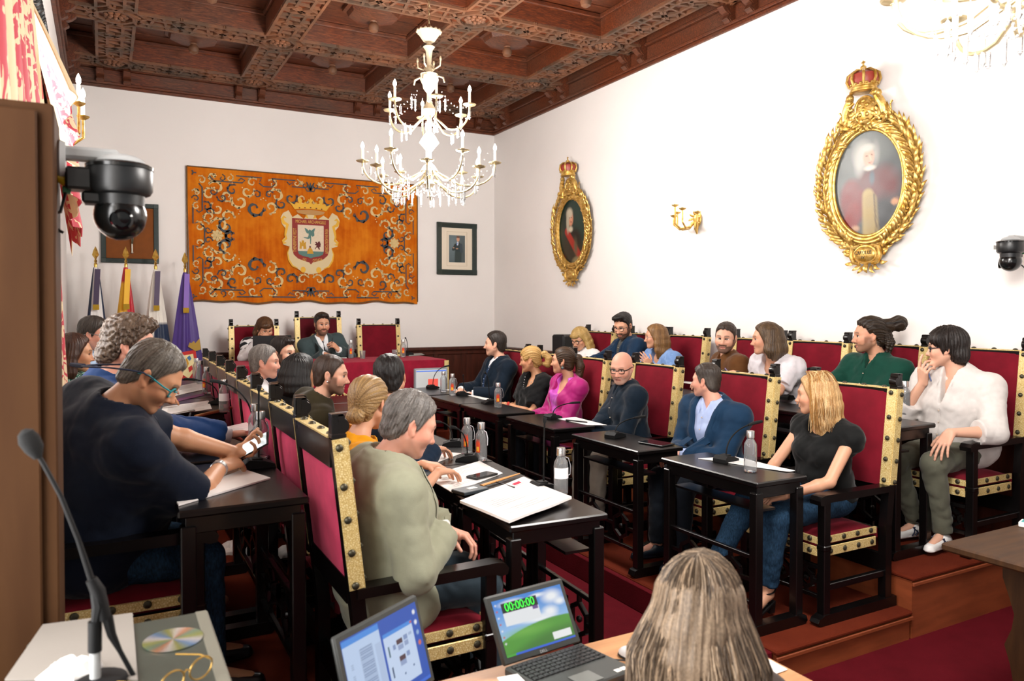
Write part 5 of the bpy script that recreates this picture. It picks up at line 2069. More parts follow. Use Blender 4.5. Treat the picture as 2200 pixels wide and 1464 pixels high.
    for key, side, col, lab, dv in (('man in loose white shirt', 1, '#223a6b', 'blue pen in the raised hand of the man in white shirt', (-.3, -.5, -.8)),
                                    ('bearded man in grey suit', -1, '#15171a', 'dark pen in the raised hand of the speaking man', (.1, -.3, 1)),
                                    ('woman in white t-shirt', -1, '#7a6a9a', 'pen in the hand of the woman in white t-shirt', (-.5, .3, .75)),
                                    ('curly-haired man', -1, '#17191c', 'black pen between the fingers of the curly-haired man', (.3, .1, .9))):
        for k, v in PEOPLE.items():
            if k.startswith(key):
                S0, El, W, d, n, h = v['arms'][side]
                c = Vector(v['O'] + W + nrm(d) * .095 + nrm(n) * .030)
                dv = Vector(dv).normalized()
                stick(c - dv * .05, c + dv * .10, .0045, col, 'pen', lab, 'pen')
    # black laptop on the head table, seen from behind
    q = on_y(583, 770, 8.78)
    t = thing('laptop', 'black laptop in front of the woman in white cardigan', 'laptop', (q.x, q.y, zH + .001), 0)
    MB().box(0, .10, .012, .40, .26, .022, .004).build('keyboard_base', M_BLKPL, t)
    m = MB().box(0, 0, .15, .42, .014, .27, .006)
    m.xf(Matrix.Translation((0, -.03, .012)) @ Matrix.Rotation(.12, 4, 'X'))
    m.build('lid', M_BLKPL, t)


# ---------------------------------------------------------------- near tables
def laptop_open(name, label, hl, hr, up, depth_dir, screen, w_base, logo=None, dark='#3a3d3b'):
    """hl, hr: hinge ends left and right as seen; up: lid vector; depth_dir: base vector towards the user"""
    hl, hr, up, dd = Vector(hl), Vector(hr), Vector(up), Vector(depth_dir)
    x = (hr - hl)
    W = x.length
    x.normalize()
    H = up.length
    y = up.normalized()
    n = x.cross(y)
    t = thing(name, label, 'laptop', tuple(hl))
    Ml = Matrix(((x.x, y.x, n.x, 0), (x.y, y.y, n.y, 0), (x.z, y.z, n.z, 0), (0, 0, 0, 1)))
    lid = MB().box(W / 2, H / 2, -.006, W, H, .014, .005)
    lid.box(W / 2, H / 2, .002, W - .006, H - .006, .004, .002)
    lid.xf(Ml)
    lo = lid.build('lid', mat('%s shell' % name, dark, .42), t)
    bz = .016
    screen(Ml, lo, bz, W, H)
    # base
    d = dd.normalized()
    D = dd.length
    nb_ = Vector((0, 0, 1))
    Mb = Matrix(((x.x, -d.x, 0, 0), (x.y, -d.y, 0, 0), (x.z, -d.z, 1, 0), (0, 0, 0, 1)))
    b = MB().box(W / 2, -D / 2, -.014, W, D, .026, .005)
    b.xf(Mb)
    bo = b.build('keyboard_base', mat('%s shell' % name, dark, .42), t)
    k = MB()
    for r in range(6):
        nk = 14 if r else 15
        for c in range(nk):
            k.box(.012 + (W - .024) * (c + .5) / nk, -.022 - r * .0175, .0015, (W - .024) / nk * .86, .0145, .004, .0015)
    k.xf(Mb)
    k.build('keyboard', mat('black keys', '#17191a', .4), bo)
    p = MB().box(W / 2 - .01, -D + .042, .0003, .075, .05, .002, .001)
    p.box(W / 2 - .01, -D + .012, .0008, .075, .012, .002, .001)
    p.xf(Mb)
    p.build('touchpad', mat('grey touchpad', '#6d706c', .4), bo)
    if logo:
        s = MB()
        add_text(s, logo, .012, Ml @ Matrix.Translation((W / 2, .009, .0046)), .0003)
        s.build('logo', M_GREYPL, lo, smooth=0)
        s = MB()
        for q in (.03, .052):
            s.box(W - q, -D + .018, .0004, .018, .016, .001)
        s.xf(Mb)
        s.build('sticker', M_WHITE, bo)
    return t


def screen_green(Ml, lid, bz, W, H):
    w, h = W - 2 * bz, H - 2 * bz
    nx, ny = 90, 70
    X, Y = np.meshgrid(np.linspace(-1, 1, nx), np.linspace(-.75, .75, ny), indexing='ij')
    p = Painter(X, Y, '#3f86d8')
    p.mixm(ss(-Y, -.75, .35), '#9cc6ee')
    for (cx, cy, rx, ry) in ((.65, .5, .25, .16), (.5, .12, .2, .13), (.85, .32, .14, .09), (-.5, .6, .3, .08), (.0, .05, .5, .06), (.25, .62, .2, .05), (.2, -.02, .4, .05)):
        p.ell(cx, cy, rx, ry, '#f2f5f8', .5, 0, .9)
    hill = -.08 + .12 * X - .12 * X * X
    p.mixm(ss(hill - Y, -.012, .012), '#4f9a33')
    p.mixm(ss(hill - .22 - Y + .1 * X, 0, .3) * .6, '#2c5f22')
    p.ell(-.3, -.22, .5, .1, '#74b848', .8, 0, .7)
    p.mixm((Y < -.69) * 1.0, '#2f62d8')
    p.mixm(((Y < -.69) & (X < -.75)) * 1.0, '#4aa83c')

    def rect(x0, x1, y0, y1, c):
        p.mixm(((X > x0) & (X < x1) & (Y > y0) & (Y < y1)) * 1.0, c)
    rect(-.78, .22, .38, .62, '#101614')
    rect(-.78, .22, .02, .38, '#e9ecef')
    rect(.05, .2, .28, .36, '#6a4a90')
    rect(.38, .92, -.66, -.46, '#f1f2f2')
    for k in range(7):
        p.ell(-.93, .62 - .17 * k, .025, .025, '#c8503c' if k % 2 else '#e8e8ee', .3)
    m = MB()
    m.v = [tuple(Ml @ Vector((bz + w * (a + 1) / 2, bz + .004 + (h - .004) * (b / .75 + 1) / 2, .0046))) for a, b in zip(X.ravel(), Y.ravel())]
    m.f = [(i * ny + j, (i + 1) * ny + j, (i + 1) * ny + j + 1, i * ny + j + 1) for i in range(nx - 1) for j in range(ny - 1)]
    m.c = [tuple(q) for q in p.C.reshape(-1, 3)]
    s = m.build('screen', m_screen(), lid, smooth=0, fix=False)
    x = MB()
    add_text(x, '00:00:00', .034, Ml @ Matrix.Translation((bz + w * .36, bz + .004 + (h - .004) * .833, .0052)), .0002, .92)
    x.build('digits', mat('green lit digits', '#35d23c', .4, emit=1.0), s, smooth=0)


def screen_blue(Ml, lid, bz, W, H):
    w, h = W - 2 * bz, H - 2 * bz
    nx, ny = 110, 84
    X, Y = np.meshgrid(np.linspace(-1, 1, nx), np.linspace(-.75, .75, ny), indexing='ij')
    p = Painter(X, Y, '#1450b4')

    def rect(x0, x1, y0, y1, c, a=1.0):
        p.mixm(((X > x0) & (X < x1) & (Y > y0) & (Y < y1)) * a, c)
    rect(-1, -.08, -.75, .68, '#b9cfee')
    rect(-1, -.08, .62, .72, '#3f8be0')
    rect(-.62, -.3, -.7, .45, '#9db2d2', .7)
    rect(-.24, -.1, -.7, .4, '#a8bcdc', .7)
    for k in range(26):
        rect(-.6, -.32, .43 - k * .044, .445 - k * .044, '#6c82a8', .8)
        rect(-.86, -.8, .30 - k * .04, .312 - k * .04, '#5c7298', .5)
    rect(-.02, .78, -.58, .42, '#c3d6f2')
    rect(-.02, .78, .40, .47, '#3f8be0')
    rect(.74, .78, .41, .46, '#d0503c')
    for (x0, x1, y0, y1, c) in ((.06, .10, .02, .22, '#2c5a6a'), (.18, .26, .1, .2, '#7f95c0'), (.30, .46, .16, .25, '#4a2f3a'), (.32, .46, .06, .15, '#8fa2c8'), (.5, .6, .18, .27, '#7f95c0'), (.5, .6, .08, .16, '#8fa2c8'),
                                (.64, .74, .22, .28, '#9fb4d8'), (.06, .10, -.36, -.16, '#2c4a70'), (.30, .46, -.14, -.05, '#4a2f3a'), (.30, .46, -.24, -.15, '#8fa2c8'), (.5, .58, -.12, -.04, '#7f95c0'), (.34, .38, -.42, -.38, '#3a5a8a'), (.6, .64, -.36, -.32, '#3a5a8a')):
        rect(x0, x1, y0, y1, c)
    for k, c in enumerate(('#e8ecf4', '#e8ecf4', '#8fb0d8', '#d86a4a')):
        p.ell(.9, .58 - .2 * k, .04, .045, c, .2)
    rect(-1, 1, -.75, -.69, '#2f6ad8')
    m = MB()
    m.v = [tuple(Ml @ Vector((bz + w * (a + 1) / 2, bz + h * (b / .75 + 1) / 2, .0046))) for a, b in zip(X.ravel(), Y.ravel())]
    m.f = [(i * ny + j, (i + 1) * ny + j, (i + 1) * ny + j + 1, i * ny + j + 1) for i in range(nx - 1) for j in range(ny - 1)]
    m.c = [tuple(q) for q in p.C.reshape(-1, 3)]
    m.build('screen', m_screen(), lid, smooth=0, fix=False)


def m_screen():
    if 'lit display' in _M:
        return _M['lit display']
    t = NT('lit display')
    a = t.n('ShaderNodeAttribute')
    a.attribute_name = 'Col'
    t.l(a.outputs['Color'], t.b.inputs['Emission Color'])
    t.b.inputs['Emission Strength'].default_value = .8
    t.b.inputs['Base Color'].default_value = (.02, .02, .02, 1)
    t.b.inputs['Roughness'].default_value = .3
    _M['lit display'] = t.m
    return t.m


def foreground():
    oak = mat('pale oak veneer', '#a9764a', .45, var=.12, vscale=3, stretch=(1, 9, 1), col2='#bd8a5c')
    t = thing('table', 'pale wooden table with two laptops in the foreground', 'table', (1.05, 1.66, 0))
    MB().box(0, 0, .735, 1.42, .60, .03, .006).build('table_top', oak, t)
    for sx in (-1, 1):
        for sy in (-1, 1):
            MB().box(sx * .64, sy * .24, .36, .05, .05, .72, .004).build('leg', oak, t)
    MB().box(0, .22, .66, 1.25, .02, .10, .003).build('apron', oak, t)
    z = .7515
    t = thing('stool', 'dark stool under the woman with long grey-blonde hair', 'stool', (1.17, 1.10, 0))
    MB().lathe([(0, .40), (.19, .40), (.20, .42), (.19, .445), (0, .45)], 24).build('seat', M_EBON, t)
    for a in range(4):
        c, q = math.cos(a * PI / 2 + .8), math.sin(a * PI / 2 + .8)
        MB().tube([(.13 * c, .13 * q, .41), (.19 * c, .19 * q, 0)], .016, 8).build('leg', M_EBON, t)
    hl, hr = Vector((.995, 1.885, z + .03)), Vector((1.278, 1.915, z + .03))
    lt = on_y(1040, 1285, 1.945)
    laptop_open('laptop', 'small grey laptop showing a green hill and a green digital clock', hl, hr, lt - hl, Vector((.045, -.215, 0)), screen_green, .29, 'DELL')
    tr, tl = on_y(893, 1277, 1.97), on_y(714, 1366, 1.80)
    x = tr - tl
    x.z = 0
    upv = Vector((-.03, .065, .262))
    hr2, hl2 = tr - upv, tl - upv
    zz = z + .03
    hr2.z = hl2.z = zz
    laptop_open('laptop', 'grey laptop with blue desktop and open document windows, left on the pale table', hl2, hr2, Vector((upv.x, upv.y, tr.z - zz)), Vector((.09, -.20, 0)), screen_blue, .33, None, '#565a58')
    q = on_z(1362, 1414, z)
    t = thing('computer_mouse', 'silver computer mouse beside the small laptop', 'mouse', (q.x, q.y, z), .5)
    MB().ball((0, 0, .008), (.028, .05, .026), 18, 10, None, 0, .62).build('shell', mat('silver plastic', '#c9c6c4', .35), t)
    MB().ball((0, .006, .003), (.0285, .047, .012), 16, 8, None, .1, .6).build('dark_band', M_BLKPL, t)
    pts = [on_z(u, v, z + .004) for u, v in ((1262, 1404), (1290, 1410), (1320, 1418), (1345, 1420), (1356, 1414))]
    o = pts[2]
    ob = MB().tube([tuple(p - o) for p in pts], .0025, 6).build('mouse_cable', M_BLKPL)
    ob.location = o
    tag(ob, 'thin black mouse cable on the pale table', 'cable')
    stick(on_z(1300, 1466, z + .006), on_z(1388, 1432, z + .006), .0045, '#d9a516', 'pencil', 'yellow pencil on the pale table beside the small laptop', 'pencil')
    stick(on_z(1342, 1470, z + .006), on_z(1385, 1452, z + .006), .004, '#2a4a8a', 'pen', 'blue pen on the pale table near the grey-blonde hair', 'pen')
    paper(quad_z([(1600, 1440), (1660, 1452), (1692, 1440), (1612, 1396)], z + .001), 'white sheet at the right corner of the pale table', n=2, lines=False, group=None)
    paper(quad_z([(1075, 1468), (1128, 1466), (1112, 1450), (1068, 1458)], z + .0285), 'white card resting on the small laptop', n=3, lines=False, group=None)
    # flat box with a disc, folder and microphone, bottom left
    bx = thing('computer_case', 'flat dark grey computer case lying in the lower left foreground', 'computer case', (.03, 1.66, 0.98))
    MB().box(.0, .0, .055, .36, .48, .11, .006).build('housing', mat('dark grey steel', '#3c4038', .45, .2), bx)
    MB().box(.165, .0, .055, .03, .482, .112, .004).build('front_bezel', mat('worn grey edge', '#6a685c', .5), bx)
    MB().box(.0, -.02, -.03, .30, .42, .06, .004).build('cooling_base', M_BLKPL, bx)
    st = thing('rack', 'black equipment rack under the flat computer case', 'rack', (.03, 1.64, 0))
    MB().box(0, 0, .46, .40, .44, .92, .006).build('rack_body', M_BLKPL, st)
    zc = 1.0915
    q = on_z(372, 1375, zc)
    cd = thing('compact_disc', 'shiny compact disc on the flat dark case', 'disc', (q.x, q.y, zc))
    t = NT('iridescent disc')
    tc = t.n('ShaderNodeTexCoord')
    gr = t.n('ShaderNodeTexGradient', gradient_type='RADIAL')
    t.l(tc.outputs['Object'], gr.inputs[0])
    mm = t.n('ShaderNodeMath', operation='MULTIPLY')
    mm.inputs[1].default_value = 2.0
    fr = t.n('ShaderNodeMath', operation='FRACT')
    t.l(gr.outputs[0], mm.inputs[0])
    t.l(mm.outputs[0], fr.inputs[0])
    o = t.ramp(fr.outputs[0], [(0, '#b8c070'), (.18, '#8fae9a'), (.3, '#e0a07a'), (.42, '#e8e8e4'), (.55, '#a9b060'), (.7, '#7fa8d8'), (.85, '#e8e8ea'), (1, '#b8c070')])
    t.l(o, t.b.inputs['Base Color'])
    t.b.inputs['Metallic'].default_value = .8
    t.b.inputs['Roughness'].default_value = .18
    MB().lathe([(.018, 0), (.060, 0), (.060, .0012), (.018, .0012)], 48).build('disc', t.m, cd)
    MB().lathe([(.0075, 0), (.018, 0), (.018, .0011), (.0075, .0011)], 30).build('hub', mat('clear grey hub', '#6e6e5c', .2), cd)
    paper(quad_z([(10, 1464), (296, 1464), (285, 1320), (92, 1345)], zc), 'pale grey folder on the flat dark case', n=4, lines=False, col='#857f78', name='folder', cat='folder', group=None)
    q = on_z(150, 1452, zc + .004)
    m = MB().ball((0, 0, 0), 1, 22, 14)
    m.v = [(v[0] * .05 * (1 + .2 * math.sin(v[1] * 7 + v[2] * 5)), v[1] * .04 * (1 + .2 * math.sin(v[0] * 8)), max(0, v[2] * .03 * (1 + .25 * math.sin(v[0] * 9 + v[1] * 6)))) for v in m.v]
    ob = m.build('tissue', mat('white tissue', '#dcd9d6', .9, bump=.4, bscale=60))
    ob.location = q
    tag(ob, 'crumpled white tissue on the grey folder', 'tissue')
    q = on_z(402, 1476, zc + .002)
    g = thing('eyeglasses', 'gold rimmed glasses lying on the flat dark case', 'glasses', (q.x, q.y, zc + .002), .6)
    m = MB()
    for sx in (-1, 1):
        m.tube([(sx * .032 + .026 * math.cos(a), 0, .022 + .020 * math.sin(a)) for a in [2 * PI * k / 20 for k in range(21)]], .0016, 6, False)
        m.tube([(sx * .058, 0, .028), (sx * .064, .04, .026), (sx * .064, .11, .012)], .0018, 6)
    m.tube([(-.008, 0, .028), (0, .002, .031), (.008, 0, .028)], .0016, 6)
    m.build('frame', mat('gold wire', '#a8843c', .3, .7), g)
    # tall microphone on a short stand
    base = on_z(205, 1470, 1.0925)
    def at(u, v):
        return on_y(u, v, base.y)
    s = thing('stand_microphone', 'black foam-topped microphone on a short grey stand, lower left foreground', 'microphone', tuple(base))
    L = lambda u, v, dy=0: tuple(on_y(u, v, base.y + dy) - base)
    MB().tube([(0, 0, 0.0), L(204, 1345)], .0095, 12).build('stand_pole', M_GREYPL, s)
    MB().lathe([(0, 0), (.055, 0), (.055, .006), (.02, .012), (0, .012)], 20).build('stand_foot', M_MIC, s)
    m = MB().tube([L(204, 1400), L(204, 1335)], [.012, .012], 12)
    m.tube([L(206, 1340), L(214, 1300), L(205, 1265)], [.009, .014, .010], 10)
    m.build('clamp', M_MIC, s)
    MB().tube([L(225, 1330), L(210, 1270), L(196, 1245)], [.012, .013, .010], 12).build('microphone_body', M_MIC, s)
    MB().tube([L(196, 1245), L(168, 1160), L(130, 1065), L(95, 1000), L(80, 975)], [.006, .0045, .0042, .0042, .004], 10).build('gooseneck', M_MIC, s)
    c = Vector(L(64, 948))
    MB().tube([L(82, 985), L(74, 965), L(62, 945), L(54, 930), L(50, 924)], [.007, .016, .018, .013, .004], 14).build('foam_windscreen', M_FOAM, s)
    MB().tube([L(230, 1325), L(240, 1365), L(258, 1400), L(280, 1440), L(300, 1475)], [.010, .008, .0045, .0045, .0045], 8).build('cable', M_MIC, s)
    # trestle table at the right edge
    wal = mat('worn walnut', '#352110', .55, var=.25, vscale=4, stretch=(1, 8, 1), col2='#452c16', spec=.25)
    t = thing('trestle_table', 'old brown table with turned scrolled legs at the right edge', 'table', (3.86, 1.62, 0))
    MB().box(0, 0, .765, 1.30, .74, .035, .008).build('table_top', wal, t)
    for sx in (-1, 1):
        pr = [(-.05, 0), (.05, 0), (.06, .08), (.035, .14), (.05, .22), (.075, .30), (.045, .38), (.035, .45), (.06, .53), (.085, .60), (.09, .745), (-.09, .745), (-.085, .60), (-.06, .53), (-.035, .45), (-.045, .38), (-.075, .30), (-.05, .22), (-.035, .14), (-.06, .08)]
        for sy in (-1, 1):
            m = MB().prism(pr, .05, (sx * .30 - .025, sy * .20, 0), (0, 1, 0), (0, 0, 1), (1, 0, 0))
            m.build('scrolled_leg', wal, t)
        MB().box(sx * .30, 0, .06, .06, .56, .07, .01).build('foot', wal, t)
    MB().box(0, 0, .25, .62, .04, .05, .006).build('stretcher', wal, t)
    q = on_z(2197, 1133, .784)
    t = thing('small_box', 'small white and turquoise box on the old brown table', 'box', (q.x + .03, q.y, .7835), .3)
    MB().box(0, 0, .012, .07, .05, .024, .003).build('carton', M_WHITE, t)
    MB().box(0, 0, .0245, .06, .03, .002).build('turquoise_band', mat('turquoise print', '#2a9a9a', .5), t)
# ---------------------------------------------------------------- people: distance fields meshed as continuous skins
class Fld:
    """a distance field on a rectilinear grid, grown primitive by primitive"""

    def __init__(s, xs, ys, zs):
        s.ax = [np.asarray(a, np.float32) for a in (xs, ys, zs)]
        s.F = np.full([len(a) for a in s.ax], 0.5, np.float32)

    def win(s, lo, hi):
        sl = []
        for a, l, h in zip(s.ax, lo, hi):
            i, j = np.searchsorted(a, l), np.searchsorted(a, h)
            if j - i < 1:
                return None
            sl.append(slice(i, j))
        X = s.ax[0][sl[0]][:, None, None]
        Y = s.ax[1][sl[1]][None, :, None]
        Z = s.ax[2][sl[2]][None, None, :]
        return tuple(sl), X, Y, Z

    def put(s, sl, d, k, op):
        F = s.F[sl]
        if op == 'u':
            if k > 0:
                h = np.maximum(k - np.abs(F - d), 0) / k
                s.F[sl] = np.minimum(F, d) - h * h * k * .25
            else:
                s.F[sl] = np.minimum(F, d)
        else:   # cut away
            d = -d
            if k > 0:
                h = np.maximum(k - np.abs(F - d), 0) / k
                s.F[sl] = np.maximum(F, d) + h * h * k * .25
            else:
                s.F[sl] = np.maximum(F, d)

    def cap(s, a, b, ra, rb, k=.02, op='u', cut=None, flat=None):
        """tapered capsule; flat=(dir, factor) squashes it along dir; cut=(point, normal) trims it"""
        a, b = np.array(a, np.float32), np.array(b, np.float32)
        m = max(ra, rb) * (max(1, flat[1]) if flat else 1) + k + .03
        w = s.win(np.minimum(a, b) - m, np.maximum(a, b) + m)
        if w is None:
            return
        sl, X, Y, Z = w
        ab = b - a
        L2 = float(ab @ ab) + 1e-12
        px, py, pz = X - a[0], Y - a[1], Z - a[2]
        t = np.clip((px * ab[0] + py * ab[1] + pz * ab[2]) / L2, 0, 1)
        qx, qy, qz = px - t * ab[0], py - t * ab[1], pz - t * ab[2]
        if flat:
            n = np.array(flat[0], np.float32)
            c = (qx * n[0] + qy * n[1] + qz * n[2]) * (1 / flat[1] - 1)
            qx, qy, qz = qx + c * n[0], qy + c * n[1], qz + c * n[2]
        d = np.sqrt(qx * qx + qy * qy + qz * qz) - (ra + (rb - ra) * t)
        if cut is not None:
            for c0, n0 in cut:
                d = np.maximum(d, (X - c0[0]) * n0[0] + (Y - c0[1]) * n0[1] + (Z - c0[2]) * n0[2])
        s.put(sl, d, k, op)

    def ell(s, c, r, R=None, k=.02, op='u', cut=None):
        """ellipsoid; R rows are its axes in world space"""
        c = np.array(c, np.float32)
        m = max(r) + k + .03
        w = s.win(c - m, c + m)
        if w is None:
            return
        sl, X, Y, Z = w
        px, py, pz = X - c[0], Y - c[1], Z - c[2]
        if R is not None:
            px, py, pz = (px * R[i][0] + py * R[i][1] + pz * R[i][2] for i in range(3))
        k0 = np.sqrt((px / r[0]) ** 2 + (py / r[1]) ** 2 + (pz / r[2]) ** 2)
        k1 = np.sqrt((px / r[0] ** 2) ** 2 + (py / r[1] ** 2) ** 2 + (pz / r[2] ** 2) ** 2) + 1e-6
        d = k0 * (k0 - 1) / k1
        if cut is not None:
            for c0, n0 in cut:
                d = np.maximum(d, (X - c0[0]) * n0[0] + (Y - c0[1]) * n0[1] + (Z - c0[2]) * n0[2])
        s.put(sl, d, k, op)

    def trunk(s, rings, side, fwd, k=.03):
        """a tube of elliptical section through (centre, half width, half depth) rings; sections interpolate smoothly"""
        C = np.array([r[0] for r in rings], np.float32)
        m = max(max(r[1], r[2]) for r in rings) + .05
        w = s.win(C.min(0) - m, C.max(0) + m)
        if w is None:
            return
        sl, X, Y, Z = w
        best = None
        for i in range(len(rings) - 1):
            a, b = C[i], C[i + 1]
            ab = b - a
            L = float(np.sqrt(ab @ ab)) + 1e-9
            u = ab / L
            px, py, pz = X - a[0], Y - a[1], Z - a[2]
            h = px * u[0] + py * u[1] + pz * u[2]
            t = np.clip(h / L, 0, 1)
            e = h - t * L
            qx, qy, qz = px - h * u[0], py - h * u[1], pz - h * u[2]
            x = qx * side[0] + qy * side[1] + qz * side[2]
            f = np.array(fwd) - u * float(np.dot(fwd, u))
            f = f / np.linalg.norm(f)
            y = qx * f[0] + qy * f[1] + qz * f[2]
            rx = rings[i][1] + (rings[i + 1][1] - rings[i][1]) * t
            ry = rings[i][2] + (rings[i + 1][2] - rings[i][2]) * t
            re = np.minimum(rx, ry) * .8
            k0 = np.sqrt((x / rx) ** 2 + (y / ry) ** 2 + (e / re) ** 2)
            k1 = np.sqrt((x / rx ** 2) ** 2 + (y / ry ** 2) ** 2 + (e / re ** 2) ** 2) + 1e-6
            d = k0 * (k0 - 1) / k1
            if best is None:
                best = d
            else:
                hh = np.maximum(k - np.abs(best - d), 0) / k
                best = np.minimum(best, d) - hh * hh * k * .25
        s.put(sl, best, k, 'u')

    def grain(s, amp, waves):
        """cloth folds and hair locks: a sum of plane waves added to the field"""
        X, Y, Z = s.ax[0][:, None, None], s.ax[1][None, :, None], s.ax[2][None, None, :]
        near = np.abs(s.F) < .05
        tot = 0
        for (kx, ky, kz, ph, w) in waves:
            wob = 1.6 * np.sin(X * ky * .35 + Y * kz * .35 + Z * kx * .35 + ph * 2)
            tot = tot + w * (1 - 2 * np.abs(np.sin(.5 * (X * kx + Y * ky + Z * kz) + wob + ph)) ** .8)
        s.F = np.where(near, s.F + amp * tot, s.F)

    def mesh(s):
        F = s.F
        S = F < 0
        nx, ny, nz = F.shape
        cnt = np.zeros((nx - 1, ny - 1, nz - 1), np.uint8)
        for i in (0, 1):
            for j in (0, 1):
                for k in (0, 1):
                    cnt += S[i:nx - 1 + i, j:ny - 1 + j, k:nz - 1 + k]
        act = (cnt > 0) & (cnt < 8)
        I, J, K = np.nonzero(act)
        n = len(I)
        if n == 0:
            return np.zeros((0, 3)), np.zeros((0, 4), int)
        idx = np.full(act.shape, -1, np.int32)
        idx[I, J, K] = np.arange(n)
        acc = np.zeros((n, 3), np.float32)
        num = np.zeros(n, np.float32)
        cor = {}
        for i in (0, 1):
            for j in (0, 1):
                for k in (0, 1):
                    cor[i, j, k] = F[I + i, J + j, K + k]
        E = []
        for a in (0, 1):
            for b in (0, 1):
                E += [((0, a, b), (1, a, b)), ((a, 0, b), (a, 1, b)), ((a, b, 0), (a, b, 1))]
        for p, q in E:
            f0, f1 = cor[p], cor[q]
            m = (f0 < 0) != (f1 < 0)
            t = np.where(m, f0 / np.where(m, f0 - f1, 1), 0)
            for ax in range(3):
                acc[:, ax] += np.where(m, p[ax] + t * (q[ax] - p[ax]), 0)
            num += m
        acc /= num[:, None]
        V = np.empty((n, 3), np.float32)
        for ax, ind in enumerate((I, J, K)):
            a = s.ax[ax]
            V[:, ax] = a[ind] + acc[:, ax] * (a[ind + 1] - a[ind])
        Q = []
        for ax in range(3):
            sl0 = [slice(None)] * 3
            sl1 = [slice(None)] * 3
            sl0[ax], sl1[ax] = slice(0, -1), slice(1, None)
            A, B = S[tuple(sl0)], S[tuple(sl1)]
            for flip in (0, 1):
                m = (A & ~B) if flip == 0 else (~A & B)
                i, j, k = np.nonzero(m)
                o1, o2 = [(1, 2), (2, 0), (0, 1)][ax]
                P = [i, j, k]
                lim = [act.shape[0], act.shape[1], act.shape[2]]
                ok = (P[o1] > 0) & (P[o2] > 0) & (P[o1] < lim[o1]) & (P[o2] < lim[o2])
                P = [q[ok] for q in P]

                def at(d1, d2):
                    R = [q.copy() for q in P]
                    R[o1] = R[o1] - d1
                    R[o2] = R[o2] - d2
                    return idx[R[0], R[1], R[2]]
                q = np.stack([at(1, 1), at(0, 1), at(0, 0), at(1, 0)], 1)
                if flip:
                    q = q[:, ::-1]
                Q.append(q)
        return V, np.concatenate(Q)


def np_mesh(name, V, Q, m, parent, col=None, smooth=True):
    me = bpy.data.meshes.new(name)
    me.vertices.add(len(V))
    me.vertices.foreach_set('co', np.ascontiguousarray(V, np.float32).ravel())
    me.loops.add(len(Q) * 4)
    me.loops.foreach_set('vertex_index', np.ascontiguousarray(Q, np.int32).ravel())
    me.polygons.add(len(Q))
    me.polygons.foreach_set('loop_start', np.arange(0, len(Q) * 4, 4, dtype=np.int32))
    me.update(calc_edges=True)
    if col is not None:
        at = me.color_attributes.new('Col', 'FLOAT_COLOR', 'POINT')
        c = np.ones((len(V), 4), np.float32)
        c[:, :3] = col
        at.data.foreach_set('color', c.ravel())
    if smooth:
        me.shade_smooth()
    return link(name, me, m, parent)


def axis(lo, hi, coarse, fine, spans):
    out = [lo]
    while out[-1] < hi:
        x = out[-1]
        h = coarse
        for a, b in spans:
            if a <= x < b:
                h = min(h, fine)
            elif x < a < x + h:
                h = min(h, max(fine, a - x))
        out.append(x + h)
    return out


def nrm(v):
    v = np.array(v, float)
    return v / (np.linalg.norm(v) + 1e-12)


M_SKIN = mat_attr('skin', .48, .08, 350, 0, .12, .35)
M_HAIR = mat_attr('hair', .42, .5, 260, 0, 0, .35, .35, 160)

SKINS = {'light': '#d8a68c', 'tan': '#c18d6a', 'rosy': '#d99f88', 'warm': '#cd987a'}


def ss(x, a, b):
    t = np.clip((x - a) / (b - a), 0, 1)
    return t * t * (3 - 2 * t)


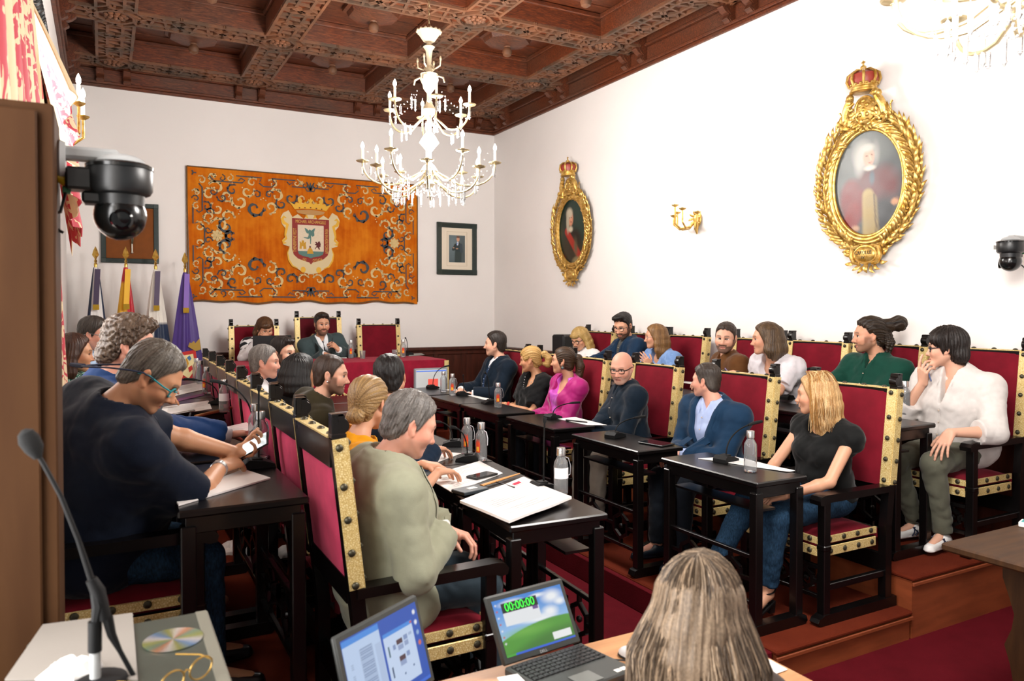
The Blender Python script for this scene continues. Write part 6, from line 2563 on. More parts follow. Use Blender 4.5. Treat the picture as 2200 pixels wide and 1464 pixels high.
def face_colours(P, skin, hd):
    """P in head space (metres of a 0.235 m head). Natural colour of skin, lips, brows, eyes and beard."""
    x, y, z = P[:, 0], P[:, 1], P[:, 2]
    base = np.array(lin(skin))
    C = np.tile(base, (len(P), 1))

    def mix(m, col):
        nonlocal C
        m = np.clip(m, 0, 1)[:, None]
        C = C * (1 - m) + np.array(lin(col)) * m
    ax = np.abs(x)
    head = z > -.16
    red = tuple(min(1, c) for c in (base * np.array([1.02, .72, .68])))
    m = np.exp(-(((ax - .042) / .022) ** 2 + ((z + .035) / .022) ** 2)) * (y > .03) * .35
    C = C * (1 - m[:, None]) + np.array(red) * m[:, None]
    m = np.exp(-((x / .016) ** 2 + ((z + .035) / .018) ** 2)) * (y > .09) * .4
    C = C * (1 - m[:, None]) + np.array(red) * m[:, None]
    m = ((ax > .068) & (np.abs(z + .005) < .04)) * .3
    C = C * (1 - m[:, None]) + np.array(red) * m[:, None]
    bc = hd.get('beard_col', hd.get('hair_col', '#2a1c14'))
    bd = hd.get('beard', 0)
    if bd:
        low = ss(-z, .038, .058) * ss(y, -.02, .012) * ss(-z - .0, .0, .01) * (z > -.135)
        side = ss(ax, .050, .064) * ss(-z, -.005, .015) * ss(y, -.01, .01) * ss(-y, -.06, -.045)
        stache = (np.abs(z + .053) < .008) * (ax < .034) * (y > .06)
        lips = ((x / .026) ** 2 + ((z + .070) / .011) ** 2 < 1) & (y > .07)
        chinhole = (ax > .03) & (z > -.058) & (y > .055)
        m = np.maximum(np.maximum(low * ~chinhole, side), stache) * ~lips * head
        mix(m * bd, bc)
    if hd.get('stubble'):
        m = ss(-z, .04, .055) * ss(y, -.01, .02) * (z > -.13) * .28
        mix(m * .6, '#5b4638')
    st = hd.get('hair')
    if st:
        line = st.get('line', ([-.13, -.085, -.05, -.022, -.004, .018, .036, .052, .070, .1], [-.092, -.090, -.070, -.040, .008, -.020, .018, .050, .068, .085]))
        zl = np.interp(y, line[0], line[1])
        mix(ss(z - zl + .004 * np.sin(x * 170 + y * 90), -.003, .012) * .85 * head * ((ax < .078) | (z > .03)), hd.get('hair_col', '#2a1c14'))
    # lips
    lc = hd.get('lip', '#b0625a')
    m = (((x / .024) ** 2 + ((z + .0695) / .0085) ** 2) < 1) & (y > .072)
    mix(m * .75, lc)
    mix(((np.abs(z + .069) < .0022) & (ax < .022) & (y > .07)) * .8, '#5a2a26')
    # brows
    zc = .0235 + .004 * np.sin(np.clip((ax - .012) / .038, 0, 1) * PI)
    m = np.exp(-((z - zc) / .0042) ** 2) * ss(ax, .010, .016) * ss(-ax, -.054, -.046) * (y > .045)
    mix(m * hd.get('brow', .85), hd.get('brow_col', hd.get('hair_col', '#2a1c14')))
    # eyes
    ez = .001
    op = hd.get('eye', 1.0)
    u, v = (ax - .031) / .0150, (z - ez) / (.0068 * op + 1e-6)
    inside = (u * u + np.abs(v) ** 1.6 < 1) & (y > .06)
    mix(inside * 1.0 * (op > .3), '#e6ddd6')
    gx = hd.get('gaze', 0.0) * .005
    iris = ((x - np.sign(x) * .031 - gx) ** 2 + (z - ez) ** 2 < .0062 ** 2) & inside
    mix(iris * 1.0 * (op > .3), '#2c1c12')
    lash = (np.abs(z - ez - .0072 * op * np.sqrt(np.clip(1 - u * u, 0, 1))) < .0024) & (np.abs(u) < 1.08) & (y > .06)
    mix(lash * hd.get('lash', .75), '#231711')
    return C


def head_prims(f, T, hs, hd, k=1.0):
    """skull, face, nose, lips, ears in head space placed by T (point) with scale hs"""
    R = T['R']
    w, jw = hd.get('w', 1.0), hd.get('jaw', 1.0)

    def pt(x, y, z):
        return T['o'] + (R[0] * x + R[1] * y + R[2] * z) * hs

    def E(c, r, kk=.02, op='u', rot=None):
        RR = R if rot is None else rot
        f.ell(pt(*c), [q * hs for q in r], RR, kk * hs, op)

    def Cc(a, b, ra, rb, kk=.015, op='u', flat=None):
        f.cap(pt(*a), pt(*b), ra * hs, rb * hs, kk * hs, op, None, flat)
    E((0, -.012, .035), (.076 * w, .097, .086), .02)
    E((0, .028, .0), (.066 * w, .066, .075), .03)
    E((0, .036, -.045), (.056 * w * jw, .056, .066), .03)
    for sx in (-1, 1):
        Cc((sx * .056 * w * jw, .0, -.045), (sx * .022 * jw, .066, -.096), .020, .016, .03)
        E((sx * .040 * w, .062, -.028), (.026, .024, .024), .03)
        Cc((sx * .012, .086, .022), (sx * .045 * w, .070, .024), .011, .010, .02)
    E((0, .070, -.098), (.022 * jw, .018, .017), .02)
    # eye hollows, eyeballs and lids
    for sx in (-1, 1):
        E((sx * .031, .094, .000), (.020, .016, .013), .014, 'c')
        E((sx * .031, .070, .001), (.0150, .0155, .0145), .002)
        Cc((sx * .018, .0815, .0095), (sx * .044, .0775, .0085), .0042, .0042, .006)
        Cc((sx * .019, .0810, -.0085), (sx * .043, .0770, -.0085), .0036, .0036, .006)
    n = hd.get('nose', .84 if hd.get('fem') else .95)
    Cc((0, .086, .012), (0, .086 + .024 * n, -.034), .0085, .0115 * n, .012)
    E((0, .104 + .006 * n, -.036), (.0115, .012, .0095), .008)
    for sx in (-1, 1):
        E((sx * .0125, .094, -.040), (.0085, .011, .0075), .008)
    # mouth
    E((0, .082, -.064), (.026, .012, .0062), .010)
    E((0, .081, -.0755), (.021, .012, .0068), .010)
    Cc((-.019, .094, -.0695), (.019, .094, -.0695), .0018, .0018, .004, 'c')
    # ears
    for sx in (-1, 1):
        ce = (sx * .079 * w, -.006, -.004)
        tilt = .22
        ax0 = R[0] * math.cos(.35) + R[1] * math.sin(.35) * -sx * -1
        ax0 = nrm(R[0] + R[1] * (.38 * sx))
        ax2 = nrm(R[2] - R[1] * .2)
        ax1 = np.cross(ax2, ax0)
        ax2 = np.cross(ax0, ax1)
        f.ell(pt(*ce), [.0085 * hs, .0185 * hs, .033 * hs], [ax0, ax1, ax2], .006 * hs)
        f.ell(pt(sx * .087 * w, -.001, .002), [.007 * hs, .010 * hs, .018 * hs], [ax0, ax1, ax2], .005 * hs, 'c')
        E((sx * .078 * w, .004, -.030), (.007, .009, .010), .006)


def hand_prims(f, wrist, d, n, right, curl, sc=1.0, spread=.12, thumb=.5, point=None):
    """palm and five fingers. d: direction of the fingers, n: palm normal, curl: per-finger bend (index..little)"""
    d = nrm(d)
    n = nrm(np.array(n) - d * np.dot(n, d))
    t = np.cross(d, n) * (1 if right else -1)
    wrist = np.array(wrist, float)

    def pt(a, b, c):
        return wrist + (d * a + t * b + n * c) * sc
    for a, b in (((.0, .016, 0), (.085, .030, 0)), ((.0, .006, 0), (.090, .010, 0)), ((.0, -.006, 0), (.086, -.011, 0)), ((.0, -.016, 0), (.078, -.031, 0))):
        f.cap(pt(*a), pt(*b), .0165 * sc, .0115 * sc, .012)
    f.cap(pt(.02, .028, .008), pt(.055, .030, .010), .016 * sc, .013 * sc, .014)
    MC = [(.088, .031), (.094, .010), (.089, -.011), (.080, -.031)]
    LN = [(.042, .026, .021), (.047, .030, .022), (.043, .027, .021), (.034, .020, .019)]
    for i, ((a, b), ln) in enumerate(zip(MC, LN)):
        c = curl[i] if hasattr(curl, '__len__') else curl
        p = pt(a, b, 0)
        ang = .15 + c * .9
        sp = (1.5 - i) * spread
        r = (.0090 if i < 3 else .0078) * sc
        for q, L in enumerate(ln):
            dv = nrm(d * math.cos(ang) + n * math.sin(ang) + t * sp * math.cos(ang))
            p2 = p + dv * L * sc
            f.cap(p, p2, r, r * .92, .0035)
            p, r = p2, r * .92
            ang += (.95 if q == 0 else .7) * c + .06
    p = pt(.028, .026, .006)
    for q, (L, r0, r1) in enumerate(((.040, .0125, .0105), (.032, .0105, .0095), (.026, .0095, .0078))):
        a = .75 - .30 * q * thumb
        dv = nrm(d * (.55 + .22 * q) + t * a + n * (.35 + .25 * thumb * q))
        p2 = p + dv * L * sc
        f.cap(p, p2, r0 * sc, r1 * sc, .006)
        p = p2


def ik(S, W, la, lf, pole):
    S, W = np.array(S, float), np.array(W, float)
    v = W - S
    L = np.linalg.norm(v)
    if L > (la + lf) * .995:
        W = S + v / L * (la + lf) * .995
        v = W - S
        L = np.linalg.norm(v)
    a = (la * la - lf * lf + L * L) / (2 * L)
    h = math.sqrt(max(0, la * la - a * a))
    u = v / L
    p = np.array(pole, float)
    p = p - u * np.dot(p, u)
    p = nrm(p)
    return S + u * a + p * h, W


GARMENT_M = {}


def cloth_mat(name, col, kind='plain'):
    key = (name, col, kind)
    if key in GARMENT_M:
        return GARMENT_M[key]
    if kind == 'plain':
        m = mat('%s %s' % (name, col), col, .82, var=.05, vscale=25, bump=.25, bscale=420, spec=.15, sheen=.15)
    elif kind == 'satin':
        m = mat('%s %s satin' % (name, col), col, .58, var=.05, vscale=14, spec=.3, sheen=.3)
    else:
        t = NT('%s %s %s' % (name, col, kind))
        v = t.coord('Object')
        if kind == 'weave':
            vo = t.n('ShaderNodeTexVoronoi')
            vo.inputs['Scale'].default_value = 95
            t.l(v, vo.inputs['Vector'])
            o = t.ramp(vo.outputs['Distance'], [(.28, '#bcd8c6'), (.42, '#0f5a48'), (.6, '#062b25')])
        elif kind == 'pinstripe':
            wv = t.n('ShaderNodeTexWave')
            wv.inputs['Scale'].default_value = 26
            wv.bands_direction = 'DIAGONAL'
            t.l(v, wv.inputs['Vector'])
            o = t.ramp(wv.outputs['Color'], [(.6, col), (.9, '#6f6f6a')])
        elif kind == 'dots':
            vo = t.n('ShaderNodeTexVoronoi')
            vo.inputs['Scale'].default_value = 70
            t.l(v, vo.inputs['Vector'])
            o = t.ramp(vo.outputs['Distance'], [(.2, '#b9c4d2'), (.3, col)])
        else:   # denim
            f = t.noise(t.coord('Object', (1, 1, .3)), 160, 2)
            o = t.ramp(f, [(.3, col), (.85, '#2b4a66')])
        t.l(o, t.b.inputs['Base Color'])
        t.b.inputs['Roughness'].default_value = .85
        t.b.inputs['Specular IOR Level'].default_value = .15
        m = t.m
    GARMENT_M[key] = m
    return m


PEOPLE = {}


def person(label, spec):
    """spec gives seat, facing, head place and turn, hands, clothes; everything is built in world axes about the seat"""
    g = spec
    hipx, hipy, fz = g['seat']
    seat_h = g.get('seat_h', .475)
    sc = g.get('sc', 1.0)
    bulk = g.get('bulk', 1.0) * (1.02 if g.get('fem') else 1.08)
    fem = g.get('fem', False)
    root = thing('person', label, 'person', (hipx, hipy, fz))
    O = np.array([hipx, hipy, fz])
    fa = g['face']             # angle of the seat's forward direction
    Fd = np.array([math.cos(fa), math.sin(fa), 0.0])
    Rt = np.array([Fd[1], -Fd[0], 0.0])
    Up = np.array([0, 0, 1.0])
    # head frame
    u, v, hpx, hy = g['head']
    Hc = np.array(on_y(u, v, hy))
    toC = nrm(np.array([-Hc[0], -Hc[1], 0]))
    rr = np.array([cR[0], cR[1], 0])
    sideC = np.array([-toC[1], toC[0], 0])
    if np.dot(sideC, rr) < 0:
        sideC = -sideC
    th = math.radians(g['turn'])
    hf = toC * math.cos(th) + sideC * math.sin(th)
    pit = math.radians(g.get('nod', 0))
    hr = np.array([hf[1], -hf[0], 0])
    hfw = hf * math.cos(pit) - Up * math.sin(pit)
    hup = hf * math.sin(pit) + Up * math.cos(pit)
    rol = math.radians(g.get('roll', 0))
    hr2 = hr * math.cos(rol) + hup * math.sin(rol)
    hup2 = -hr * math.sin(rol) + hup * math.cos(rol)
    R = [hr2, hfw, hup2]
    depth = float(np.dot(Hc - np.array(CAM), np.array(cF)))
    hs = g.get('hs') or hpx / CF * depth / .250
    hs = hs * g.get('hmul', 1.0)
    T = {'o': Hc - O, 'R': R}
    # spine
    hp = np.array([0, 0, seat_h + .125 * sc]) + Fd * g.get('hip_f', -.09)
    nb = T['o'] - hup2 * .108 * hs - hfw * .040 * hs - Up * .052 * hs * g.get('neck', 1.0) - Fd * .02
    nb = nb + np.array(g.get('neck_off', (0, 0, 0)))
    A = nrm(nb - hp)
    tw = math.radians(g.get('twist', 0))
    Ft = nrm(Fd * math.cos(tw) + Rt * math.sin(tw))
    Cf = nrm(Ft - A * np.dot(Ft, A))
    Cs = np.cross(Cf, A)       # to the person's right
    L = float(np.linalg.norm(nb - hp))
    sw = (.162 if fem else .192) * g.get('shw', 1.0) * sc
    sh = {1: nb - A * .065 + Cs * sw - Cf * .005, -1: nb - A * .065 - Cs * sw - Cf * .005}
    cw = (.135 if fem else .158) * bulk * sc
    cd = (.098 if fem else .110) * bulk * sc
    bel = g.get('belly', 0.0)
    chest_f = .020 if fem else .0
    rings = [(hp, .165 * bulk * sc, .115 * bulk * sc + bel * .5), (hp + A * L * .28 + Cf * (.015 + bel * .5), .138 * bulk * sc + bel * .4, .105 * bulk * sc + bel),
             (hp + A * L * .58 + Cf * (.012 + chest_f * .6 + bel * .2), cw, cd + bel * .35), (nb - A * .10 - Cf * .005, cw * 1.0, cd * .90)]
    hf_z = fz
    la, lf = .295 * sc * g.get('arm', 1), .26 * sc * g.get('arm', 1)
    arms = {}
    for s in (1, -1):
        h = g.get('rh' if s == 1 else 'lh')
        if h is None:
            h = dict(w=(s * .07, .27, seat_h + .19), d=(-s * .5, .8, -.1), n=(-s * .2, 0, -1), c=.45)
        W = np.array(h['w'], float)
        if h.get('world'):
            W = W - O
        else:
            W = Rt * W[0] + Fd * W[1] + Up * W[2]

        def dirv(q):
            return Rt * q[0] + Fd * q[1] + Up * q[2]
        pole = dirv(h.get('p', (s * .55, -.35, -1)))
        El, W = ik(sh[s], W, la, lf, pole)
        arms[s] = (sh[s], El, W, dirv(h['d']), dirv(h['n']), h)
    legs = {}
    for s in (1, -1):
        lg = g.get('rl' if s == 1 else 'll')
        hj = hp + Rt * s * .088 - Up * .03
        if lg is None:
            kn = hj + Fd * .40 * sc + Rt * s * .03
            kn[2] = seat_h + .05
            an = np.array([kn[0], kn[1], .085]) + Fd * g.get('foot_f', .02)
        else:
            kn = Rt * lg['k'][0] + Fd * lg['k'][1] + Up * lg['k'][2]
            an = Rt * lg['a'][0] + Fd * lg['a'][1] + Up * lg['a'][2]
        ft = nrm(Fd + Rt * s * .12) if lg is None or 'f' not in lg else nrm(Rt * lg['f'][0] + Fd * lg['f'][1] + Up * lg['f'][2])
        legs[s] = (hj, kn, an, ft)
    # ---------------- body
    fine = max(.0030, min(.0052, depth * .00078)) if depth > 1.9 else .0034
    pts = [T['o'] + d for d in (np.array([-.13, -.13, -.15]) * hs, np.array([.13, .13, .14]) * hs)]
    spans = [[(T['o'][i] - (.125 if i < 2 else .14) * hs, T['o'][i] + .125 * hs)] for i in range(3)]
    bare = g.get('bare', 0)
    for s in (1, -1):
        if arms[s][5].get('hide'):
            continue
        hc = arms[s][2] + nrm(arms[s][3]) * .08
        for i in range(3):
            spans[i].append((hc[i] - .115, hc[i] + .115))
    allp = np.array([hp, nb, T['o']] + [q for s in (1, -1) for q in arms[s][:3]] + [q for s in (1, -1) for q in legs[s][:3]])
    lo, hi = allp.min(0) - .26, allp.max(0) + .26
    lo[2] = max(lo[2], -.02)
    f = Fld(*[axis(lo[i], hi[i], .0115, fine if i != 5 else fine, spans[i]) for i in range(3)])
    f.trunk([(c, max(.03, a - .022), max(.03, b - .022)) for c, a, b in rings], Cs, Cf)
    f.cap(sh[1] - A * .0 - Cs * .03, sh[-1] + Cs * .03, .040, .040, .05)
    f.cap(nb - A * .07 + Cf * .005, nb, .062 * (.85 if fem else 1), .054 * (.88 if fem else 1), .05)
    f.cap(nb, T['o'] - hup2 * .062 * hs - hfw * .018 * hs, .054 * (.85 if fem else 1.0) * g.get('neckr', 1) * sc, .050 * hs * (.9 if fem else 1.0) * g.get('neckr', 1), .03)
    ar = (.84 if fem else 1.0) * sc * g.get('armr', 1.0)
    for s in (1, -1):
        S0, El, W, d, n, h = arms[s]
        f.cap(S0, El, .043 * ar, .037 * ar, .03)
        m1 = El + (W - El) * .25
        f.cap(El, m1, .037 * ar, .038 * ar, .015)
        f.cap(m1, W, .038 * ar, .0245 * ar, .015)
        if not h.get('hide'):
            hand_prims(f, W, d, n, s == 1, h.get('c', .4), sc * (.9 if fem else 1.0), h.get('s', .10), h.get('t', .6))
    for s in (1, -1):
        hj, kn, an, ft = legs[s]
        f.cap(hj, kn, .066, .048, .03)
        cf = kn + (an - kn) * .3
        f.cap(kn, cf, .046, .044, .02)
        f.cap(cf, an, .044, .030, .02)
        f.cap(an, an + ft * .14 - Up * .045, .030, .024, .02)
    head_prims(f, T, hs, g)
    V, Q = f.mesh()
    P = (V - T['o'])
    P = np.stack([P @ R[0], P @ R[1], P @ R[2]], 1) / hs
    C = face_colours(P, SKINS.get(g.get('skin', 'light'), g.get('skin')), g)
    near = (np.abs(P[:, 0]) < .12) & (np.abs(P[:, 1]) < .14) & (np.abs(P[:, 2]) < .16)
    C = np.where(near[:, None], C, np.array(lin(SKINS.get(g.get('skin', 'light'), g.get('skin'))))[None])
    for q in g.get('tint', []):      # e.g. painted toes
        m = (np.linalg.norm(V - np.array(q[0]), axis=1) < q[1])
        C[m] = lin(q[2])
    np_mesh('body', V, Q, M_SKIN, root, C)
    rs = np.random.RandomState(abs(hash(label)) % 1000 if False else sum(map(ord, label)) % 1000)

    def waves(n, k0, k1):
        r = []
        for _ in range(n):
            dv = nrm(rs.normal(size=3))
            kk = rs.uniform(k0, k1)
            r.append((dv[0] * kk, dv[1] * kk, dv[2] * kk, rs.uniform(0, 6), 1 / n ** .5))
        return r

    # ---------------- clothes
    def garment(name, off, col, kind='plain', sleeve=1.0, hem=.02, neck=.070, vdep=0.0, vwid=.05, vopen=0.0, fold=.004, lapel=False, tail=0.0, armless=False, collar=False, h=.008, cuff_r=1.0, neck_drop=0.0, sleeve_off=None):
        lo2, hi2 = allp.min(0) - .3, allp.max(0) + .3
        lo2[2] = max(lo2[2], seat_h - .12 - tail)
        hi2[2] = min(hi2[2], nb[2] + .12)
        F = Fld(*[np.arange(lo2[i], hi2[i], h) for i in range(3)])
        rr2 = [(c, a + off, b + off) for c, a, b in rings]
        if tail:
            rr2 = [(hp - Up * tail * .6 + Fd * .05, .175 * bulk * sc + off, .14 * bulk * sc + off)] + rr2
        F.trunk(rr2, Cs, Cf)
        if fem and not g.get('flat'):
            for s in (1, -1):
                F.ell(hp + A * L * .60 + Cf * (cd * .78) + Cs * s * .066, [.062 + off * .5] * 3, None, .04)
        so = off if sleeve_off is None else sleeve_off
        F.cap(sh[1] - Cs * .012, sh[-1] + Cs * .012, .046 + off * .8, .046 + off * .8, .06)
        F.cap(nb - A * .09, nb - A * .01, .085 + off, .060 + off, .05)
        for s in (1, -1):
            F.cap(nb - A * .05 - Cf * .01, sh[s] - A * .01, .060 + off * .6, .046 + off * .8, .06)
        if not armless:
            for s in (1, -1):
                S0, El, W, d, n, hh = arms[s]
                if sleeve >= 1:
                    e = W + (El - W) * (1 - min(1, sleeve)) + (W - El) * .02
                    F.cap(S0, El, (.046 + so * .85) * ar ** .5, (.042 + so) * ar ** .5, .055)
                    F.cap(El, e, (.041 + so) * ar ** .5, (.029 + so * .9) * cuff_r, .02, cut=[(e, nrm(e - El))])
                elif sleeve > .5:
                    e = El + (W - El) * (sleeve - .5) * 2
                    F.cap(S0, El, (.046 + so * .85) * ar ** .5, (.043 + so) * ar ** .5, .055)
                    F.cap(El, e, (.042 + so) * ar ** .5, (.042 + so) * cuff_r, .02, cut=[(e, nrm(e - El))])
                else:
                    e = S0 + (El - S0) * sleeve * 2
                    F.cap(S0 + (S0 - El) * .02, e, (.044 + so * .7) * ar ** .5, (.052 + so * 1.1) * ar ** .5 * cuff_r, .10, cut=[(e, nrm(e - S0))])
        # folds: across the waist and along the sleeves
        wv = waves(4, 32, 62) + [(q[0], q[1], q[2], q[3], q[4] * .45) for q in waves(4, 85, 130)]
        wv += [(A[0] * 75, A[1] * 75, A[2] * 75, rs.uniform(0, 6), .5)]
        F.grain(fold, wv)
        # neck opening
        F.cap(nb - A * .02 + Cf * .002, nb + A * .12 + Cf * .02, neck, neck * 1.1, .008, 'c')
        if neck_drop:
            F.ell(nb - A * neck_drop * .5 + Cf * .11, [neck * 1.15, .10, neck_drop], [Cs, Cf, A], .01, 'c')
        X, Y, Z = F.ax[0][:, None, None], F.ax[1][None, :, None], F.ax[2][None, None, :]
        qx, qy, qz = X - nb[0], Y - nb[1], Z - nb[2]
        sx = qx * Cs[0] + qy * Cs[1] + qz * Cs[2]
        sy = qx * Cf[0] + qy * Cf[1] + qz * Cf[2]
        sz = qx * A[0] + qy * A[1] + qz * A[2]
        if vdep:
            t = np.clip((sz + vdep) / vdep, -1, 1.4)
            half = vwid * np.clip(t, 0, 1.3) - .0008 + (vopen * np.clip(-(sz + vdep) / .3, 0, 1) if vopen else 0)
            vfield = np.maximum(np.abs(sx) - half, -sy + .0)
            if lapel:
                wide = ss((t * 1.0), .0, .35) * (1 - ss(t, .95, 1.15))
                band = np.clip(1 - np.abs(np.abs(sx) - half - .030) / .030, 0, 1) * (sy > 0) * wide
                F.F = np.where(np.abs(F.F) < .05, F.F - .010 * ss(band, 0, .35), F.F)
            F.F = np.maximum(F.F, np.where((half > 0) & (sy > -.0), -vfield, -1.0).astype(np.float32))
        if collar:
            M = nb + A * (.016 if lapel else -.004) + Cf * .004
            cr = neck + (.010 if lapel else .004)
            ct = .015 if lapel else .013
            cg = 1.15 if lapel else collar_gap
            for q in range(13):
                a0 = -PI / 2 + cg + (2 * PI - 2 * cg) * q / 13
                a1 = -PI / 2 + cg + (2 * PI - 2 * cg) * (q + 1) / 13

                def cp(a):
                    back = max(0, math.sin(a))
                    return M + (Cs * math.cos(a) * 1.0 - Cf * math.sin(a) * 1.02) * (cr + (.002 if back else 0)) + A * (.022 * back - .024 * (1 - back))
                F.cap(cp(a0), cp(a1), ct, ct, .008)
        # hem
        hz = seat_h + hem - tail
        F.F = np.maximum(F.F, (hz - Z).astype(np.float32) + 0 * F.F)
        # keep the shell hollow underneath is not needed: the skin sits inside
        V, Q = F.mesh()
        ob = np_mesh(name, V, Q, cloth_mat(name, col, kind), root)
        if not (lapel or collar):
            return ob
        from mathutils.bvhtree import BVHTree
        bv = BVHTree.FromPolygons([tuple(q) for q in V.tolist()], [tuple(q) for q in Q.tolist()])

        def onto(x, z, lift):
            o = Vector(nb + Cs * x + A * z + Cf * .40)
            hit, nn, _, _ = bv.ray_cast(o, Vector(-Cf), .6)
            if hit is None:
                hit, nn, _, _ = bv.find_nearest(o - Vector(Cf) * .30)
            return tuple(hit + Vector(Cf) * lift)
        for s in (1, -1):
            m = MB()
            if lapel:
                N = 14
                vs = []
                for i in range(N + 1):
                    t = i / N
                    z = -.008 - (vdep - .012) * t
                    half = vwid * min(1.3, max(0, (z + vdep) / vdep)) + .003
                    w = .052 * min(1, (1 - t) * 3 + .12) * (1 - .35 * (abs(t - .30) < .035)) * (.62 if t < .26 else 1.0)
                    for q in (0, .33, .66, 1):
                        vs.append(onto(s * (half + w * q), z, .005 + .004 * math.sin(q * PI)))
                m._add(vs, [(4 * i + k, 4 * i + k + 1, 4 * i + k + 5, 4 * i + k + 4) for i in range(N) for k in range(3)])
                m.build('lapel', cloth_mat(name + ' lapel', col, kind), ob, smooth=60)
            else:
                a, b, c = (.012 + vwid * .7, -.022), (.050, -.012), (.046, -.070)
                vs = []
                for i in range(7):
                    t = i / 6
                    for q in range(5):
                        f = q / 4
                        x = (a[0] * (1 - f) + b[0] * f) * (1 - t) + c[0] * t
                        z = (a[1] * (1 - f) + b[1] * f) * (1 - t) + c[1] * t
                        vs.append(onto(s * x, z, .006))
                m._add(vs, [(5 * i + k, 5 * i + k + 1, 5 * i + k + 6, 5 * i + k + 5) for i in range(6) for k in range(4)])
                m.build('collar_point', cloth_mat(name + ' collar', col, kind), ob, smooth=60)
        if collar and not lapel and name != 'polo_shirt':
            m = MB()
            pts = [onto(.0, -vdep - .004 - .034 * i, .0035) for i in range(9)]
            m.tube(pts, .0022, 5, True, .5)
            m.build('placket', cloth_mat(name + ' collar', col, kind), ob)
            for i in range(4):
                MB().ball(onto(.002, -vdep - .02 - .075 * i, .004), .0052, 8, 5).build('button', mat('pale button', '#c9b8a4', .4), ob)
        return ob
    collar_gap = .34
    for c in g['wear']:
        c = dict(c)
        nm = c.pop('n')
        if nm == 'tie':
            pts = []
            m = MB()
            base = nb - A * .035 + Cf * (cd * .62)
            front = [(nb - A * .030 + Cf * .070, .020), (nb - A * .055 + Cf * (cd * .80), .017), (nb - A * .12 + Cf * (cd * 1.06), .026), (nb - A * .22 + Cf * (cd * 1.12 + .015), .034), (nb - A * .34 + Cf * (cd * 1.12 + .02), .038)]
            m.tube([tuple(p) for p, _ in front], [q for _, q in front], 10, True, .35, up=tuple(Cs))
            m.build('tie', cloth_mat('tie', c['col'], c.get('kind', 'plain')), root)
            continue
        if nm in ('trousers', 'jeans', 'skirt'):
            lo2, hi2 = allp.min(0) - .2, allp.max(0) + .2
            lo2[2], hi2[2] = max(lo2[2], 0.0), seat_h + .30
            F = Fld(*[np.arange(lo2[i], hi2[i], .010) for i in range(3)])
            o = c.get('off', .012)
            F.ell(hp - Up * .015, [.165 * bulk * sc, .125 * bulk * sc, .11], [Rt, Fd, Up], .03)
            for s in (1, -1):
                hj, kn, an, ft = legs[s]
                e = an + (kn - an) * c.get('short', 0.05)
                F.cap(hj, kn, .080 * bulk ** .5 + o * .3, .056 + o, .04)
                F.cap(kn, e, .056 + o, c.get('cuff', .045) + o * .6, .02, cut=[(e, nrm(e - kn))])
            F.grain(.004, waves(6, 50, 100))
            F.F = np.maximum(F.F, (F.ax[2][None, None, :] - (seat_h + .24)).astype(np.float32) + 0 * F.F)
            V, Q = F.mesh()
            np_mesh(nm, V, Q, cloth_mat(nm, c['col'], c.get('kind', 'plain')), root)
            continue
        if nm == 'shoes':
            for s in (1, -1):
                hj, kn, an, ft = legs[s]
                m0 = an - Up * .0
                up = Up if abs(ft[2]) < .5 else nrm(an - kn) * -1
                F = Fld(*[np.arange(m0[i] - .3, m0[i] + .3, .008) for i in range(3)])
                heel = an - up * .045 - ft * .03
                toe = an - up * .055 + ft * .165
                F.cap(heel, an + ft * .02 - up * .02, .036, .038, .03)
                F.cap(an - up * .03, toe, .042, .030, .03, flat=(up, .8))
                F.cap(heel - up * .025, toe - up * .012, .030, .034, .01, flat=(up, .4))
                F.cap(an + up * .03, an + up * .12, .032, .045, .0, 'c')
                V, Q = F.mesh()
                V[:, 2] = np.maximum(V[:, 2], .004) if up[2] > .9 else V[:, 2]
                np_mesh('shoe', V, Q, mat('shoe %s' % c['col'], c['col'], .35, var=.1), root)
            continue
        garment(nm, **c)
    # ---------------- hair and things worn on the head
    hair(root, T, hs, g, R)
    if g.get('glasses'):
        glasses(root, T, hs, R, g['glasses'])
    for nm, fn in g.get('extras', []):
        fn(root, dict(T=T, hs=hs, R=R, arms=arms, nb=nb, A=A, Cf=Cf, Cs=Cs, O=O, legs=legs, cd=cd, L=L, hp=hp, Fd=Fd, Rt=Rt))
    PEOPLE[label] = dict(arms=arms, O=O, T=T, legs=legs, Fd=Fd, Rt=Rt)
    return root


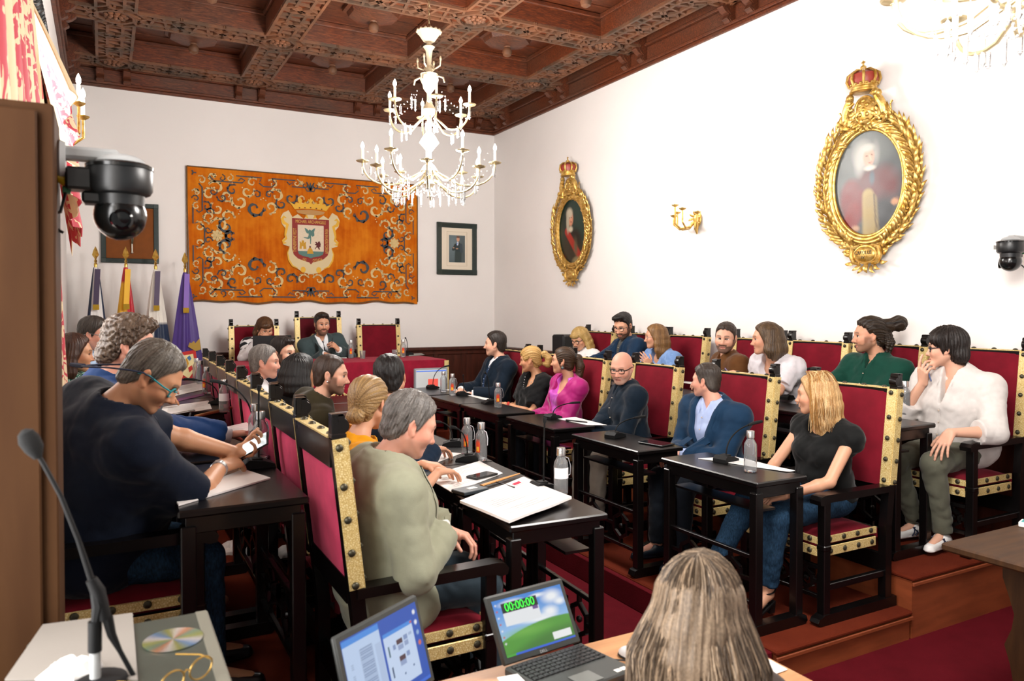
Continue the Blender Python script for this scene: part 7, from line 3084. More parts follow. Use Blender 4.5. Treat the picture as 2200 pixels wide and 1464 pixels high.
def hair(root, T, hs, g, R):
    st = g.get('hair')
    if not st:
        return
    col, col2 = lin(g['hair_col']), lin(g.get('hair_col2', g['hair_col']))
    o = st
    ext = o.get('ext', (.16, .19, .16, .17))   # x, back, down, front
    h = o.get('h', .0042 if hs > .8 else .004)
    F = Fld(np.arange(-ext[0], ext[0], h), np.arange(-ext[1], ext[3], h), np.arange(-ext[2], .19, h))
    th = o.get('th', .012)
    w = g.get('w', 1.0)
    F.ell((0, -.012, .035), (.076 * w, .097, .086), None, 0)
    F.ell((0, .028, .0), (.066 * w, .066, .075), None, .02)
    F.ell((0, -.045, -.04), (.056 * w, .050, .060), None, .03)
    X, Y, Z = F.ax[0][:, None, None], F.ax[1][None, :, None], F.ax[2][None, None, :]
    # thickness grows from nothing at the hairline
    line = o.get('line', ([-.13, -.085, -.05, -.022, -.004, .018, .036, .052, .070, .1], [-.092, -.090, -.070, -.040, .008, -.020, .018, .050, .068, .085]))
    zl = np.interp(Y[0, :, 0], line[0], line[1])[None, :, None]
    wav = .004 * np.sin(X * 170 + Y * 90) + .003 * np.sin(X * 90 - Y * 210)
    rmp = ss(Z - zl + wav, -.004, o.get('ramp', .030))
    tz = th + (o.get('top', th) - th) * ss(Z, .03, .12)
    F.F = (F.F + .004 - (tz + .004) * rmp ** .8).astype(np.float32)
    for p in o.get('blobs', []):
        F.ell(p[0], p[1], None, p[2] if len(p) > 2 else .02)
    for p in o.get('caps', []):
        pts, rs_ = p[0], p[1]
        for i in range(len(pts) - 1):
            F.cap(pts[i], pts[i + 1], rs_[i], rs_[i + 1], p[2] if len(p) > 2 else .015)
            if not (len(p) > 3 and p[3]):
                F.cap(tuple(np.array(pts[i]) * (-1, 1, 1)), tuple(np.array(pts[i + 1]) * (-1, 1, 1)), rs_[i], rs_[i + 1], p[2] if len(p) > 2 else .015)
    if o.get('cut'):
        for c in o['cut']:
            F.ell(c[0], c[1], None, .012, 'c')
    amp = o.get('amp', .0014)
    r = np.random.RandomState(sum(map(ord, root['label'])) % 997)
    ph = np.arctan2(X + 0 * Y, Y + .02 + 0 * X)
    near = np.abs(F.F) < .03
    if o.get('flow', 'round') == 'down':      # locks falling from the crown
        n = amp * (np.sin(ph * 37 + 2.0 * np.sin(Z * 22) + X * 60) + .7 * np.sin(ph * 61 + Z * 15 + 1.3) + .5 * np.sin(ph * 19 + Z * 9))
    elif o['flow'] == 'curly':
        n = amp * (np.sin(X * 190 + 3 * np.sin(Z * 90)) * np.sin(Y * 180 + 2) + np.sin(Z * 200 + 2 * np.sin(X * 110)) * np.sin(Y * 150 + 1) + .6 * np.sin(X * 330 + Z * 250))
    elif o['flow'] == 'back':
        py = np.arctan2(X + 0 * Z, Z + .01 + 0 * X)
        n = amp * (np.sin(py * 33 + Y * 14 + 1.5 * np.sin(Y * 30)) + .7 * np.sin(py * 58 - Y * 22) + .4 * np.sin(py * 91 + Y * 40))
    else:
        n = amp * (np.sin(ph * 43 + Z * 70 + Y * 60) + .8 * np.sin(X * 210 + Y * 70 + Z * 50) + .6 * np.sin(X * 120 - Y * 230 + Z * 90))
    F.F = np.where(near, F.F + n, F.F)
    V, Q = F.mesh()
    # strand colour: real light and dark locks
    p2 = np.arctan2(V[:, 0], V[:, 1] + .02)
    if o.get('flow') == 'back':
        py = np.arctan2(V[:, 0], V[:, 2] + .01)
        k = np.sin(py * 41 + V[:, 1] * 16) * .4 + np.sin(py * 83 - V[:, 1] * 20) * .35 + np.sin(py * 17 + V[:, 1] * 9 + 1) * .35
    else:
        k = np.sin(p2 * 47 + 1.5 * np.sin(V[:, 2] * 20)) * .35 + np.sin(p2 * 83 + V[:, 2] * 12) * .35 + np.sin(p2 * 139 + V[:, 2] * 25) * .3 + np.sin(p2 * 9 + V[:, 2] * 11 + 1) * .35
    k = np.clip(.5 + .5 * k, 0, 1)[:, None] * o.get('streak', .7)
    C = np.array(col)[None] * (1 - k) + np.array(col2)[None] * k
    if g.get('grey_side'):
        m = (ss(-V[:, 2], -.06, -.0) * ss(np.abs(V[:, 0]), .035, .07))[:, None] * .7
        C = C * (1 - m) + np.array(lin(g['grey_side']))[None] * m
    W = (V[:, 0:1] * R[0] + V[:, 1:2] * R[1] + V[:, 2:3] * R[2]) * hs + T['o']
    np_mesh('hair', W, Q, M_HAIR, root, C)
    if o.get('strands'):
        strands(root, T, hs, R, g, V, o['strands'])
    if o.get('tie'):
        c, rad = o['tie']
        m = MB()
        pts = [np.array(c) + np.array([math.cos(a) * rad, 0, math.sin(a) * rad]) for a in [2 * PI * i / 14 for i in range(15)]]
        m.tube([tuple((p[0] * R[0] + p[1] * R[1] + p[2] * R[2]) * hs + T['o']) for p in pts], .008 * hs, 7, False)
        m.build('hair_tie', mat('black hair tie', '#141416', .6), root)


def strands(root, T, hs, R, g, V, cfg):
    """fine locks lying over the hair mass, one mesh of thin tubes"""
    n, length, spread, rad = cfg[:4]
    r = random.Random(11)
    m = MB()
    m.paint(g['hair_col'])
    cols = [lin(g['hair_col']), lin(g.get('hair_col2', g['hair_col'])), tuple(.5 * (a + b) for a, b in zip(lin(g['hair_col']), lin(g.get('hair_col2', g['hair_col']))))]
    zz = V[:, 2]
    for _ in range(n):
        # start along the parting, follow the head outwards, then fall
        a = r.uniform(-PI, PI)
        if abs(a) < (cfg[4] if len(cfg) > 4 else 1.0):
            continue
        pts = []
        wob = r.uniform(-.35, .35)
        w2, w3 = r.uniform(2, 6), r.uniform(0, 6)
        L = length * r.uniform(.6, 1.06)
        lift = r.uniform(.004, .016)
        rr0 = spread * r.uniform(.9, 1.08)
        sy = r.uniform(-.05, .06)
        for i in range(13):
            t = i / 12
            s = t * (L + .16)
            if s < .15:
                phi = s / .15 * (PI / 2)
                rad2, z = math.sin(phi), .036 + math.cos(phi) * (.094 + lift)
                x, y = math.sin(a) * rad2 * (.083 + lift), -.012 + math.cos(a) * rad2 * (.104 + lift) + sy * (1 - rad2)
            else:
                d = (s - .15)
                f = min(1, d / .12)
                k = 1 + (rr0 - 1) * f
                aa = a + wob * d * 3 + .035 * math.sin(d * 18 * w2 / 4 + w3)
                x, y, z = math.sin(aa) * (.083 + lift) * k, -.012 + math.cos(aa) * (.104 + lift) * (1 + (k - 1) * .3), .036 - d
            pts.append((x, y, z))
        c = cols[r.choice((0, 0, 1, 2))]
        q = r.uniform(.62, 1.2)
        m.col = tuple(min(1, v * q) for v in c)
        w = [rad * (.4 + .6 * math.sin(PI * min(1, .12 + i / 14))) for i in range(13)]
        m.tube([tuple((p[0] * R[0] + p[1] * R[1] + p[2] * R[2]) * hs + T['o']) for p in pts], [q2 * hs for q2 in w], 4, False)
    o = m.build('loose_locks', M_HAIR, root, fix=False)
    o['kind'] = 'stuff'


def glasses(root, T, hs, R, cfg):
    col, shape = cfg[0], cfg[1] if len(cfg) > 1 else 'rect'
    dz = cfg[2] if len(cfg) > 2 else 0.0
    m = MB()
    rx, rz = (.0235, .0175) if shape == 'rect' else (.024, .0215)
    r = .0022 if len(cfg) < 4 else cfg[3]

    def w(p):
        return tuple((R[0] * p[0] + R[1] * p[1] + R[2] * p[2]) * hs + T['o'])
    pw = 3.5 if shape == 'rect' else 2.2
    for sx in (-1, 1):
        pts = []
        for k in range(25):
            a = 2 * PI * k / 24
            c, s = math.cos(a), math.sin(a)
            pts.append((sx * .032 + rx * math.copysign(abs(c) ** (2 / pw), c), .098 - abs(sx * .032 + rx * c) * .12, .0 + dz + rz * math.copysign(abs(s) ** (2 / pw), s)))
        m.tube([w(p) for p in pts], r * hs, 6, False)
        m.tube([w((sx * .056, .092, .006 + dz)), w((sx * .074, .06, .008 + dz)), w((sx * .084, .0, .010)), w((sx * .084, -.035, -.004))], r * .95 * hs, 6)
    m.tube([w((-.009, .099, .004 + dz)), w((0, .104, .007 + dz)), w((.009, .099, .004 + dz))], r * hs, 6)
    m.build('glasses', mat('glasses frame %s' % col, col, .3), root)


# ---------------------------------------------------------------- hair styles (head space, metres)
def short(th=.012, top=.020, flow='round', **k):
    return dict(th=th, top=top, flow=flow, **k)


LONGLINE = ([-.13, -.085, -.05, -.02, .0, .025, .045, .060, .075, .1], [-.10, -.10, -.09, -.08, -.08, -.05, .0, .045, .072, .088])


def longhair(length=.26, r=.030, front=True, out=1.0, **k):
    """falls behind the ears to below the shoulder"""
    caps = []
    n = 7
    for i in range(n):
        a = PI * (.56 + .44 * i / (n - 1)) if not front else PI * (.47 + .53 * i / (n - 1))
        x, y = .084 * math.sin(a), -.012 + .104 * math.cos(a)
        L = length * (1 - .12 * (i == 0))
        caps.append(([(x * .86, y * .86, .06), (x * .97, y * .97, -.01), (x * 1.0 * out, y, -.07), (x * 1.06 * out, y * 1.0 - .0, -L * .62), (x * .98 * out, y * .95, -L)], [r * .75, r * .85, r, r * .95, r * .35], .022))
    return dict(th=.012, top=.018, flow='down', line=LONGLINE, caps=caps, ext=(.20, .21, length + .08, .16), amp=.0012, **k)
# ---------------------------------------------------------------- who sits where
def wristband(side, col, metal=0.0, w=.012, back=.03):
    def fn(root, K):
        S0, El, W, d, n, h = K['arms'][side]
        ax = nrm(W - El)
        c = W - ax * back
        u = nrm(np.cross(ax, [0.3, 0.2, 1]))
        v = np.cross(ax, u)
        m = MB()
        for dz in (-w * .5, 0, w * .5):
            m.tube([tuple(c + ax * dz + (u * math.cos(a) + v * math.sin(a)) * .030) for a in [2 * PI * i / 18 for i in range(19)]], .0045, 6, False)
        if metal:
            m.ball(tuple(c + nrm(np.array([0, 0, 1]) + v * .01) * .030), (.018, .018, .008), 12, 6)
        m.build('wristwatch' if metal else 'bracelet', mat('band %s' % col, col, .35, metal), root)
    return fn


def earring(side, col, sz=.010, drop=.045):
    def fn(root, K):
        T, hs, R = K['T'], K['hs'], K['R']
        p = T['o'] + (R[0] * side * .083 + R[1] * -.004 - R[2] * drop) * hs
        m = MB().ball(tuple(p), sz, 8, 6)
        m.tube([tuple(p + np.array([0, 0, .001])), tuple(p + np.array([0, 0, sz * 2]))], .002, 5)
        m.build('earring', mat('earring %s' % col, col, .3, .6), root)
    return fn


def necklace(col, drop=.20, wid=.07):
    def fn(root, K):
        nb, A, Cf, Cs, cd = K['nb'], K['A'], K['Cf'], K['Cs'], K['cd']
        m = MB()
        for i in range(25):
            t = i / 24 * 2 - 1
            p = nb + Cs * t * wid - A * (.03 + drop * (1 - t * t)) + Cf * (cd * (.72 + .38 * (1 - t * t)) + .022)
            m.ball(tuple(p), .005, 6, 4)
        m.build('necklace', mat('necklace %s' % col, col, .35, .5), root)
    return fn


def shoe_stripes(root, K):
    for s in (1, -1):
        hj, kn, an, ft = K['legs'][s]
        up = np.array([0, 0, 1.0])
        side = nrm(np.cross(ft, up))
        m = MB()
        for sg in (-1, 1):
            for a, b in ((.02, .07), (.06, .03), (.09, .055)):
                m.tube([tuple(an + ft * a + side * sg * .043 - up * .060), tuple(an + ft * (a + b) * .5 + side * sg * .045 - up * .038), tuple(an + ft * b + side * sg * .032 - up * .010)], .004, 6)
        m.build('shoe_stripe', mat('navy stripe', '#18203a', .5), root)


def eyewear_strap(root, K):
    T, hs, R = K['T'], K['hs'], K['R']
    pts = [(.084, .02, .010), (.090, -.02, .008), (.092, -.06, -.010), (.082, -.12, -.045), (.055, -.175, -.085), (.02, -.20, -.105)]
    m = MB()
    for sx in (-1, 1):
        m.tube([tuple(T['o'] + (R[0] * p[0] * sx + R[1] * p[1] + R[2] * p[2]) * hs) for p in pts], [.003, .006, .006, .006, .007, .007], 8, True, .5)
    m.tube([tuple(T['o'] + (R[0] * x + R[1] * y + R[2] * z) * hs) for x, y, z in ((.02, -.20, -.105), (.0, -.235, -.125), (-.02, -.20, -.105))], .007, 8)
    m.build('eyewear_strap', mat('navy strap', '#10213c', .6), root)


def sandals(root, K):
    for s in (1, -1):
        hj, kn, an, ft = K['legs'][s]
        up = nrm(kn - an)
        side = nrm(np.cross(ft, up))
        m = MB()
        a, b = an - up * .055 - ft * .035, an - up * .088 + ft * .165
        m.bar(tuple(a), tuple(b), .055, .010, up=tuple(up))
        m.bar(tuple(a - up * .0), tuple(a - up * .065), .035, .035, up=tuple(ft))
        sole = m.build('sandal', mat('black leather', '#111112', .4), root)
        m = MB()
        for c, r in ((an + up * .02, .036),):
            m.tube([tuple(c + (ft * math.cos(q) + side * math.sin(q)) * r) for q in [2 * PI * i / 14 for i in range(15)]], .005, 6, False)
        c = an - up * .062 + ft * .12
        m.tube([tuple(c + side * .036 * math.cos(q) + up * (.026 * math.sin(q) - .004)) for q in [PI * i / 10 for i in range(11)]], .007, 6)
        m.build('strap', mat('black leather', '#111112', .4), sole)


JK = dict(n='jacket', off=.026, sleeve=.97, hem=.0, neck=.062, vdep=.34, vwid=.062, vopen=.05, lapel=True, collar=True, tail=.10, fold=.0022)
SHIRT = dict(n='shirt', off=.012, sleeve=1.0, hem=.02, neck=.056, collar=True, fold=.002, vdep=.055, vwid=.022)
TEE = dict(n='top', off=.014, sleeve=.34, hem=.02, neck=.075, neck_drop=.06)
DK = '#161a20'


def W_(d, **k):
    r = dict(d)
    r.update(k)
    return r


def wz(u, v, z):
    return tuple(on_z(u, v, z))


def wy(u, v, y):
    return tuple(on_y(u, v, y))


def people():
    lap = lambda s, x=.05, f=.24, z=.67, c=.5: dict(w=(s * x, f, z), d=(-s * .75, .6, -.15), n=(-s * .1, -.25, -1), c=c)
    desk = lambda s, x=.15, f=.33, z=.862, c=.32: dict(w=(s * x, f, z), d=(-s * .35, 1, -.12), n=(0, 0, -1), c=c)
    R, L = PI, 0.0
    P = []

    def add(label, **k):
        P.append((label, k))
    # ---- low right row
    add('blonde woman in sleeveless black top and jeans turned towards the head table', seat=(R1X, 2.93, T1), face=R, head=(1752, 848, 78, 2.93), turn=-93, nod=4, fem=True, skin='warm', hs=.92,
        hair=longhair(.255, .030, True, 1.05, strands=(1300, .235, 1.36, .0022, 1.25), streak=.8), hair_col='#a87840', hair_col2='#e2c08c', brow_col='#8a6238', lip='#b8605c',
        rh=dict(w=(.10, .34, .64), d=(-.5, .6, -.4), n=(0, 0, -1), c=.4, p=(.9, -.1, -1)), lh=dict(w=(-.10, .36, .645), d=(.45, .8, -.2), n=(0, 0, -1), c=.45, p=(-.9, -.5, -.8)),
        wear=[dict(n='top', off=.016, col='#121313', armless=True, hem=.0, neck=.066, neck_drop=.05, fold=.004), dict(n='jeans', col='#15283a', kind='denim', short=.12, cuff=.038)],
        ll=dict(k=(-.10, .42, .53), a=(-.07, .44, .125), f=(0, .9, -.35)), rl=dict(k=(.10, .42, .57), a=(.10, .68, .24), f=(.05, .85, -.5)), extras=[('sandals', sandals)])
    add('man in navy blazer and pale blue shirt looking away towards the head table', seat=(R1X, 3.79, T1), face=R, head=(1517, 819, 71, 3.79), turn=-112, nod=2, skin='rosy',
        hair=short(.009, .020, 'round'), hair_col='#2a211c', hair_col2='#4a4038', grey_side='#6a635c', rh=lap(1, .03, .27, .68), lh=lap(-1, .03, .26, .70),
        wear=[W_(JK, col='#17324c', vdep=.42, vwid=.085, vopen=.10), W_(SHIRT, col='#a9b9dd', sleeve=1.0), dict(n='trousers', col='#141a22'), dict(n='shoes', col='#16212e')], shw=1.05, twist=-6)
    add('bald man with dark-framed glasses in dark navy shirt facing the camera', seat=(R1X, 4.72, T1), face=R, head=(1336, 791, 68, 4.72), turn=-22, nod=12, skin='rosy', hs=1.0, hair=None, hair_col='#4a4038', beard=.45, beard_col='#8a7f76', brow=.5,
        rh=lap(1, .05, .30, .69), lh=lap(-1, .0, .31, .71, .4), glasses=('#17130f', 'rect', -.002, .0034), wear=[W_(SHIRT, col='#0f1d2a', off=.020, fold=.0026), dict(n='trousers', col='#9b9488'), dict(n='shoes', col='#2a2320')], shw=1.06, twist=18, lip='#9a5a52')
    add('woman in magenta jacket over pink top with brown ponytail', seat=(R1X, 5.69, T1), face=R, head=(1210, 776, 60, 5.69), turn=-97, nod=0, fem=True, skin='warm', hs=.95,
        hair=dict(th=.010, top=.016, flow='back', line=LONGLINE, caps=[([(0, -.10, .045), (0, -.145, .03), (0, -.16, -.05), (0, -.15, -.13), (0, -.145, -.17)], [.026, .034, .042, .036, .012], .01, True)], ext=(.14, .23, .22, .16), streak=.6, tie=((0, -.122, .040), .026)),
        hair_col='#2e1f14', hair_col2='#5b4026', lip='#a85058', rh=lap(1, .06, .22, .68), lh=lap(-1, .03, .22, .69),
        wear=[dict(n='jacket', off=.022, col='#a3126c', kind='satin', sleeve=.95, hem=.0, neck=.060, vdep=.46, vwid=.10, vopen=.10, fold=.0026), dict(n='top', off=.010, col='#b548ae', kind='satin', armless=True, neck=.085, neck_drop=.10, hem=.0), dict(n='trousers', col=DK)],
        extras=[('e', earring(-1, '#6a7a7a', .014, .06)), ('e', wristband(-1, '#c9a24a', .8))])
    add('woman in black short-sleeved top with blonde looped ponytail and red bracelet', seat=(R1X, 6.28, T1), face=R, head=(1140, 774, 52, 6.28), turn=-98, nod=6, fem=True, skin='tan', hs=.95,
        hair=dict(th=.013, top=.024, flow='back', line=([-.13, -.085, -.05, -.02, .0, .025, .045, .060, .075, .1], [-.09, -.08, -.05, -.02, .01, .0, -.02, .0, .045, .05]),
                  caps=[([(0, -.10, .03), (0, -.15, .05), (0, -.185, .0), (0, -.17, -.06), (0, -.13, -.05)], [.026, .032, .036, .034, .02], .006, True)], blobs=[((.03, .075, .06), (.04, .03, .03))], ext=(.14, .25, .16, .17), streak=.7, tie=((0, -.115, .030), .026)),
        hair_col='#a6793a', hair_col2='#e2bf7e', lip='#a85058', rh=lap(1, .05, .22, .74), lh=lap(-1, .03, .23, .75), wear=[dict(n='top', off=.018, col='#101112', sleeve=.36, neck=.078, neck_drop=.09, hem=.0), dict(n='trousers', col=DK), dict(n='shoes', col='#8f2f4c')],
        ll=dict(k=(-.06, .42, .56), a=(.10, .62, .34), f=(.6, .6, -.4)), extras=[('b', wristband(-1, '#b3261e')), ('n', necklace('#cfd2d6', .17))])
    add('man in dark suit and spotted tie at the far end of the low right row', seat=(R1X, 7.06, T1), face=R, head=(1064, 740, 52, 7.06), turn=-95, nod=0, skin='light', hs=1.02, hair=short(.011, .022, 'round'), hair_col='#1d1714', hair_col2='#3a302a', stubble=True,
        rh=lap(1, .12, .26, .80), lh=lap(-1, .12, .24, .78), wear=[W_(JK, col='#0d1a27', vdep=.30, vwid=.05), W_(SHIRT, col='#e8e8ea', off=.013), dict(n='tie', col='#1a2c48', kind='dots'), dict(n='trousers', col='#8d8674'), dict(n='shoes', col='#241c18')])
    # ---- high right tier
    add('blonde woman with dark glasses and white blouse looking down', seat=(R2X, 7.18, T2), face=R, head=(1246, 728, 52, 7.18), turn=-42, nod=24, fem=True, skin='warm', hs=1.0,
        hair=longhair(.22, .026, True, 1.1, blobs=[((0, .082, .066), (.062, .022, .030))], streak=.7), hair_col='#a8823f', hair_col2='#e0c184', glasses=('#15151a', 'round', -.002, .0034), lip='#a85058',
        rh=desk(1), lh=desk(-1), wear=[W_(SHIRT, col='#e9e7e6', off=.018)])
    add('young man in navy jacket and glasses with black quiff', seat=(R2X, 6.32, T2), face=R, head=(1339, 701, 56, 6.32), turn=-32, nod=18, skin='warm', hs=1.03, beard=.85, beard_col='#1a120e',
        hair=short(.009, .022, 'round', blobs=[((0, .055, .115), (.058, .050, .026)), ((.02, .085, .105), (.040, .026, .022))]), hair_col='#12100f', hair_col2='#2c2624', glasses=('#2b2220', 'round', -.002, .0026),
        rh=desk(1, .10, .42), lh=desk(-1, .16, .40), wear=[W_(JK, col='#152c44', vdep=.42, vwid=.07, vopen=.05), W_(SHIRT, col='#3a3a38', kind='pinstripe')], shw=1.12, twist=10)
    add('woman in light blue jacket and glasses gesturing with one raised hand', seat=(R2X, 5.75, T2), face=R, head=(1408, 724, 50, 5.75), turn=-84, nod=4, fem=True, skin='warm', hs=.93,
        hair=longhair(.25, .028, True, 1.05, streak=.8), hair_col='#5e3f22', hair_col2='#a87d4a', glasses=('#b9a59a', 'rect', -.002, .0022), lip='#b0505a',
        rh=desk(1), lh=dict(w=wy(1398, 788, 5.55), world=True, d=(.25, .6, .8), n=(.9, -.2, .2), c=.25, p=(-.5, -.3, -1)), wear=[dict(n='jacket', off=.022, col='#7d9bc9', sleeve=.62, hem=.0, neck=.064, vdep=.36, vwid=.07), dict(n='top', off=.012, col='#6f8fc0', neck=.08, neck_drop=.07, sleeve=.3)],
        extras=[('w', wristband(-1, '#b9b6ae', .8))])
    add('bearded man in brown shirt looking at the camera', seat=(R2X, 4.79, T2), face=R, head=(1559, 726, 69, 4.79), turn=-14, nod=6, skin='light', hs=1.04, beard=.8, beard_col='#3a2e28', roll=4,
        hair=short(.007, .012, 'round'), hair_col='#2b1f18', hair_col2='#4a3a2e', rh=desk(1, .10, .24), lh=desk(-1, .12, .26), wear=[W_(SHIRT, col='#5c3a1c', sleeve=.5, off=.018, vdep=.11, vwid=.028)], shw=1.06, twist=22)
    add('woman in white t-shirt with shoulder-length brown hair', seat=(R2X, 4.16, T2), face=R, head=(1646, 729, 60, 4.16), turn=-80, nod=2, fem=True, skin='warm', hs=.98,
        hair=longhair(.155, .034, True, 1.12, streak=.7), hair_col='#33241a', hair_col2='#7d6242', rh=desk(1), lh=dict(w=wy(1603, 810, 4.02), world=True, d=(.1, 1, .05), n=(.8, 0, -.6), c=.7, p=(-.8, -.5, -1)), bulk=1.12,
        wear=[W_(TEE, col='#d9d4d8', off=.020, neck=.080, neck_drop=.09, sleeve=.40), dict(n='trousers', col=DK)], extras=[('w', wristband(-1, '#c9c2b0'))])
    dread = dict(th=.016, top=.022, flow='back', line=([-.13, -.085, -.05, -.02, .0, .02, .04, .055, .075, .1], [-.09, -.08, -.05, -.02, .01, .02, .045, .062, .078, .09]),
                 caps=[([(0, -.08, .05), (0, -.12, .065), (0, -.165, .080)], [.05, .050, .045], .01, True), ([(.02, -.12, .02), (.03, -.14, -.05), (.03, -.12, -.13)], [.022, .020, .010], .006), ([(.05, -.10, .01), (.055, -.11, -.05), (.05, -.10, -.11)], [.018, .016, .008], .006)],
                 blobs=[((0, -.195, .082), (.052, .058, .056), .01)], ext=(.14, .30, .18, .16), amp=.0026, streak=.6)
    add('man with gathered dreadlocks and dark green shirt', seat=(R2X, 3.53, T2), face=R, head=(1868, 722, 76, 3.53), turn=-76, nod=2, skin='warm', hs=1.0, beard=.55, beard_col='#1c1410', hair=dread, hair_col='#17120f', hair_col2='#4a3826',
        rh=desk(1, .14, .36), lh=lap(-1, .10, .30, .70), wear=[W_(SHIRT, col='#0f3d31', off=.020, vdep=.10, vwid=.03, fold=.0026)], shw=1.0)
    add('man in loose white shirt and glasses with hand raised to his chin', seat=(R2X, 2.87, T2), face=R, head=(2034, 748, 73, 2.87), turn=-92, nod=4, skin='light', hs=.98,
        hair=dict(th=.022, top=.026, flow='down', line=([-.13, -.085, -.05, -.025, .0, .02, .04, .055, .075, .1], [-.125, -.12, -.10, -.06, -.04, -.045, .0, .04, .06, .075]), blobs=[((.05, .03, .06), (.05, .06, .05)), ((-.05, .03, .06), (.05, .06, .05)), ((0, -.06, -.05), (.085, .06, .06))], ext=(.16, .20, .17, .16), streak=.5, amp=.003),
        hair_col='#15100e', hair_col2='#382c26', glasses=('#22262e', 'rect', -.002, .0032), rh=dict(w=wy(1983, 822, 2.98), world=True, d=(-.2, .35, 1), n=(-.3, -1, .2), c=[.15, .65, .75, .8], t=.8, p=(.3, .6, -1)),
        lh=dict(w=wy(2042, 930, 2.66), world=True, d=(.1, .7, -.75), n=(.1, -.6, -.7), c=.2, s=.16, p=(-.7, -.6, -.6)), bulk=1.14, belly=.03, shw=1.05,
        wear=[W_(SHIRT, col='#d2ccc7', off=.026, sleeve=.68, vdep=.17, vwid=.035, fold=.0028, cuff_r=1.05, hem=-.02), dict(n='trousers', col='#5c5c4e'), dict(n='shoes', col='#e6e4e0')],
        rl=dict(k=(.13, .40, .52), a=(.10, .20, .10)), ll=dict(k=(-.13, .40, .54), a=(-.12, .28, .10)), extras=[('s', shoe_stripes)])
    # ---- left inner row, seen from behind
    add('grey-haired man in pale linen jacket reading, nearest of the left inner row', seat=(l1x(2.82), 2.82, T1), face=L, head=(880, 912, 135, 2.78), turn=103, nod=22, skin='rosy', hs=1.0, stubble=True,
        hair=short(.010, .015, 'round', amp=.0026), hair_col='#4c4844', hair_col2='#98928c', brow_col='#5a4a40', eye=.35, rh=dict(w=wy(948, 1148, 2.72), world=True, d=(-.65, .75, -.15), n=(0, -.3, -1), c=.55, p=(.75, -.5, -1)), lh=dict(w=wy(960, 1140, 2.82), world=True, d=(.6, .7, -.2), n=(0, -.3, -1), c=.55),
        wear=[W_(JK, col='#94957f', tail=.16, off=.030, vdep=.36), W_(SHIRT, col='#e6e6e2'), dict(n='trousers', col='#2c3840'), dict(n='shoes', col='#2a2420')], bulk=1.10, shw=1.04, belly=.02)
    add('woman in yellow top with fair hair tied in a low bun, seen from behind', seat=(l1x(3.44), 3.44, T1), face=L, head=(792, 868, 104, 3.40), turn=148, nod=8, fem=True, skin='warm', hs=.98,
        hair=dict(th=.012, top=.018, flow='back', line=([-.13, -.085, -.05, -.02, .0, .025, .045, .060, .075, .1], [-.085, -.075, -.05, -.02, .012, .0, .02, .055, .075, .088]), blobs=[((0, -.108, -.062), (.046, .034, .036), .008)], ext=(.14, .20, .16, .16), streak=.8, amp=.0014),
        hair_col='#6e5232', hair_col2='#c4a06a', rh=desk(1, .1, .36), lh=desk(-1, .1, .36), wear=[dict(n='top', off=.016, col='#d08c10', sleeve=.5, neck=.075, hem=.0), dict(n='trousers', col=DK)])
    add('dark-haired man in navy jacket facing away in the left inner row', seat=(l1x(4.06) + .18, 4.06, T1), face=L, head=(838, 812, 88, 4.0), turn=172, nod=4, roll=8, skin='warm', hs=.98, hair=short(.012, .018, 'round'), hair_col='#0c0b0b', hair_col2='#231f1e',
        rh=desk(1, .14, .36), lh=desk(-1, .14, .36), wear=[W_(JK, col='#142437'), W_(SHIRT, col='#c8d4e6'), dict(n='trousers', col=DK)])
    add('man in olive brown shirt with cropped hair and beard holding a sheet', seat=(l1x(4.68), 4.68, T1), face=L, head=(710, 806, 76, 4.55), turn=82, nod=6, skin='light', hs=.98, scalp=.8, beard=.75, beard_col='#33241b', hair=short(.005, .009, 'round', amp=.001), hair_col='#2e221b', hair_col2='#4d3b30',
        rh=desk(1, .14, .40), lh=desk(-1, .14, .42), wear=[W_(SHIRT, col='#35301f', off=.020), dict(n='trousers', col=DK)], extras=[('e', earring(1, '#e8e8e8', .006, .035))])
    add('woman with straight black hair and black blouse in the left inner row', seat=(l1x(5.30), 5.30, T1), face=L, head=(646, 801, 66, 5.15), turn=112, nod=2, fem=True, skin='tan', hs=.98, hair=longhair(.20, .036, True, 1.1, streak=.4), hair_col='#0a0909', hair_col2='#1d1a1a',
        rh=desk(1), lh=desk(-1), wear=[dict(n='blouse', off=.016, col='#121213', neck=.07, sleeve=1.0, hem=.0), dict(n='trousers', col=DK)])
    add('grey-haired man in white shirt in profile in the left inner row', seat=(l1x(5.92), 5.92, T1), face=L, head=(568, 779, 62, 5.83), turn=80, nod=2, skin='rosy', hs=1.0, stubble=True, hair=short(.008, .016, 'round'), hair_col='#5a5652', hair_col2='#a8a29c', brow_col='#5a4a40',
        rh=desk(1), lh=desk(-1), wear=[W_(SHIRT, col='#d4d2d4', off=.020), dict(n='trousers', col=DK)])
    add('bearded man in dark navy suit and white shirt in the left inner row', seat=(l1x(6.54) + .12, 6.54, T1), face=L, head=(608, 758, 60, 6.5), turn=52, nod=4, skin='light', hs=1.0, beard=.85, beard_col='#1f1510', hair=short(.010, .022, 'round', blobs=[((0, .06, .105), (.055, .04, .022))]), hair_col='#16110f', hair_col2='#332925',
        rh=desk(1), lh=desk(-1), wear=[W_(JK, col='#121d2b'), W_(SHIRT, col='#eaeaec'), dict(n='trousers', col=DK)])
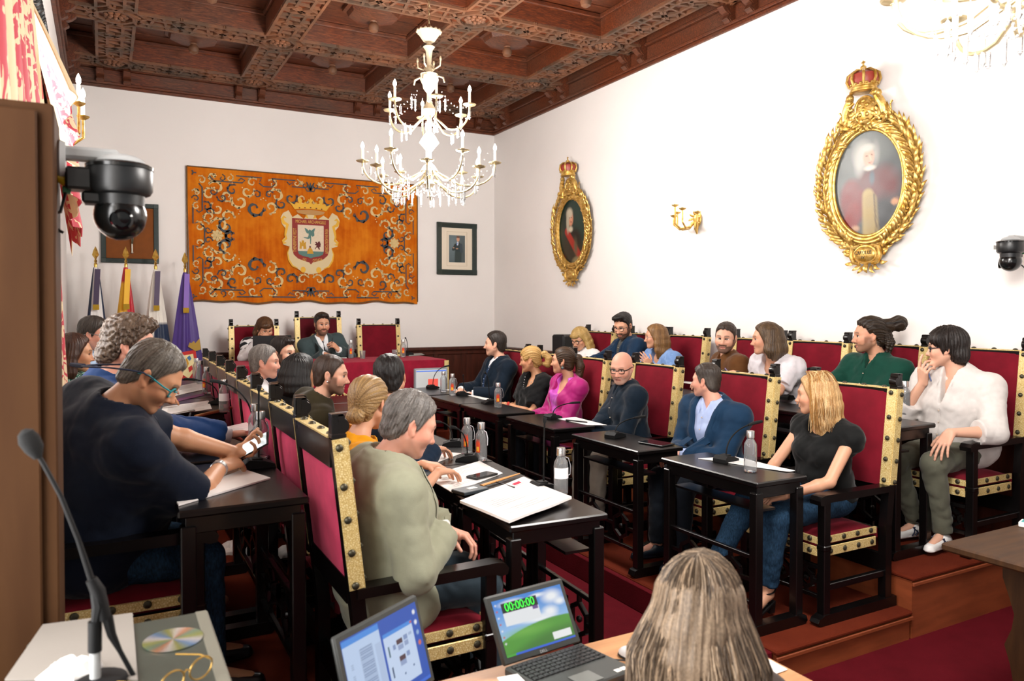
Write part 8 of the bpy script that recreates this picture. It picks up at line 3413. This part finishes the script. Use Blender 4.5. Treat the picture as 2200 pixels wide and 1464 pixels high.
    # ---- along the left wall
    add('heavy-set man in navy polo shirt with teal glasses bent over a phone', seat=(l2x(0) - .02, 3.15, T2), face=L, head=(326, 808, 150, 2.98), turn=80, nod=38, skin='tan', hs=.98, brow_col='#6a5a4c', eye=.4, stubble=True, scalp=.55, hair=short(.006, .014, 'round', amp=.0016), hair_col='#3c342c', hair_col2='#8a847a',
        rh=dict(w=wz(474, 1004, 1.165), world=True, d=(-.55, .85, .12), n=(-.45, .1, -.85), c=[.12, .75, .85, .9], p=(.8, .1, -1)), lh=dict(w=wz(508, 975, 1.195), world=True, d=(.45, .9, .15), n=(.35, -.25, .9), c=.75, p=(-.8, .1, -1)),
        glasses=('#1d8a92', 'rect', -.004, .0034), wear=[dict(n='polo_shirt', off=.022, col='#0b1424', sleeve=.46, neck=.068, vdep=.06, vwid=.02, collar=True, fold=.002, hem=-.04, h=.008), dict(n='trousers', col='#16222e', kind='denim'), dict(n='shoes', col='#1a1a1c')],
        bulk=1.24, belly=.06, shw=1.04, armr=1.15, neckr=1.12, arm=1.10, twist=-22, extras=[('w', wristband(1, '#c4c4c2', .9, .012, .02)), ('s', eyewear_strap)])
    add('curly-haired man in blue suit reaching across his desk', seat=(l2x(0), 4.02, T2), face=L, head=(278, 742, 116, 3.9), turn=82, nod=12, skin='rosy', hs=1.02,
        hair=dict(th=.016, top=.026, flow='curly', line=([-.13, -.085, -.05, -.022, -.004, .018, .036, .052, .070, .1], [-.12, -.115, -.10, -.06, .0, -.02, .015, .045, .062, .08]), blobs=[((0, -.085, -.055), (.075, .045, .055)), ((0, .05, .11), (.06, .05, .028))], ext=(.15, .19, .17, .16), amp=.0035, streak=.7),
        hair_col='#3a2a20', hair_col2='#85705c', rh=dict(w=wz(486, 936, 1.175), world=True, d=(-.1, 1, .05), n=(0, 0, -1), c=.35, p=(.6, -.3, -1)), lh=dict(w=wz(352, 918, 1.20), world=True, d=(.1, 1, .0), n=(.5, 0, -.85), c=[.25, .4, .6, .7], p=(-.8, -.2, -1)),
        wear=[W_(JK, col='#16315c', sleeve=.90), W_(SHIRT, col='#eceef2', sleeve=1.0, off=.013), dict(n='trousers', col=DK)], bulk=1.05, shw=1.08, arm=1.12)
    add('woman in green patterned blouse with long auburn hair by the left wall', seat=(l2x(0), 5.80, T2), face=L, head=(160, 760, 82, 5.7), turn=86, nod=4, fem=True, skin='tan', hs=1.0, hair=longhair(.22, .030, True, 1.05, streak=.6), hair_col='#2c160d', hair_col2='#5f3a24', eye=.4, lip='#9a4a4a',
        rh=desk(1, .12, .34), lh=desk(-1, .12, .34), wear=[dict(n='blouse', off=.022, col='#0f5a48', kind='weave', sleeve=1.0, neck=.066, fold=.0026, hem=.0)], extras=[('e', earring(1, '#d8c48a', .008, .05))])
    add('grey-haired man in light blue shirt and glasses in the far left corner', seat=(l2x(0), 6.62, T2), face=L, head=(202, 719, 66, 6.5), turn=68, nod=8, skin='rosy', hs=1.0, hair=short(.012, .022, 'round'), hair_col='#241e1a', hair_col2='#544a42', glasses=('#8a8a8a', 'round', -.002, .0022),
        rh=desk(1, .12, .34), lh=desk(-1, .12, .34), wear=[W_(SHIRT, col='#9fb6cf', off=.020)])
    # ---- head table
    D = -PI / 2
    add('woman in white cardigan leaning on her hands at the head table', seat=(1.66, 9.36, DAIS), face=D, head=(569, 706, 48, 9.28), turn=22, nod=26, fem=True, skin='warm', hs=1.02, hair=longhair(.15, .024, False, 1.0, blobs=[((.02, .078, .066), (.06, .024, .034))], streak=.6), hair_col='#3d2414', hair_col2='#7d5734',
        rh=dict(w=wy(558, 735, 9.10), world=True, d=(-.5, .1, .8), n=(-.5, -.7, .2), c=.85, p=(.8, .2, -1)), lh=dict(w=wy(574, 733, 9.08), world=True, d=(.5, .1, .8), n=(.5, -.7, .2), c=.8, p=(-.8, .2, -1)), lip='#a85058',
        wear=[dict(n='cardigan', off=.022, col='#e6e4e4', sleeve=.9, neck=.066, vdep=.30, vwid=.06, hem=.0), dict(n='top', off=.010, col='#1c1f22', neck=.07, sleeve=.3)])
    add('bearded man in grey suit and dark tie speaking at the centre of the head table', seat=(2.43, 9.36, DAIS), face=D, head=(692, 697, 49, 9.25), turn=14, nod=4, skin='warm', hs=1.06, beard=.75, beard_col='#2a1c15', hair=short(.011, .022, 'round', blobs=[((.0, .05, .11), (.06, .05, .025))]), hair_col='#1d1815', hair_col2='#4a4540', grey_side='#5a5652',
        rh=desk(1, .10, .36, .87), lh=dict(w=wy(727, 752, 9.02), world=True, d=(.65, .25, .65), n=(.6, -.6, -.3), c=.7, p=(-.9, .2, -1)), wear=[W_(JK, col='#3c4a4c', vdep=.34, vwid=.07), W_(SHIRT, col='#eceef0', off=.013), dict(n='tie', col='#12202f')], shw=1.08, bulk=1.05,
        extras=[('w', wristband(-1, '#15161a', .2))])
    # ---- foreground
    add('woman seen from behind with long grey-blonde hair at the laptop table', seat=(1.17, 1.10, 0), face=math.radians(100), head=(1503, 1326, 235, 1.28), turn=172, nod=10, fem=True, skin='light', hs=1.0, seat_h=.46, hip_f=.0,
        hair=longhair(.30, .030, True, 1.02, strands=(5600, .30, 1.50, .0018, .9), streak=.75, h=.004), hair_col='#5e4e3e', hair_col2='#c2a98c', rh=dict(w=(.22, .34, .76), d=(-.2, 1, 0), n=(0, 0, -1), c=.4), lh=dict(w=(-.16, .34, .76), d=(.2, 1, 0), n=(0, 0, -1), c=.4),
        wear=[dict(n='blouse', off=.018, col='#4a3f3a', sleeve=1.0, neck=.07, hem=.0), dict(n='trousers', col=DK), dict(n='shoes', col=DK)])
    only = os.environ.get('SCENE_ONLY')
    for i, (lab, k) in enumerate(P):
        if only and str(i) not in only.split(','):
            continue
        person(lab, k)
# ---------------------------------------------------------------- layout of the furniture
R1X, R2X = 3.54, 4.74
R1Y = [2.93, 3.79, 4.72, 5.65, 6.28, 7.06]
R2Y = [2.87, 3.53, 4.16, 4.79, 5.71, 6.34, 7.18]
L1Y = [2.82, 3.44, 4.06, 4.68, 5.30, 5.92, 6.54, 7.16]
L2Y = [3.15, 4.02, 5.80, 6.62]


def l1x(y):
    return 1.03 + 0.028 * (y - 2.8)


def l1desk(y):
    return 1.645 + 0.062 * (y - 2.8)


def l2x(y):
    return 0.035


def l2desk(y):
    return 0.435 + 0.03 * (y - 3.2)


CH_LAB = {
    'R1': ['crimson high-backed armchair of the blonde woman in black, nearest of the low right row', 'crimson armchair behind the man in navy blazer and pale blue shirt',
           'crimson armchair behind the bald man with dark-framed glasses', 'crimson armchair behind the woman in magenta jacket',
           'crimson armchair behind the woman in black top with blonde ponytail', 'crimson armchair behind the man in dark suit, last of the low right row'],
    'R2': ['crimson armchair of the man in white shirt, nearest on the high right tier', 'crimson armchair behind the man with dreadlocks',
           'crimson armchair behind the woman in white t-shirt', 'crimson armchair behind the bearded man in brown shirt',
           'crimson armchair behind the woman in light blue jacket', 'crimson armchair behind the young man in navy jacket and glasses',
           'crimson armchair behind the blonde woman with dark glasses, last on the high right tier'],
    'L1': ['armchair seen from behind, holding the man in pale linen jacket', 'armchair seen from behind, holding the woman in yellow with a low bun',
           'armchair seen from behind, holding the dark-haired man turned away', 'armchair seen from behind, holding the man in olive brown shirt',
           'armchair seen from behind, holding the woman with straight black hair', 'armchair seen from behind, holding the grey-haired man in white shirt',
           'armchair seen from behind, holding the bearded man in dark navy suit', 'empty armchair at the far end of the left inner row'],
    'L2': ['armchair under the man in navy polo shirt', 'armchair under the curly-haired man in blue suit', 'armchair under the woman in green patterned blouse',
           'armchair under the grey-haired man in the far left corner'],
}


def place_furniture():
    proto = {}

    def chair(loc, rz, label, group, detail=False, key='std', **kw):
        k = (key, detail)
        if k not in proto:
            t = thing('armchair', label, 'armchair', loc, rz, group)
            chair_parts(t, detail=detail, **kw)
            proto[k] = t
            return t
        return dup(proto[k], loc, rz, label, group)
    for i, y in enumerate(R1Y):
        chair((R1X, y, T1), PI / 2, CH_LAB['R1'][i], 'armchairs of the low right row', detail=i < 4)
    for i, y in enumerate(R2Y):
        chair((R2X, y, T2), PI / 2, CH_LAB['R2'][i], 'armchairs on the high right tier', detail=i < 2)
    for i, y in enumerate(L1Y):
        chair((l1x(y), y, T1), -PI / 2, CH_LAB['L1'][i], 'armchairs of the left inner row', detail=i < 3)
    for i, y in enumerate(L2Y):
        chair((l2x(y), y, T2), -PI / 2, CH_LAB['L2'][i], 'armchairs along the left wall')
    chair((1.64, 9.42, DAIS), PI, 'crimson armchair behind the woman at the head table', 'armchairs of the head table')
    chair((3.24, 9.42, DAIS), PI, 'empty crimson armchair at the right end of the head table', 'armchairs of the head table')
    t = chair((2.43, 9.40, DAIS), PI, 'taller dark crimson armchair with gold emblem behind the man in grey suit', 'armchairs of the head table', key='tall', top=1.30, velvet=M_DKRED)
    m = MB()
    for sg in (-1, 1):
        m.tube([(sg * .03, -.275, 1.06), (sg * .08, -.28, 1.09), (sg * .11, -.283, 1.06), (sg * .09, -.28, 1.02), (sg * .05, -.275, 1.0)], .009, 6)
        m.tube([(sg * .02, -.28, 1.10), (sg * .05, -.285, 1.13), (0, -.287, 1.16)], .008, 6)
    m.ball((0, -.275, 1.05), (.03, .012, .04), 10, 6)
    m.build('emblem', M_GOLD, t)

    # desks
    dproto = {}

    def desk(loc, rz, label, group, key, **kw):
        if key not in dproto:
            t = thing('desk', label, 'desk', loc, rz, group)
            desk_parts(t, **kw)
            dproto[key] = t
            return t
        return dup(dproto[key], loc, rz, label, group)
    labs = ['black desk with carved openwork panel in front of the blonde woman in black', 'black desk in front of the man in navy blazer', 'black desk in front of the bald man',
            'black desk in front of the woman in magenta', 'black desk in front of the woman with blonde ponytail', 'black desk in front of the man in dark suit']
    for i, y in enumerate([3.06, 4.01, 4.98, 5.86, 6.62, 7.42]):
        desk((3.02, y, T1), PI / 2, labs[i], 'desks of the low right row', 'r', w=.74 if i else .74, d=.36)
    labs = ['black desk in front of the man in white shirt on the high right tier', 'black desk in front of the man with dreadlocks', 'black desk in front of the woman in white t-shirt',
            'black desk in front of the bearded man in brown shirt', 'black desk in front of the woman in light blue jacket', 'black desk in front of the young man in navy jacket',
            'black desk in front of the blonde woman with dark glasses']
    for i, y in enumerate([3.06, 3.70, 4.34, 4.98, 5.70, 6.36, 7.1]):
        desk((4.20, y, T2), PI / 2, labs[i], 'desks on the high right tier', 'r2', w=.62, d=.36)
    labs = ['black desk in front of the man in linen jacket, nearest of the left inner row', 'black desk in front of the woman in yellow', 'black desk in front of the dark-haired man turned away',
            'black desk in front of the man in olive brown shirt', 'black desk in front of the woman with black hair', 'black desk in front of the grey-haired man in white shirt',
            'black desk in front of the bearded man in navy suit', 'black desk at the far end of the left inner row']
    for i in range(8):
        y = 2.90 + .605 * i
        desk((l1desk(y), y, T1), -PI / 2 - .05, labs[i], 'desks of the left inner row', 'l1', w=.60, d=.46)
    labs = ['black desk under the elbows of the man in navy polo shirt', 'black desk of the curly-haired man in blue suit', 'black desk with brown stick, in front of the woman in green',
            'black desk of the grey-haired man in the far left corner', 'black desk with bottles at the far end of the left outer row']
    for i, y in enumerate([3.15, 4.02, 5.80, 6.62, 7.44]):
        desk((l2desk(y), y, T2), -PI / 2, labs[i], 'desks of the left outer row', 'l2', w=.80, d=.44, shelf=False)


# ---------------------------------------------------------------- light and camera
def lights():
    w = bpy.data.worlds.new('ambient fill')  # added ambient fill from no visible source, entering by the open side behind the camera
    SC.world = w
    w.use_nodes = True
    bg = w.node_tree.nodes['Background']
    bg.inputs[0].default_value = (1.0, 0.97, 0.95, 1)
    bg.inputs[1].default_value = 0.42

    def area(name, loc, rot, sx, sy, e, col=(1, 1, 1)):
        l = bpy.data.lights.new(name, 'AREA')
        l.shape = 'RECTANGLE'
        l.size, l.size_y, l.energy, l.color = sx, sy, e, col
        o = bpy.data.objects.new(name, l)
        COL.objects.link(o)
        o.location, o.rotation_euler = loc, rot
        return o

    # daylight through the three windows of the left wall
    for y, sx in ((-1.6, 1.3), (1.35, 1.1), (4.25, 1.2)):
        area('window_daylight', (XL - 0.35, y, 2.2), (0, -PI / 2, 0), 2.4, sx, 100, (1, .98, .97))
    # light bounced up the white room from the chandeliers
    for (x, y) in ((2.49, 6.02), (2.49, 1.70)):
        for dz, e in ((3.05, 230), (3.35, 120)):
            l = bpy.data.lights.new('chandelier_light', 'POINT')
            l.energy, l.shadow_soft_size, l.color = e, .45, (1, .96, .92)
            o = bpy.data.objects.new('chandelier_light', l)
            COL.objects.link(o)
            o.location = (x, y, dz)
    for loc in ((5.0, 5.70, 2.98), (-.18, 5.38, 3.2)):
        l = bpy.data.lights.new('sconce_light', 'POINT')
        l.energy, l.shadow_soft_size, l.color = 7, .12, (1, .96, .92)
        o = bpy.data.objects.new('sconce_light', l)
        COL.objects.link(o)
        o.location = loc


def camera():
    c = bpy.data.cameras.new('camera')
    c.sensor_width = 36
    c.sensor_fit = 'HORIZONTAL'
    c.lens = CF / 2200 * 36
    c.shift_y = -(732 - CCY) / 2200
    c.clip_start = .05
    c.dof.use_dof = True
    c.dof.focus_distance = 5.0
    c.dof.aperture_fstop = 4.0
    o = bpy.data.objects.new('camera', c)
    COL.objects.link(o)
    o.location = CAM
    o.rotation_euler = (PI / 2 - PITCH, 0, -YAW)
    SC.camera = o


build_room()
build_ceiling()
place_furniture()
for _f in ('decor', 'people', 'props', 'foreground'):
    if _f in globals() and _f not in SKIP:
        globals()[_f]()
lights()
camera()
vs = SC.view_settings
vs.view_transform, vs.look, vs.exposure, vs.gamma, vs.use_curve_mapping = 'Standard', 'None', 0.14, 1.0, False
SC.cycles.use_denoising = True
SC.cycles.max_bounces = 6
SC.cycles.diffuse_bounces = 3
SC.cycles.glossy_bounces = 3
SC.cycles.transmission_bounces = 6
SC.cycles.use_adaptive_sampling = True
SC.cycles.adaptive_threshold = 0.03
SC.cycles.caustics_reflective = False
SC.cycles.caustics_refractive = False
SC.cycles.transparent_max_bounces = 12
SC.cycles.sample_clamp_indirect = 6.0
